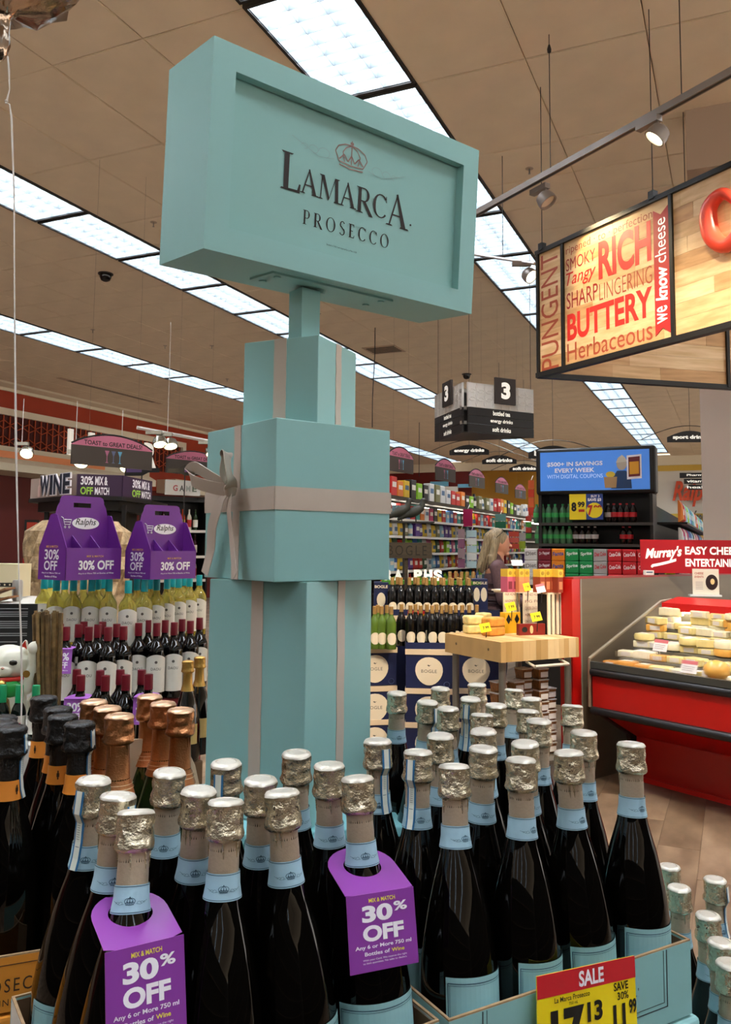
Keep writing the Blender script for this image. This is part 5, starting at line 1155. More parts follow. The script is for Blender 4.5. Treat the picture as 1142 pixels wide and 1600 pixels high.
w = b_.x-a.x; MB().box(-.03, w, 0, .02, a.z, b_.z).part('plank', mat('plank_dark', '#33291a', .7, noise=.4, nscale=12, stretch=(.2, 1, 3)), t); lettering(t, 'BOGLE', .0, a.z+.022, w*.88, b_.z-.022, mat('carved_dark', '#17120a', .8), y=-.001, bold=.0, spacing=1.3)
MB().box(w*.38, w*.46, .021, .04, 0, a.z+.05).part('post', MATS['plank_dark'], t)
MB().box(w*.38-.08, w*.46+.08, .0, .08, 0, .02).part('foot', MATS['plank_dark'], t)
# wire stand for the birds
t = thing('wire_stand', 'black wire stand carrying two dark bird figures', 'stand', (a.x, 6.95, 0), 0); MB().box(-.05, .40, -.08, .08, 1.70, 1.712).part('platform', blackm, t); MB().tube([(.15, 0, 0), (.15, 0, 1.7)], .012, 6).part('post', blackm, t); MB().lathe([(.15, 0), (.15, .01)], 16, (.15, 0, 0)).part('foot', blackm, t)
bm_ = mat('bird_dark', '#2b2c26', .6)
for i, (x, y, lb) in enumerate([(626, 797, 'dark grey bird figure, the left of the two'), (648, 797, 'dark grey bird figure, the right of the two')]):
    p = atd(x, 813, 6.95); t = thing('bird_figurine', lb, 'figurine', (p.x, p.y, 1.713), 0, 'dark bird figures')
    blob([('e', (0, 0, .085), (.085, .04, .042), Matrix.Rotation(-.5, 4, 'Y')), ('l', (.05, 0, .11), (.068, 0, .165), .03, .022), ('e', (.072, 0, .178), (.026, .022, .022)), ('l', (-.06, 0, .06), (-.135, 0, .02), .028, .014), ('l', (.09, 0, .176), (.118, 0, .168), .009, .003)], 'body', bm_, t, .005)
    MB().tube([(.01, -.012, 0), (.005, -.012, .06)], .005, 5).tube([(.01, .012, 0), (.005, .012, .06)], .005, 5).part('legs', bm_, t)

# ---------------------------------------------------------------- aisle sign 3 and arched aisle labels
sgb = mat('aisle_black', '#17120f', .5); sgw = mat('aisle_pattern_grey', '#d2cdc5', .5); sgd = mat('aisle_brown', '#2e2420', .5)
pa = atd(731, 671, 8.6); pb = atd(834, 681, 9.0); pl0 = atd(679, 687, 9.42); pl1 = atd(722, 673, 8.62); zlo3, zhi3 = 2.715, 3.24
a3 = thing('aisle_sign', 'hanging three-sided aisle sign numbered 3', 'sign', (pa.x, pa.y, 0), 0)
def apanel(P0, P1, z0, z1):
    d = (P1-P0); L = d.xy.length; M = Matrix.Translation((P0.x-pa.x, P0.y-pa.y, 0)) @ Matrix.Rotation(math.atan2(d.y, d.x), 4, 'Z'); hz = (z1-z0); zm = z0+hz*.50
    MB().box(0, L, 0, .02, zm, z1, M=M).part('pattern_panel', sgw, a3)
    for k in range(3): MB().box(0, L, 0, .02, z0+hz*.167*k+.002, z0+hz*.167*(k+1)-.002, M=M).part('category_slat', sgb, a3)
    mb = MB(); n = 8
    for i in range(n):
        for j in range(3):
            cx = L*(i+.5)/n; cz = zm+(z1-zm)*(.17+.33*j); rx, rz_ = L/n*.62, (z1-zm)*.24
            pts = [(min(max(cx+rx*math.cos(q*PI/5), .005), L-.005), -.0015, min(max(cz+rz_*math.sin(q*PI/5), zm+.004), z1-.004)) for q in range(10)]
            mb.tube([M @ Vector(p) for p in pts], .0018, 3, closed=True)
    mb.part('ring_pattern', mat('ring_pale2', '#e8e4dc', .5), a3, kind='stuff')
    s = L*.31; cx = L*.54; zc = z1-s*.25; MB().box(cx-s/2, cx+s/2, -.03, -.005, zc-s*.5, zc+s*.55, M=M).part('number_plate', sgd, a3)
    lettering(a3, '3', cx-s*.22, zc-s*.3, cx+s*.22, zc+s*.38, wl, y=-.032, bold=.05, M=M)
    for k, w_ in enumerate(('soft drinks', 'energy drinks', 'bottled tea')): wd = L*(.28, .34, .26)[k]/2; lettering(a3, w_, L*.5-wd, z0+hz*.167*k+hz*.035, L*.5+wd, z0+hz*.167*k+hz*.13, wl, y=-.003, bold=.03, M=M)
apanel(pa, pb, zlo3, zhi3); apanel(pl0, pl1, zlo3, zhi3)
q_ = [pa-pa, pb-pa, pl0-pa, pl1-pa]; mb = MB(); mb.add([(q.x, q.y, zlo3-.012) for q in q_]+[(q.x, q.y, zlo3) for q in q_], [(0, 1, 2, 3), (4, 7, 6, 5), (0, 4, 5, 1), (1, 5, 6, 2), (2, 6, 7, 3), (3, 7, 4, 0)]); mb.part('bottom_plate', sgb, a3)
for z in (zlo3+.08, zlo3+.24, zlo3+.42): MB().box(-.075, .01, .03, .10, z, z+.035).part('corner_clamp', mat('clamp_grey', '#8a8780', .4, metal=.5), a3)
MB().box(-.08, .02, .10, .13, zlo3, zhi3-.06).part('inner_post', sgb, a3)
for q in (Vector((.02, .06, 0)), Vector(pb-pa)*.96+Vector((0, .02, 0)), (pl0-pa)+Vector((.04, .02, 0))): MB().tube([(q.x, q.y, zlo3), (q.x, q.y, ZC)], .0025, 4).part('wire', blackm, a3)
def arch_label(x, y, D, txt, w, label, rz=0):
    p = atd(x, y, D); t = thing('aisle_label', label, 'sign', p, rz, 'black arched aisle labels'); h = w*.26; n = 12
    MB().prism([(-w/2, 0)]+[(-w/2+w*i/n, h*.45+h*.55*math.sin(PI*i/n)) for i in range(n+1)]+[(w/2, 0)], -.008, .008).part('board', sgb, t)
    lettering(t, txt, -w*.38, h*.2, w*.38, h*.62, wl, y=-.01, bold=.05)
    MB().tube([(-w*1.1+w*2.2*i/16, .0, h*.2+h*1.25*math.sin(PI*i/16)) for i in range(17)], .006, 5).part('arched_rail', mat('wire_grey', '#5f5a52', .4, metal=.6), t)
    MB().tube([(0, 0, h), (0, 0, ZC-p.z)], .003, 4).part('wire', MATS['wire_grey'], t)
arch_label(733, 711, 12.5, 'energy drinks', .6, 'black arched label reading energy drinks left of the others', -.2)
arch_label(780, 725, 14.5, 'soft drinks', .6, 'black arched label reading soft drinks, the nearer one', -.2)
arch_label(819, 737, 16.0, 'soft drinks', .58, 'black arched label reading soft drinks, the farther one', -.2)
arch_label(864, 716, 10.5, 'bottled tea', .62, 'black arched label half hidden behind the blue header', -.2)
arch_label(1078, 691, 11.5, 'sport drinks', .62, 'black arched label reading sport drinks beside the pillar', -.1)
# far wall dressing
for i, (x0, x1, y0, y1, c, lb) in enumerate([(672, 700, 752, 760, '#6fb0c8', 'pale blue strip sign on the far red wall'), (715, 737, 756, 762, '#6fb0c8', 'second pale blue strip sign on the far red wall'), (655, 715, 760, 775, '#cfc6b4', 'cream framed panel on the far red wall')]):
    a, b_ = atu(x0, y1, 30.8), atu(x1, y0, 30.8); item(MB().box(0, (b_-a).xy.length, 0, .06, 0, b_.z-a.z), 'wall_sign', mat('far_sign_%d' % i, c, .5), lb, 'sign', a, SR)
p = atu(1051, 803, 30.85); q = atu(1120, 768, 30.85); t = thing('store_name_letters', 'orange script store name on the far white wall', 'sign', p, SR); L = (q-p).xy.length
lettering(t, 'Ralphs', 0, .25, L*1.05, 1.15, mat('letters_orange', '#d8502a', .5), y=0, bold=.03, shear=.35, depth=.05); lettering(t, 'fresh fare', L*.45, -.35, L*1.1, .12, mat('letters_grey', '#6a6862', .5), y=0, shear=.4, depth=.03)
# ---------------------------------------------------------------- soda end cap
EV0, EV1, EU = -1.86, -.73, 8.6; EW = EV1-EV0
ec = thing('soda_endcap', 'black end-of-aisle soda shelf with blue lit savings header', 'shelf', VU(EV0, EU, 0), SR)
MB().box(0, EW, .42, .45, 0, 2.5).part('back_panel', blackm, ec)
for x in (0, EW-.03): MB().box(x, x+.03, 0, .42, 0, 2.06).part('side_panel', blackm, ec)
bevel(MB().box(-.02, EW+.04, -.03, .2, 2.05, 2.53).part('header_box', blackm, ec), .03, 3)
MB().box(.03, EW-.02, -.036, -.03, 2.09, 2.49).part('header_panel', mat('header_blue', '#3f78c8', .35, emit=.25), ec)
L = lambda s, x0, z0, x1, z1, m=white, b=.03, **k: lettering(ec, s, x0, z0, x1, z1, m, y=-.038, bold=b, **k)
L('$500+ IN SAVINGS', .10, 2.335, .66, 2.385); L('EVERY WEEK', .18, 2.275, .58, 2.32); L('WITH DIGITAL COUPONS', .10, 2.215, .66, 2.255, mat('print_paleblue', '#b8d0f0', .5, emit=.2), .0)
skin_p = mat('poster_grey', '#b9ab98', .5)
def flat(pts, m, name, y=-.0385): return MB().prism(pts, y, y+.0015).part(name, m, ec)
def ell(cx, cz, rx, rz, n=14): return [(cx+rx*math.cos(2*PI*k/n), cz+rz*math.sin(2*PI*k/n)) for k in range(n)]
flat([(.74, 2.10), (.94, 2.10), (.93, 2.24), (.88, 2.28), (.80, 2.28), (.76, 2.22)], mat('poster_navy', '#1f3f6a', .5), 'poster_figure'); flat(ell(.845, 2.345, .05, .06), skin_p, 'poster_figure', -.039); flat([(.79, 2.36), (.90, 2.37), (.88, 2.41), (.85, 2.44), (.81, 2.41)], mat('poster_hat', '#cfc6b4', .5), 'poster_figure', -.0395)
flat([(.68, 2.11), (.79, 2.11), (.80, 2.22), (.67, 2.22)], mat('poster_bag', '#b58f62', .5), 'poster_bag', -.040); flat(ell(.735, 2.245, .045, .03), mat('poster_fruit', '#d8b83a', .5), 'poster_bag', -.0395)
flat([(.895, 2.19), (1.035, 2.20), (1.035, 2.44), (.895, 2.43)], white, 'poster_phone', -.041); flat([(.91, 2.215), (1.02, 2.222), (1.02, 2.42), (.91, 2.412)], mat('poster_maroon', '#6a1f2a', .5), 'poster_phone', -.0425); flat([(.92, 2.24), (1.01, 2.245), (1.01, 2.37), (.92, 2.365)], mat('poster_orange', '#e0a02c', .5), 'poster_phone', -.0435)
SZ = [1.775, 1.56]
for z in SZ+[1.355]:
    MB().box(.03, EW-.03, 0, .42, z-.035, z-.015).part('shelf_board', blackm, ec); MB().box(.0, EW, -.012, 0, z-.04, z-.012).part('price_rail', mat('rail_dark', '#3a3632', .4), ec)
MB().box(.03, EW-.03, 0, .42, 0, .9).part('base', blackm, ec)
def soda(body, lab, cap, capn):
    def make():
        t = thing('soda_bottle', 'x', 'bottle'); MB().lathe([(.030, 0), (.034, .01), (.034, .10), (.036, .13), (.030, .17), (.014, .205), (.012, .215)], 14).part('bottle_body', body, t, smooth=40)
        MB().lathe([(.0355, .07), (.0365, .125)], 14, cap=False).part('wrap_label', lab, t, smooth=40); MB().lathe([(.0135, .213), (.0135, .232)], 10).part('cap', cap, t, smooth=40); return t
    return Kit(make)
gs = soda(mat('clear_plastic_green', '#5f8f6a', .15, trans=.4), mat('wrap_green', '#2f9a4a', .4), mat('cap_green2', '#1f9a50', .4), 0); rs = soda(mat('cola_dark', '#1a0d0a', .15), mat('wrap_red', '#b82028', .4), mat('cap_red', '#c83038', .4), 0); gy = soda(mat('cola_dark', '#1a0d0a', .15), mat('wrap_grey', '#b0a8a4', .4), mat('cap_grey', '#a8a29c', .4), 0)
def ecx(px, y=800): return atu(px, y, EU+.06).dot(Vd)-EV0
for i, px in enumerate((836, 845, 855, 865, 877, 887)): gs.put(VU(EV0+ecx(px+2), EU+.07, SZ[0]-.014), 0, f'green labelled soda bottle, {nth(i)} from left on the upper soda shelf', 'green labelled soda bottles', (1, 1, .85))
for i, px in enumerate((950, 959, 969, 979, 989)): (rs if i else gy).put(VU(EV0+ecx(px), EU+.07, SZ[0]-.014), 0, f'dark cola bottle, {nth(i)} from left on the upper soda shelf', 'dark cola bottles', (1, 1, .85))
for i, px in enumerate((840, 850, 859, 869, 879, 889)): gs.put(VU(EV0+ecx(px), EU+.07, SZ[1]-.014), 0, f'green labelled soda bottle, {nth(i)} from left on the lower soda shelf', 'green labelled soda bottles', (1, 1, .78))
for i, px in enumerate((899, 909, 919, 929)): gy.put(VU(EV0+ecx(px), EU+.07, SZ[1]-.014), 0, f'grey labelled cola bottle, {nth(i)} from left on the lower soda shelf', 'grey labelled cola bottles', (1, 1, .78))
for i, px in enumerate((973, 983)): rs.put(VU(EV0+ecx(px), EU+.07, SZ[1]-.014), 0, f'red labelled cola bottle, {["left", "right"][i]} of the pair on the lower soda shelf', 'red labelled cola bottles', (1, 1, .78))
x0, x1 = ecx(892), ecx(944); xm = (x0+x1)/2; zt3 = atu(918, 772, EU).z; zb3 = atu(918, 812, EU).z
t = thing('soda_price_signs', 'pair of price signs 8.99 and 7.99 hanging on the soda shelf', 'sign', VU(EV0, EU-.02, 0), SR)
MB().box(x0, xm, -.004, 0, zb3, zt3).part('yellow_card', MATS['card_yellow'], t); MB().box(xm, x1, -.004, 0, zb3, zt3).part('blue_card', mat('card_blue', '#24408a', .4), t); hz = zt3-zb3; w = xm-x0
lettering(t, '8', x0+w*.12, zb3+hz*.32, x0+w*.42, zb3+hz*.68, K, y=-.006, bold=.05); lettering(t, '99', x0+w*.5, zb3+hz*.48, x0+w*.92, zb3+hz*.7, K, y=-.006, bold=.04)
MB().prism(ell((xm+x1)/2, zb3+hz*.36, w*.48, hz*.3), -.006, -.004).part('yellow_oval', MATS['card_yellow'], t)
rp_ = mat('print_red', '#c03018', .5); lettering(t, '7', xm+w*.1, zb3+hz*.16, xm+w*.4, zb3+hz*.56, rp_, y=-.0075, bold=.05); lettering(t, '99', xm+w*.45, zb3+hz*.32, xm+w*.92, zb3+hz*.56, rp_, y=-.0075, bold=.05)
lettering(t, 'BUY 3', xm+w*.3, zb3+hz*.86, xm+w*.8, zb3+hz*.96, white, y=-.006, bold=.03); lettering(t, 'SAVE $3', xm+w*.1, zb3+hz*.7, xm+w*.9, zb3+hz*.83, white, y=-.006, bold=.05); MB().box(x0+w*.55, x0+w*.9, -.006, -.004, zb3+hz*.3, zb3+hz*.4).part('red_dash', rp_, t)
# twelve-packs on the end cap deck
packs = {'w': ('#d4d0cc', '#8a8480', 'white twelve-pack', 'Diet'), 'm': ('#7a1424', '#e0d4d4', 'maroon twelve-pack', 'Dr Pepper'), 'o': ('#e88a20', '#2a4a9a', 'orange twelve-pack', 'Fanta'), 'g': ('#128a48', '#e8f0e8', 'green twelve-pack', 'Sprite'), 's': ('#a8a4a2', '#c03038', 'silver twelve-pack', 'Diet Coke'), 'r': ('#c81c26', '#f0dcdc', 'red twelve-pack', 'Coca-Cola')}
def packk(c):
    col, ink_, nm_, tx = packs[c]
    def make():
        t = thing('soda_carton', 'x', 'box'); m_ = mat('pack12_'+c, col, .4); bevel(MB().box(0, .128, 0, .26, 0, .118).part('body', m_, t), .008, 2)
        l = lettering(t, tx, .012, .045, .118, .085, mat('pack12ink_'+c, ink_, .5), y=-.001, bold=.03, slope=.01); return t
    return Kit(make)
PKS = {c: packk(c) for c in packs}
cn = ['bottom', 'middle', 'top']; seq = 'wmoggsrrr'
zb4 = atu(940, 916, 8.3).z
dk_ = thing('pack_deck', 'low black deck carrying the soda twelve-packs', 'stand', VU(EV0-.1, 8.18, 0), SR); MB().box(0, 1.3, 0, .30, 0, zb4-.002).part('body', blackm, dk_)
for k in range(3 if True else 0):
    for i, c in enumerate(seq):
        z = zb4+.12*k
        if k == 2 and c in 'zz': continue
        PKS[c].put(VU(EV0-.06+.134*i, 8.2+.004*((i*3+k) % 3), z), SR, f'{packs[c][2]}, {nth(i)} from left in the {cn[k]} layer of sodas', 'soda twelve-packs on the end cap')
# right side of the end cap gondola: products receding along u
g2 = VU(EV1+.01, EU+.48, 0); t = thing('right_gondola', 'black gondola behind the soda end cap, right side full of packets', 'shelf', g2, gz)
MB().box(0, 7.5, .02, .5, 0, 1.95).part('body', blackm, t)
for z in (1.78, 1.5, 1.2): MB().box(0, 7.5, -.28, .02, z-.02, z).part('shelf_board', blackm, t)
cs2 = [['orange', 'red', 'sky blue', 'lime', 'sky blue', 'blue', 'teal', 'sky blue', 'white'], ['white', 'magenta', 'white', 'magenta', 'blue', 'blue', 'sky blue', 'black'], ['khaki', 'white', 'khaki', 'orange', 'black', 'khaki']]
for r_, z in enumerate((1.78, 1.5, 1.2)):
    for i in range(18):
        c = cs2[r_][i % len(cs2[r_])]; k = (c, 'pouch'); PK.setdefault(k, pk(c, 'pouch')); q = g2+Rg @ Vector((.1+.36*i, -.2, z)); rn = ['top', 'middle', 'lower'][r_]
        PK[k].put(q, gz, f'{c} packet on the {rn} shelf behind the soda end cap', f'{c} packets on the {rn} shelf behind the soda end cap', (2.0, 2, 1.5))
# dark stacked board signs at the far right
p0_ = atd(1095, 760, 12.5); t = thing('category_boards', 'three black hanging category boards, one under another, beside the pillar', 'sign', p0_, -.2)
for i in range(3):
    z = .17-.09*i; MB().box(-.3+.06*i, .35, 0, .02, z-.04, z+.04).part('board', sgb, t); lettering(t, ['Pharmacy', 'vitamins', 'health'][i], -.2, z-.02, .15, z+.02, wl, y=-.002, bold=.02)
MB().tube([(.2, .01, .2), (.2, .01, ZC-p0_.z)], .003, 4).part('wire', blackm, t)

# ---------------------------------------------------------------- half wall with red end, cheese case
m_dir = Vector((.78, .62, 0)).normalized(); e_dir = Vector((.60, -.80, 0)).normalized()
hw0 = Vector((1.415, 5.47, 0)); rzm = math.atan2(m_dir.y, m_dir.x)
hw = thing('half_wall', 'brown-grey half wall with red end post behind the cheese case', 'partition', hw0, rzm)
MB().box(0, 2.2, .0, .10, 0, 1.30).part('panel', mat('panel_taupe', '#6f6250', .45, noise=.12, nscale=4, stretch=(.3, 1, 3), metal=.25), hw)
redg = mat('case_red', '#b4120e', .3, noise=.05, nscale=3); 
a = atd(884, 960, 5.55); 
MB().box(-.085, -.0, -.0, .10, 0, 1.30).part('end_post', redg, hw); MB().box(-.07, 2.2, .0, .11, 1.30, 1.312).part('top_cap', mat('cap_red2', '#8a2018', .4), hw); MB().box(-.0, .012, -.004, 0, 0, 1.30).part('edge_strip', mat('edge_grey', '#8a8278', .4), hw)
# case: local x along e_dir (to the right, towards the camera), local y inward
cc0 = Vector((1.44, 5.34, 0)); rze = math.atan2(e_dir.y, e_dir.x); CL = 2.3
cc = thing('cheese_case', 'red refrigerated cheese case with slanted glass and black bumper rails', 'display case', cc0, rze)
def run(poly, x0, x1, name, m, **k):                 # poly (y,z) extruded along x
    M = Matrix(((0, 1, 0, 0), (1, 0, 0, 0), (0, 0, 1, 0), (0, 0, 0, 1))); return MB().prism(poly, x0, x1, M=M).part(name, m, cc, **k)
run([(.02, .50), (.02, .70), (.06, .70), (.06, .50)], 0, CL, 'upper_panel', redg)
run([(.05, .46), (.40, .28), (.40, 0), (.46, 0), (.46, .30), (.10, .50), (.05, .50)], .05, CL, 'lower_panel', redg)
run([(.40, .0), (.385, .0), (.385, .03), (.40, .03)], .05, CL, 'kick_strip', mat('kick_red', '#d02018', .4), label='bright red kick strip')
for z in (.72, .48): MB().tube([(-.0, .015, z), (CL, .015, z)], .026, 10).part('bumper_rail', mat('bumper_black', '#17171a', .35), cc, smooth=60)
MB().box(0, CL, .0, .03, .745, .785).part('sill_strip', mat('sill_grey', '#4c4d4a', .35, metal=.5), cc)
run([(.06, .60), (.9, .60), (.9, .0), (.94, .0), (.94, 1.14), (.9, 1.14), (.9, .66), (.06, .66)], 0.03, CL, 'tub', mat('tub_dark', '#2c2a28', .5))
run([(.02, 1.0-.5), (.02, .77), (.94, .77), (.94, 0), (.46, 0), (.40, .28), (.05, .47)], -.03, 0, 'end_panel', mat('end_dark', '#3a2018', .5))
fr_ = MB(); fr_.tube([(-.015, .01, .50), (-.015, .01, .80), (-.015, .80, 1.135), (-.015, .93, 1.145)], .011, 6); fr_.part('end_frame', mat('frame_champagne', '#a89c88', .35, metal=.7), cc, smooth=50)
gl = mat('case_glass', '#ffffff', .02, trans=1, ior=1.08, alpha=.25)
MB().box(0, CL, -.0, .004, .785, .87).part('front_glass', gl, cc)
run([(.02, .80), (.02, .87), (.86, 1.13), (.9, 1.13), (.9, .8)], -.006, -.002, 'end_glass', gl)
run([(.80, 1.115), (.98, 1.15), (.98, 1.165), (.80, 1.13)], 0, CL, 'canopy_top', mat('canopy_red', '#c01a1c', .3)); run([(.79, 1.075), (.81, 1.075), (.81, 1.13), (.79, 1.13)], 0, CL, 'canopy_lip', mat('canopy_red', '#c01a1c', .3))
MB().box(.05, CL, .83, .88, 1.065, 1.085).part('light_tube', mat('tube_glow_warm', '#fff2c8', .4, emit=22), cc)
run([(.81, 1.085), (.93, 1.085), (.93, 1.11), (.81, 1.11)], 0, CL, 'canopy_underside', mat('under_cream', '#cfc8b0', .5))
for k in range(5): MB().box(.04, CL, .08+.16*k, .24+.16*k, .70+.052*k, .743+.052*k).part('step_shelf', mat('step_steel', '#77756e', .4, metal=.5), cc)
# cheeses
cheese_cols = {'pale yellow': '#e0cc8a', 'golden': '#dba24a', 'orange': '#d8762c', 'cream': '#e6dcbc', 'ivory': '#ece4cc', 'amber': '#c98a3a'}
def chk(shape, cname):
    def make():
        t = thing('cheese', 'x', 'cheese'); m_ = mat('cheese_'+cname.replace(' ', '_'), cheese_cols[cname], .35, noise=.12, nscale=20, coat=.4); lp_ = mat('price_label', '#dad2cc', .5)
        if shape == 'wedge':
            mb = MB(); pts = [(-.06, -.04), (.07, -.015), (.07, .015), (-.06, .05)]; mb.add([(x, y, 0) for x, y in pts]+[(x*.97, y*.96, .045) for x, y in pts], [(3, 2, 1, 0), (4, 5, 6, 7), (0, 1, 5, 4), (1, 2, 6, 5), (2, 3, 7, 6), (3, 0, 4, 7)]); bevel(mb.part('cheese_body', m_, t), .005, 2); MB().box(-.04, .01, -.02, .025, .0455, .0465).part('price_sticker', lp_, t)
        elif shape == 'block':
            bevel(MB().box(-.055, .055, -.035, .035, 0, .04).part('cheese_body', m_, t), .006, 2); MB().box(-.03, .03, -.0365, -.0352, .008, .034).part('price_sticker', lp_, t)
        elif shape == 'round':
            MB().lathe([(.05, 0), (.062, .008), (.064, .03), (.058, .042), (.03, .046)], 24).part('cheese_body', m_, t, smooth=50); MB().box(-.03, .03, -.02, .02, .0465, .0475).part('price_sticker', lp_, t)
        else:
            mb = MB(); mb.lathe([(.012, -.065), (.055, -.045), (.072, -.01), (.07, .02), (.045, .05), (.012, .06)], 22, (0, 0, .06), M=None); mb.part('cheese_body', m_, t, smooth=60); MB().box(-.05, -.005, -.062, -.058, .03, .06).part('price_sticker', lp_, t)
        return t
    return Kit(make)
CHK = {}
Rc = Matrix.Rotation(rze, 3, 'Z')
shn = {'wedge': 'cheese wedge', 'block': 'cheese block', 'round': 'round cheese', 'loaf': 'large domed cheese'}
rr = random.Random(4); stepn = ['front', 'second', 'third', 'fourth', 'back']
for k in range(5):
    for i in range(18):
        x = .06+.118*i+rr.uniform(-.012, .012)
        for j in range(1 if k < 2 else (2 if rr.random() < .75 else 1)+(1 if k >= 3 and rr.random() < .6 else 0)):
            sh_ = rr.choice(['wedge', 'block', 'block', 'round'] if k else ['block', 'wedge', 'round']); c = rr.choice(['pale yellow', 'cream', 'ivory', 'golden', 'pale yellow', 'cream'] if not (k == 0 and i < 3) else ['orange', 'amber'])
            if k == 0 and i == 6: sh_, c = 'loaf', 'golden'
            CHK.setdefault((sh_, c), chk(sh_, c)); q = cc0+Rc @ Vector((x, .16+.16*k, .745+.052*k+.046*j))
            CHK[(sh_, c)].put(q, rze+rr.uniform(-.35, .35), f'{c} {shn[sh_]}, {nth(i)} from the left end in the {stepn[k]} row{["", " second layer", " third layer"][j]}', 'packed cheeses in the case', rr.uniform(.95, 1.2))
def card(x, y, z, w=.105, h=.075, lab='', big=None, tilt=-.35, spin=0):
    q = cc0+Rc @ Vector((x, y, z)); t = thing('price_card', lab, 'sign', q, rze+spin, 'price cards in the cheese case'); M = Matrix.Rotation(tilt, 4, 'X')
    MB().box(-w/2, w/2, 0, .002, 0, h, M=M).part('card', mat('card_white', '#e4dedd', .5), t); MB().box(-w/2, w/2, -.001, 0, h*.72, h, M=M).part('card_band', mat('card_rose', '#c86a70', .5), t)
    mb = MB()
    for k in range(3): mb.box(-w*.4, w*.35-.006*k, -.001, 0, h*(.5-.15*k), h*(.55-.15*k), M=M)
    mb.part('printed_lines', mat('print_grey2', '#a89ea0', .6), t); MB().tube([(0, .003, 0), (0, .01, .72-z)], .002, 4).part('pin', rail, t)
for x, y, z, s, lb in [(.30, .30, .86, -.1, 'on the left packets'), (.62, .10, .78, 0, 'low among the front cheeses'), (.75, .62, 1.0, .1, 'standing high at the back left'), (1.02, .60, 1.0, -.05, 'standing high at the back centre'), (1.0, .34, .88, .1, 'in the middle of the case'), (1.28, .34, .88, 0, 'at the right frame edge'), (1.6, .5, .95, 0, 'beyond the frame edge')]: card(x, y, z, lab='white price card with rose band '+lb, spin=s)
# leaflet stand and sign on the counter
p = atd(1108, 938, 5.95); t = thing('leaflet_stand', 'small white leaflet stand with round plate picture on the case top', 'sign', (p.x-.0, p.y, 1.168), -.15)
MB().box(-.135, .08, -.03, .03, 0, .012).part('foot', mat('acrylic_white', '#dcdcdc', .3), t); MB().box(-.11, .07, 0, .004, .012, .195).part('leaflet', mat('leaflet_cream', '#d9d2c2', .5), t)
MB().prism(ell(.02, .10, .042, .055, 20), -.002, 0).part('plate_picture', mat('plate_dark', '#2a1a1c', .5), t); MB().prism(ell(.025, .105, .015, .022, 8), -.003, -.002).part('cheese_picture', mat('plate_cheese', '#e0c48a', .5), t)
lettering(t, 'CHEESE', -.095, .155, -.035, .17, mat('print_brick', '#a83a2c', .5), y=-.001, bold=.02); lettering(t, 'EVENTS', -.095, .13, -.035, .145, MATS['print_brick'], y=-.001, bold=.02)
mb = MB(); [mb.box(-.09, -.04, -.001, 0, .05+.012*i, .054+.012*i) for i in range(5)]; mb.part('printed_lines', mat('print_grey2', '#a89ea0', .6), t)
p0 = atd(1001, 895, 6.1); p1 = atd(1190, 897, 6.05); t = thing('promotion_board', 'red promotion board with white script behind the cheese case', 'sign', p0, math.atan2(p1.y-p0.y, p1.x-p0.x)); L_ = (p1-p0).xy.length; hS = atd(1001, 843, 6.1).z-p0.z
MB().box(0, L_, 0, .006, 0, hS).part('board', mat('board_red', '#a31420', .4), t); MB().box(.1, .13, .006, .05, -.02, .1).box(L_-.13, L_-.1, .006, .05, -.02, .1).part('clip', blackm, t)
q = p0-EYE
def sx(px): return (atd(px, 870, 6.1).x-p0.x)
lettering(t, "Murray's", sx(1008), hS*.34, sx(1064), hS*.74, wl, y=-.001, bold=.035, shear=.25, slope=.02); lettering(t, 'EASY CHEESE', sx(1069), hS*.56, sx(1069)+(sx(1110)-sx(1069))*2.15, hS*.80, wl, y=-.001, bold=.03); lettering(t, 'ENTERTAINING', sx(1069), hS*.2, sx(1069)+(sx(1110)-sx(1069))*2.15, hS*.44, wl, y=-.001, bold=.03)
mb = MB(); mb.strip([Vector((sx(1018)+(sx(1055)-sx(1018))*i/10, -.0015, hS*(.22+.012*i+.002*i*i*.3))) for i in range(11)], Vector((0, 0, .010)), Vector((0, 1, 0)), .0004); mb.tube([(sx(1018)+.006*math.cos(a*PI/4), -.0015, hS*.20+.008*math.sin(a*PI/4)) for a in range(9)], .003, 4); mb.part('swoosh', wl, t)
# goods on the half wall top, beyond the board
for i, (x, c) in enumerate([(.62, 'white'), (.9, 'lime'), (1.1, 'white'), (1.35, 'lime'), (1.5, 'purple')]):
    k = (c, 'carton'); PK.setdefault(k, pk(c, 'carton')); q = hw0+m_dir*(x+.25); PK[k].put((q.x-.03, q.y+.04, 1.313), 0, f'{c} small carton on the half wall top under the red board, {nth(i)} from left', None, (.6, .5, .22))

# ---------------------------------------------------------------- pillar
p = atd(1128, 800, 7.3); pil = struct(MB().box(-.16, .42, 0, .45, 0, ZC), 'pillar', mat('pillar_paint', '#c4b6aa', .5), loc=(p.x, p.y, 0), rz=-.55)

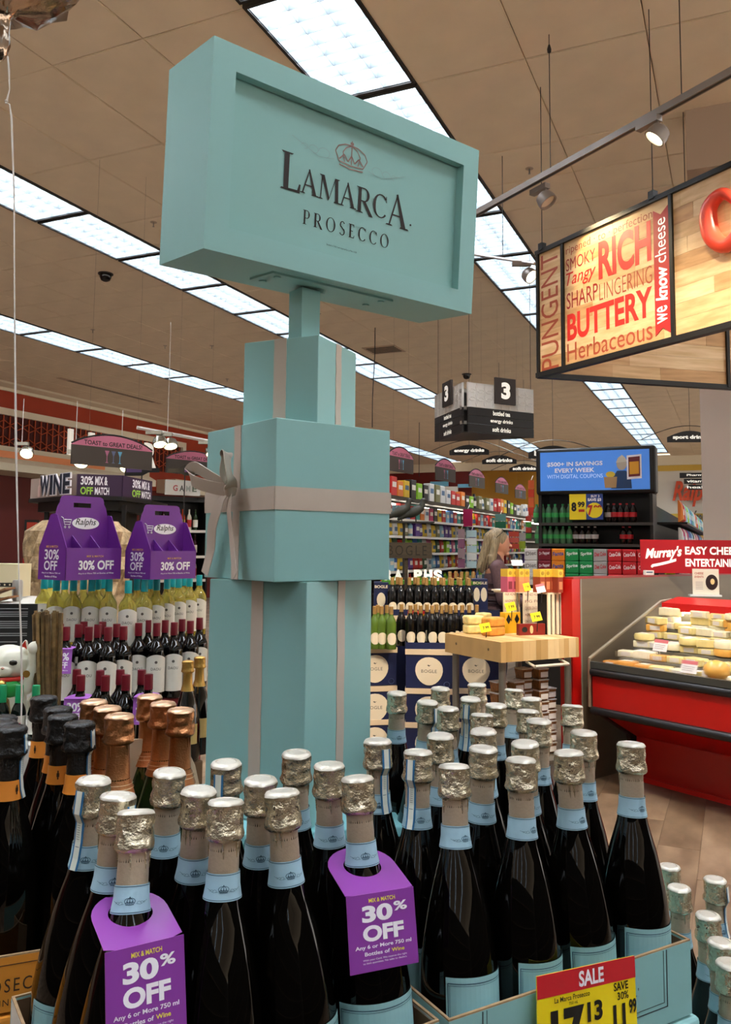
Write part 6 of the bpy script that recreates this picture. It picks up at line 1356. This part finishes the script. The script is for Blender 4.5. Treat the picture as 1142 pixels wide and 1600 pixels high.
# ---------------------------------------------------------------- butcher block table
TC_, TLn, TR_ = Vector((.814, 4.98, 0)), Vector((.511, 5.466, 0)), Vector((1.357, 5.29, 0)); dx_ = TR_-TC_; rzt = math.atan2(dx_.y, dx_.x); tw_x = dx_.length; ty = .573
bt = thing('butcher_table', 'square butcher block table on steel legs', 'table', TC_, rzt)
bw = [mat('butcher_%d' % i, c, .45, noise=.14, nscale=9, stretch=(1, 1, .3)) for i, c in enumerate(['#c8a878', '#b8945f', '#d4b88a', '#a8844f'])]
x = 0; i = 0
while x < tw_x-.001:
    w = min(rnd.uniform(.035, .06), tw_x-x); w = tw_x-x if tw_x-x-w < .02 else w
    MB().box(x, x+w-.0006, 0, ty, .82, .94).part('plank', bw[rnd.randrange(4)], bt); x += w; i += 1
for y in (.12, .45): MB().lathe([(.009, -.002), (.009, 0)], 12, M=Matrix.Translation((-.0, y, .885)) @ Matrix.Rotation(-PI/2, 4, 'Y')).part('rod_end', mat('rod_dark', '#4a3a28', .6), bt)
steel = mat('steel', '#8f8c84', .35, metal=.8)
for x, y in ((.05, .05), (tw_x-.05, .05), (.05, ty-.05), (tw_x-.05, ty-.05)): MB().tube([(x, y, 0), (x, y, .82)], .022, 12).part('leg', steel, bt, smooth=60)
MB().box(.03, tw_x-.03, .03, ty-.03, .18, .20).part('lower_shelf', steel, bt); MB().tube([(tw_x*.35, -.05, .79), (tw_x*.78, -.05, .79)], .010, 8).tube([(tw_x*.35, -.05, .79), (tw_x*.35, .03, .81)], .008, 6).tube([(tw_x*.78, -.05, .79), (tw_x*.78, .03, .81)], .008, 6).part('towel_bar', mat('bar_white', '#cfcabc', .3, metal=.4), bt)
Rt = Matrix.Rotation(rzt, 3, 'Z')
def ontable(x, y, z=.94): q = TC_+Rt @ Vector((x, y, 0)); return Vector((q.x, q.y, z))
# things on the table
def simple(name, label, cat, loc, rz, parts, group=None):
    t = thing(name, label, cat, loc, rz, group)
    for mb, nm_, m_ in parts: mb.part(nm_, m_, t)
    return t
slat = mat('crate_pine', '#efdcc0', .6, noise=.12, nscale=10)
def onpx(px, py, z=.94): return atz(px, py, z)
def crate(px, py, label, w, d=.11, h=.26, k0=0):
    t = thing('wooden_crate', label, 'crate', onpx(px, py), rzt)
    MB().box(0, w, 0, .008, 0, h).part('printed_panel', slat, t); r = random.Random(k0); wds = ['CHEESE', 'PAIR', 'HONEY', 'HANDMADE', 'CRACKERS', 'OLIVES', 'RIPENED', 'JAM', 'FIG', 'SHARE']
    for k in range(0, 10, 2): lettering(t, wds[(k+k0) % 10]+' '+wds[(k*3+2) % 10], w*.08, h*(.89-.087*k), w*r.uniform(.8, .93), h*(.96-.087*k), mat('stamp_red', '#8a4a3a', .6), y=-.001, bold=.0)
    MB().box(0, w, .008, d, 0, .01).box(0, w, .008, d, h-.01, h).part('board', slat, t); return t
crate(787, 984, 'left wooden crate printed with red words at the back of the table', .145, k0=1); crate(818, 985, 'middle wooden crate printed with red words', .175, k0=6)
t = thing('slatted_crate', 'upright wooden crate with dark gaps between pale slats', 'crate', onpx(856.5, 992), rzt)
for k in range(4): MB().box(.0+.037*k, .022+.037*k, 0, .01, 0, .26).part('slat', slat, t)
MB().box(0, .133, .012, .10, 0, .258).part('dark_inner', mat('crate_dark', '#16110e', .8), t); MB().box(0, .133, -.002, .10, .26, .268).part('top_board', slat, t)
def boxrow(px, n_, col, lb, py=925, z=1.212, top='#d9b03a'):
    p_ = atd(px, py, 5.42)
    for k in range(n_):
        q = Vector((p_.x, p_.y, z))+Rt @ Vector((.046*k, 0, 0)); t = thing('cracker_box', f'{lb} cracker box with yellow crown on the crates, {nth(k)} of its kind', 'box', q, rzt, 'cracker boxes on the crates'); MB().box(0, .043, 0, .07, 0, .10).part('body', mat('cracker_'+lb, col, .5), t)
        MB().box(0, .043, -.001, .07, .1, .15).part('yellow_top', mat('cracker_top', top, .5), t); MB().prism(ell(.0215, .125, .013, .013, 10), -.003, -.001).part('round_mark', mat('cracker_mark', '#a8842a', .5), t); MB().box(.008, .036, -.002, -.0, .02, .07).part('label_patch', mat('cracker_patch_'+lb, '#7a2a3a' if lb == 'pink' else '#c8805a', .5), t)
boxrow(793, 2, '#c05a72', 'pink'); boxrow(811, 2, '#d88a5a', 'peach'); boxrow(844, 3, '#9a4428', 'brick'); boxrow(872, 1, '#8a3420', 'rust')
q = onpx(787, 984); simple('crate_top_board', 'pale board lying across the wooden crates', 'board', (q.x, q.y, 1.2005), rzt, [(MB().box(-.01, .335, 0, .12, 0, .011), 'board', slat)])
ycard = MATS['card_yellow']
def ycardf(px, py, D, label, w=.07, h=.055, tilt=-.3, white_=False):
    t = thing('price_card', label, 'sign', atd(px, py, D), rzt-.3, 'small price cards on the butcher table'); M = Matrix.Rotation(tilt, 4, 'X') @ Matrix.Rotation(-.18, 4, 'Y'); MB().box(0, w, 0, .002, 0, h, M=M).part('card', MATS['card_white'] if white_ else ycard, t)
    if not white_: lettering(t, '7.99', w*.25, h*.3, w*.85, h*.65, K, y=-.001, bold=.02, M=M)
    else: MB().box(0, w, -.001, 0, h*.7, h, M=M).part('card_band', MATS['card_rose'], t)
    MB().tube([(w*.5, .004, .005), (w*.5, .012, -max(.03, min(.06, t.location.z-.945)))], .003, 5).part('pin', blackm, t)
def loaf(c):
    def make():
        t = thing('bread_loaf', 'x', 'bread'); bevel(MB().box(0, .12, 0, .09, 0, .058).part('loaf', mat('bread_'+c, {'pale': '#e4cc84', 'crust': '#d08a34'}[c], .6, noise=.3, nscale=25, bump=.4, bscale=60), t), .014, 3); return t
    return Kit(make)
BP, BCk = loaf('pale'), loaf('crust')
for k in range(2): q = onpx(731, 991); BP.put((q.x, q.y, .94+.058*k), rzt-.2, f'pale bread loaf, {["lower", "upper"][k]} of the left stack', 'pale bread loaves')
for k in range(2): q = onpx(766, 995); BCk.put((q.x, q.y, .94+.058*k), rzt+.1, f'crusty golden bread loaf, {["lower", "upper"][k]} of the middle stack', 'golden bread loaves', (1.15, 1, 1))
for k in range(2): q = onpx(756, 986); BP.put((q.x, q.y+.02, .94+.058*k), rzt+.1, f'pale wrapped loaf behind the golden ones, {["lower", "upper"][k]}', 'pale bread loaves', (.7, 1, 1))
t = thing('yellow_box', 'yellow box with black diamond marks on the butcher table', 'box', onpx(789, 990), rzt); MB().box(0, .13, 0, .05, 0, .135).part('body', mat('box_yellow', '#e0a81c', .5), t)
for x in (.03, .10): MB().prism([(x-.02, .09), (x, .06), (x+.02, .09), (x, .125)], -.002, 0).part('diamond_mark', K, t)
t = thing('dark_red_tin', 'dark red box with cream seal at the front of the crates', 'box', onpx(811, 993), rzt-.2); MB().box(0, .19, 0, .035, 0, .072).part('body', mat('box_darkred', '#7a1c14', .4), t); MB().prism(ell(.09, .036, .012, .026, 12), -.002, 0).part('seal', mat('seal_cream', '#d8b080', .5), t); MB().prism(ell(.04, .036, .02, .018, 12), -.002, 0).part('dark_oval', blackm, t)
ycardf(752, 989, 5.2, 'yellow price card before the bread loaves'); ycardf(792, 956, 5.35, 'yellow price card on the yellow box'); ycardf(832, 972, 5.2, 'yellow price card above the dark red box'); ycardf(820, 924, 5.25, 'yellow price card on the crates', .045, .05); ycardf(840, 927, 5.25, 'white price card on the crates', .06, .055, white_=True)
p = atd(800, 884, 5.75); t = thing('tablet_sign', 'white slanted card on a steel stem behind the cracker boxes', 'sign', p, rzt-.5); MB().box(0, .075, 0, .055, 0, .003, M=Matrix.Rotation(.75, 4, 'X')).part('card', MATS['card_white'], t); MB().tube([(.04, .02, .01), (.04, .02, -p.z)], .006, 6).part('stem', steel, t); MB().lathe([(.06, 0), (.06, .01)], 14, (.04, .02, -p.z)).part('foot', steel, t)
# stacked snack tubs under the table
def tub():
    t = thing('snack_tub', 'x', 'tub'); MB().lathe([(.045, 0), (.055, .06)], 4, M=Matrix.Rotation(PI/4, 4, 'Z')).part('tub_body', mat('tub_nuts', '#8a5a30', .35, noise=.5, nscale=40), t); MB().lathe([(.060, .06), (.058, .066)], 4, M=Matrix.Rotation(PI/4, 4, 'Z')).part('lid', mat('tub_lid', '#c4bcb6', .3), t)
    MB().box(-.03, .03, -.045, -.044, .012, .045, M=Matrix.Rotation(.0, 4, 'X')).part('tub_label', mat('tub_label', '#d8d0ca', .5), t); return t
TK = Kit(tub)
for s, (x, y, n_) in enumerate([(.14, .2, 7), (.24, .16, 7), (.34, .2, 8), (.44, .16, 8), (.54, .2, 6)]):
    for k in range(n_): TK.put(ontable(x, y, .202+.068*k), rzt, f'snack tub under the table, {nth(k)} from the bottom of the {nth(s)} stack', 'stacked snack tubs under the butcher table')

# ---------------------------------------------------------------- overhead wooden cheese sign
cA, cB, cD = Vector((1.2055, 5.689, 0)), Vector((1.951, 4.34, 0)), Vector((2.476, 5.998, 0))
cs = thing('cheese_canopy', 'hanging wooden canopy with cheese words and black steel frame', 'sign', (cA.x, cA.y, 0))
d1 = (cB-cA).normalized(); d2 = (cD-cA).normalized(); zlo, zhi = 2.70, 3.565; rz1 = math.atan2(d1.y, d1.x); rz2 = math.atan2(d2.y, d2.x)
M1 = Matrix.Rotation(rz1, 4, 'Z'); M2 = Matrix.Rotation(rz2, 4, 'Z'); LC = 2.6
wplank = [mat('canopy_wood_%d' % i, c, .5, noise=.3, nscale=6, stretch=(.4, 1, 5), color2=c2) for i, (c, c2) in enumerate([('#d8b080', '#bd9160'), ('#e0bc8c', '#c09868'), ('#cc9f6c', '#aa8052'), ('#e6c79a', '#cba474')])]
def planks(M, x0, x1, y0, y1, name='plank', n=9, jit=True):
    h = (zhi-zlo-.02)/n
    for k in range(n):
        xs_ = [x0]; 
        while xs_[-1] < x1-.3 and jit: xs_.append(xs_[-1]+rnd.uniform(.35, .9))
        xs_ = [q for q in xs_ if q < x1-.1]+[x1]
        for i in range(len(xs_)-1): MB().box(xs_[i]+.0006, xs_[i+1]-.0006, y0-.001*rnd.random(), y1, zlo+.02+h*k+.0006, zlo+.02+h*(k+1)-.0006, M=M).part(name, wplank[rnd.randrange(4)], cs)
def cl1(px, y=480): q = toloc(px, y, (cA.x, cA.y, 0), rz1); return q[0]
xa, xb, xc = cl1(880), cl1(1052), LC
planks(M1, .0, LC, .004, .025)
planks(M2, .0, 2.3, -.0, .02)
# lighter backing of the word panel
fw = .022; frm = mat('steel_black', '#14120f', .45)
def bar(M, x0, x1, z0, z1, y0=-.014, y1=.035): MB().box(x0, x1, y0, y1, z0, z1, M=M).part('frame_bar', frm, cs)
bar(M1, -.02, LC, zlo-.015, zlo+.02); bar(M1, -.02, LC, zhi, zhi+.03)
bar(M2, 0, 2.3, zlo-.015, zlo+.02); bar(M2, 0, 2.3, zhi, zhi+.03)
for x in (0, xa, xb, xc-.02): bar(M1, x-.012, x+.012, zlo, zhi, -.012, .03)
for x in (1.52, 2.28): bar(M2, x-.012, x+.012, zlo, zhi, -.02, .03)
def CT(s, pxa, pya, pxb, pyb, m, b=.02, **k):        # left-bottom and right-top pixels on the panel
    a = toloc(pxa, pya, (cA.x, cA.y, 0), rz1); c = toloc(pxb, pyb, (cA.x, cA.y, 0), rz1); lettering(cs, s, a[0], min(a[1], c[1]), c[0], max(a[1], c[1]), m, y=.0022, bold=b, M=M1, **k)
wp = mat('word_red', '#c8281c', .5); wo = mat('word_brown_red', '#9c4428', .55); wr = mat('word_dark_red', '#8e1f1c', .5)
def CTr(s, x0, yb0, yt0, x1, m, b=.02, **k): 
    a = toloc(x0, yb0, (cA.x, cA.y, 0), rz1); a2 = toloc(x0, yt0, (cA.x, cA.y, 0), rz1); c = toloc(x1, yb0, (cA.x, cA.y, 0), rz1); lettering(cs, s, a[0], a[1], c[0], a2[1], m, y=.0022, bold=b, M=M1, **k)
CTr('PUNGENT', 846, 580, 400, 873, wo, -.0, turn=True)
CTr('ripened · to · perfection', 884, 402, 386, 1020, wo, .0); CTr('SMOKY', 884, 425, 406, 930, wr, .0); CTr('RICH', 935, 438, 378, 1018, wp, .035)
CTr('Tangy', 884, 454, 428, 931, wp, .005, shear=.3); CTr('SHARP', 885, 484, 459, 934, wr, .0); CTr('LINGERING', 936, 470, 444, 1019, wo, -.012)
CTr('BUTTERY', 886, 534, 492, 1020, wp, .032); CTr('Herbaceous', 886, 566, 538, 1020, wo, -.0)
a = toloc(1024, 520, (cA.x, cA.y, 0), rz1)[0]; b_ = toloc(1048, 520, (cA.x, cA.y, 0), rz1)[0]; zb_, zt_2 = zlo+.05, zhi-.05
MB().prism([(a, zb_), ((a+b_)/2, zb_+.04), (b_, zb_), (b_, zt_2), ((a+b_)/2, zt_2-.04), (a, zt_2)], -.0, .002, M=M1).part('ribbon_banner', mat('banner_red', '#a82420', .5), cs)
lettering(cs, 'we', a+.015, zb_+.07, b_-.02, zb_+.17, wl, y=-.0012, bold=.01, M=M1, turn=True); lettering(cs, 'know', a+.01, zb_+.20, b_-.015, zb_+.41, wl, y=-.0012, bold=.03, shear=.2, M=M1, turn=True); lettering(cs, 'cheese', a+.01, zb_+.43, b_-.02, zb_+.70, wl, y=-.0012, bold=.0, M=M1, turn=True)
# raised red initial at the right
a = toloc(1108, 350, (cA.x, cA.y, 0), rz1); x_, z_ = a[0]+.0, a[1]
mb = MB(); mb.tube([M1 @ Vector(q) for q in curve([(x_+.30, -.04, z_-.02), (x_+.16, -.04, z_-.17), (x_+.05, -.04, z_-.10), (x_+.03, -.04, z_+.06), (x_+.12, -.04, z_+.12), (x_+.20, -.04, z_+.04)], 5)], [.03, .035, .04, .045, .05]+[.05]*12+[.045, .04, .035, .03, .025, .02, .02, .02, .02], 10) if False else None
cv = curve([(x_+.30, -.04, z_-.02), (x_+.16, -.04, z_-.17), (x_+.05, -.04, z_-.10), (x_+.03, -.04, z_+.06), (x_+.12, -.04, z_+.12), (x_+.20, -.04, z_+.04)], 6); mb.tube([M1 @ Vector(q) for q in cv], [.02+.028*math.sin(PI*min(1, (i+2)/len(cv))) for i in range(len(cv))], 12); mb.part('script_letter', mat('letter_red3d', '#e04a34', .35), cs, smooth=60)
for px, top in ((847, 0), (1022, 0)): 
    x = cl1(px, 400); MB().tube([M1 @ Vector((x, 0, zhi)), M1 @ Vector((x, 0, ZC))], .003, 4).part('wire', frm, cs); MB().box(x-.02, x+.02, -.02, .02, zhi+.02, zhi+.07, M=M1).part('bracket', frm, cs)
MB().tube([M2 @ Vector((1.2, 0, zhi)), M2 @ Vector((1.2, 0, ZC))], .003, 4).part('wire', frm, cs)
# boxed beam behind the canopy
p = atd(1100, 262, 5.9); item(MB().box(-.12, .9, 0, .3, 0, ZC-p.z-.001), 'ceiling_bulkhead', mat('bulkhead', '#a38d79', .7), 'small boxed bulkhead under the ceiling behind the wooden canopy', 'bulkhead', (p.x, p.y, p.z), -.4)
# ---------------------------------------------------------------- track with spotlights
RZ_ = 3.9; ra = Vector(atd(748, 331, 6.62)); rb = Vector(atd(1142, 112, 4.75)); ra = atz(748, 331, RZ_); rb = atz(1180, 92, RZ_)
tk = thing('track_light', 'grey ceiling track with two round spotlights at upper right', 'light', ra); dv = rb-ra; tm = mat('track_grey', '#8a8079', .4, metal=.3)
rt = math.atan2(dv.y, dv.x); Mt = Matrix.Rotation(rt, 4, 'Z'); MB().box(-.3, dv.length, -.018, .018, -.02, .02, M=Mt).part('rail', tm, tk); MB().box(-.3, dv.length, -.007, .007, -.022, -.0195, M=Mt).part('slot', frm, tk)
for f, aim, on, pw, in ((None, (.35, -.6, -.7), True, SPOT_POWER), (None, (-.2, -.1, -1), False, SPOT_POWER*.8)):
    px = (1013, 182) if on else (843, 287); P_ = atz(px[0], px[1], RZ_); q = P_-ra
    h = thing('track_head', None, None); h.parent = tk; h.location = q+Vector((0, 0, -.022)); h.rotation_euler = (0, 0, rt)
    spot_head(h, (0, 0, 0), Matrix.Rotation(-rt, 3, 'Z') @ Vector((-.55, .15, -.7) if on else (.45, -.25, -.75)), on, .062, True, tm, pw)
for px, D in (((860, 262), 0), ((1065, 155), 0)):
    P_ = atz(px[0], px[1], RZ_); q = P_-ra; MB().tube([q, q+Vector((0, 0, ZC-RZ_))], .003, 5).part('wire', frm, tk); MB().lathe([(.012, 0), (.014, .02), (.006, .05)], 8, (q.x, q.y, ZC-RZ_-.12)).part('hook', frm, tk)
t = thing('track_light', 'thin track with one lit spotlight beside the PUNGENT panel', 'light', atd(742, 398, 7.2)); b2 = atd(836, 412, 6.2)-t.location
MB().tube([(0, 0, 0), b2], .014, 6).part('rail', tm, t); spot_head(t, b2*.8, (.5, -.5, -.6), True, .06, True, tm, SPOT_POWER*.6); MB().tube([b2*.5, b2*.5+Vector((0, 0, .9))], .003, 4).part('wire', frm, t)
for i, (P_, aim_, pw) in enumerate([((1.0, 3.3, 4.0), (.12, 1.9, -2.9), 210), ((2.2, 3.6, 4.0), (-.1, 1.3, -2.9), 150)]):  # unseen spotlights added to brighten the butcher table and cheese case
    t = thing('track_light', ['cheese counter spotlight above the frame', 'cheese case spotlight above the frame'][i], 'light', P_); MB().box(-.5, .5, -.018, .018, -.02, .02).part('rail', tm, t); MB().tube([(0, 0, 0), (0, 0, ZC-4.0)], .003, 4).part('wire', frm, t); spot_head(t, (0, 0, -.02), aim_, True, .062, True, tm, pw, (1, .86, .66))
# ceiling fittings
for i, (x, y, r_, lb) in enumerate([(165, 430, .07, 'black dome camera on the ceiling left of the sign'), (729, 586, .07, 'black dome camera above the aisle sign')]):
    p = atz(x, y, ZC-.02); t = thing('dome_camera', lb, 'camera', (p.x, p.y, ZC)); MB().lathe([(.02, -.1), (r_*.75, -.085), (r_, -.045), (r_*1.02, -.012)], 18).part('dome', mat('dome_black', '#0d0c0c', .1), t, smooth=50); MB().lathe([(r_*1.3, -.012), (r_*1.3, 0)], 18).part('base_ring', mat('dome_ring', '#2a2522', .5), t)
for i, (x, y) in enumerate([(498, 490), (240, 347), (827, 263), (145, 515), (258, 540), (331, 540), (355, 592)]):
    p = atz(x, y, ZC); t = thing('sprinkler', f'small ceiling sprinkler {["behind the tower post", "left of the sign", "near the right track light", "left above the far light row", "above the far row, second", "above the far row, third", "low beside the tower"][i]}', 'sprinkler', (p.x, p.y, ZC)); MB().lathe([(.035, -.004), (.035, 0)], 14).part('escutcheon', mat('sprinkler_ring', '#b5a28e', .4), t); MB().lathe([(.012, -.05), (.006, -.045), (.006, -.004)], 10).part('head', steel, t)
for i, (x, y, w, d, lb) in enumerate([(600, 546, .6, .5, 'square ceiling air vent right of the tower'), (178, 612, 3.2, .14, 'long narrow ceiling slot vent near the left wall')]):
    p = atz(x, y, ZC); t = thing('ceiling_vent', lb, 'vent', (p.x, p.y, ZC), SR+(PI/2 if i else 0)); MB().box(-w/2, w/2, -d/2, d/2, -.01, 0).part('frame', mat('vent_frame', '#bfa78e', .5), t)
    n_ = 5 if i == 0 else 3
    for k in range(n_): yy = -d*.4+d*.8*(k+.5)/n_; MB().box(-w*.42, w*.42, yy-d*.05, yy+d*.03, -.013, -.0095).part('slot', mat('vent_dark', '#2e241c', .7), t)
for i, (x, y0, y1) in enumerate([(586, 512, 668), (655, 660, 745)]):
    p = atz(x, y0, ZC); t = thing('hanging_cable', ['dark hanging cable between tower and aisle sign', 'thin hanging cable above the gondola'][i], 'cable', (p.x, p.y, ZC)); q = atd(x-2, y1, p.y); MB().tube([(0, 0, 0), (.0, 0, -.4), (-.03 if i == 0 else 0, 0, (q.z-ZC)*.7), (-.03 if i == 0 else 0, 0, q.z-ZC)], .007 if i == 0 else .009, 5).part('cable', frm, t)
# ---------------------------------------------------------------- shopper
wx = atd(776, 900, 7.15); wo_ = thing('person', 'woman with long grey-blonde hair in a striped brown sweater seen in profile', 'person', (wx.x, wx.y, 0), 0)
skin = mat('skin', '#c98f74', .5); knit = mat('sweater_brown', '#5b4144', .8, noise=.2, nscale=60, bump=.4, bscale=200); hair = mat('hair_greyblonde', '#9a8769', .55, noise=.5, nscale=30, stretch=(3, 3, .4), color2='#5f523e')
# facing +x (to the right); joints -> skin modifier
J = {'pelvis': (0, 0, .93, .125, .155), 'waist': (.0, 0, 1.06, .12, .15), 'chest': (.0, 0, 1.23, .125, .165), 'neckb': (-.02, 0, 1.37, .08, .12), 'neck': (.0, 0, 1.43, .052, .052), 'headb': (.02, 0, 1.50, .05, .05),
     'shl': (-.015, .15, 1.33, .062, .062), 'ell': (.03, .20, 1.08, .048, .048), 'wrl': (.22, .14, 1.06, .032, .032), 'shr': (-.015, -.15, 1.33, .062, .062), 'elr': (.02, -.21, 1.07, .05, .05), 'wrr': (.22, -.16, 1.04, .034, .034),
     'hil': (0, .085, .86, .09, .09), 'knl': (.03, .09, .48, .062, .062), 'anl': (-.01, .09, .09, .042, .042), 'hir': (0, -.085, .86, .09, .09), 'knr': (-.01, -.09, .48, .062, .062), 'anr': (-.05, -.09, .09, .042, .042)}
E_ = [('pelvis', 'waist'), ('waist', 'chest'), ('chest', 'neckb'), ('neckb', 'neck'), ('neck', 'headb'), ('chest', 'shl'), ('shl', 'ell'), ('ell', 'wrl'), ('chest', 'shr'), ('shr', 'elr'), ('elr', 'wrr'), ('pelvis', 'hil'), ('hil', 'knl'), ('knl', 'anl'), ('pelvis', 'hir'), ('hir', 'knr'), ('knr', 'anr')]
def limb(a, b_, g=0): A, B = J[a], J[b_]; return ('l', A[:3], B[:3], min(A[3:])+g, min(B[3:])+g)
torso = [('e', (0, 0, .95), (.125, .165, .13)), ('e', (.005, 0, 1.08), (.125, .155, .15)), ('e', (.015, 0, 1.22), (.125, .165, .15)), ('l', (-.01, -.13, 1.335), (-.01, .13, 1.335), .065, .065), ('l', (-.015, 0, 1.34), (-.005, 0, 1.42), .085, .06)]
arms = [limb('shl', 'ell', .004), limb('ell', 'wrl', .003), limb('shr', 'elr', .004), limb('elr', 'wrr', .003)]
# skin body: head with face, neck, hands
head = [('e', (.022, 0, 1.545), (.088, .072, .105)), ('e', (.06, 0, 1.50), (.045, .05, .06)), ('l', (.005, 0, 1.38), (.015, 0, 1.48), .055, .05), ('l', (.098, 0, 1.545), (.122, 0, 1.517), .010, .013), ('e', (.105, 0, 1.487), (.012, .022, .007)), ('e', (.104, 0, 1.475), (.011, .02, .007)), ('e', (.088, 0, 1.447), (.022, .025, .018)), ('e', (.01, .072, 1.535), (.02, .008, .03)), ('e', (.01, -.072, 1.535), (.02, .008, .03))]
hands = []
for s, W_ in ((1, J['wrl']), (-1, J['wrr'])):
    w0 = Vector(W_[:3]); pc0 = w0+Vector((.055, 0, -.005)); hands += [('l', w0-Vector((.04, 0, 0)), w0, .028, .024), ('e', tuple(pc0), (.045, .034, .014))]
    for k, ln_ in enumerate((.060, .068, .064, .050)):
        y = (-.026+.0175*k); k1 = pc0+Vector((.034, y, 0)); k2 = k1+Vector((ln_*.55, 0, -.008)); k3 = k2+Vector((ln_*.35, 0, -.022)); hands += [('l', tuple(k1), tuple(k2), .0082, .0078), ('l', tuple(k2), tuple(k3), .0078, .0065)]
    t1 = pc0+Vector((-.015, -.03*s, 0)); t2 = t1+Vector((.035, -.026*s, -.006)); t3 = t2+Vector((.028, -.004*s, -.012)); hands += [('l', tuple(t1), tuple(t2), .011, .009), ('l', tuple(t2), tuple(t3), .009, .0075)]
legs = [limb('hil', 'knl'), limb('knl', 'anl'), limb('hir', 'knr'), limb('knr', 'anr')]
arms_i = [('l', J['shl'][:3], J['ell'][:3], .045, .038), ('l', J['ell'][:3], J['wrl'][:3], .036, .026), ('l', J['shr'][:3], J['elr'][:3], .045, .038), ('l', J['elr'][:3], J['wrr'][:3], .036, .026)]
tin = [('e', (0, 0, .95), (.11, .15, .12)), ('e', (0, 0, 1.12), (.105, .135, .17)), ('e', (0, 0, 1.27), (.10, .14, .11))]
body = blob(head+hands+legs+arms_i+tin, 'body', skin, wo_, .0055, 2)
blob(torso+arms+[('l', (.0, -.10, .86), (0, .10, .86), .10, .10)], 'sweater', knit, wo_, .008, 3)
mb = MB()
for i, z in enumerate([.90, .95, .975, 1.03, 1.055, 1.11, 1.135, 1.19]):
    r1, r2 = (.131, .168) if z < 1.2 else (.12, .16); pts = [(.004+r1*math.cos(2*PI*k/24), r2*math.sin(2*PI*k/24), z+.006*math.sin(4*PI*k/24)) for k in range(24)]; mb.tube(pts, .006, 5, closed=True)
mb.part('sweater_stripes', mat('stripe_dark', '#2e2024', .85), wo_)
mb = MB(); mb.tube([(.07, -.11, 1.33), (.05, -.03, 1.38), (.05, .03, 1.38), (.07, .11, 1.33)], .012, 6)
jean = mat('trousers_dark', '#23252e', .8); blob([('e', (0, 0, .88), (.125, .165, .10)), limb('hil', 'knl', .012), limb('knl', 'anl', .012), limb('hir', 'knr', .012), limb('knr', 'anr', .012)], 'trousers', jean, wo_, .009, 3)
for s, A in ((1, J['anl']), (-1, J['anr'])): blob([('e', (A[0]+.05, A[1], .038), (.125, .045, .038)), ('e', (A[0]-.03, A[1], .05), (.05, .04, .05))], 'shoe', mat('shoe_dark', '#1c1a1a', .5), wo_, .006)
hp = [('e', (.0, 0, 1.57), (.098, .084, .102)), ('l', (-.05, 0, 1.58), (-.10, 0, 1.40), .062, .045), ('l', (-.02, -.066, 1.56), (-.055, -.088, 1.37), .035, .032), ('l', (-.02, .066, 1.56), (-.055, .088, 1.37), .035, .032), ('l', (-.10, 0, 1.42), (-.13, -.02, 1.30), .05, .02), ('l', (-.06, -.08, 1.42), (-.05, -.11, 1.31), .034, .014)]
h_ = blob(hp, 'hair', hair, wo_, .006, 2)
for k in range(26):                                    # loose strands over the mass
    pass
mb = MB()
for k in range(40):
    a = rnd.uniform(1.2, 5.08); x0, y0 = .09*math.cos(a), .08*math.sin(a); pts = curve([(x0*.5, y0*.5, 1.655), (x0, y0, 1.59), (x0*1.05-.03, y0*1.05, 1.50), (x0*1.1-.06, y0*1.15, 1.38), (x0*1.1-.075, y0*1.2, 1.31+rnd.uniform(-.03, .04))], 3); mb.tube(pts, [.006]*(len(pts)-3)+[.004, .003, .001], 4)
mb.part('hair_strands', hair, h_, kind='stuff')
for s in (-1, 1):
    MB().lathe([(.0001, -.008), (.008, -.003), (.0095, 0), (.008, .003), (.0001, .008)], 12, M=Matrix.Translation((.087, .033*s, 1.545)) @ Matrix.Rotation(PI/2, 4, 'Y')).part('eye', mat('eye_dark', '#3a2e28', .2), wo_, smooth=60)
    MB().tube([(.093, .018*s, 1.562), (.090, .034*s, 1.566), (.078, .052*s, 1.560)], .003, 5).part('eyebrow', hair, wo_)
MB().tube([(.110, -.022, 1.481), (.116, 0, 1.482), (.110, .022, 1.481)], .0035, 6).part('lips', mat('lips', '#a85a54', .5), wo_)
mb = MB(); 
for s in (-1, 1): mb.lathe([(.026, -.002), (.026, .002)], 14, M=Matrix.Translation((.055, .036*s, 1.645)) @ Matrix.Rotation(.9, 4, 'Y') @ Matrix.Diagonal((.8, 1, 1, 1))); mb.tube([(.05, .066*s, 1.64), (.0, .088*s, 1.60), (-.03, .088*s, 1.565)], .003, 5)
mb.part('sunglasses', mat('sunglass_black', '#121010', .15), wo_)
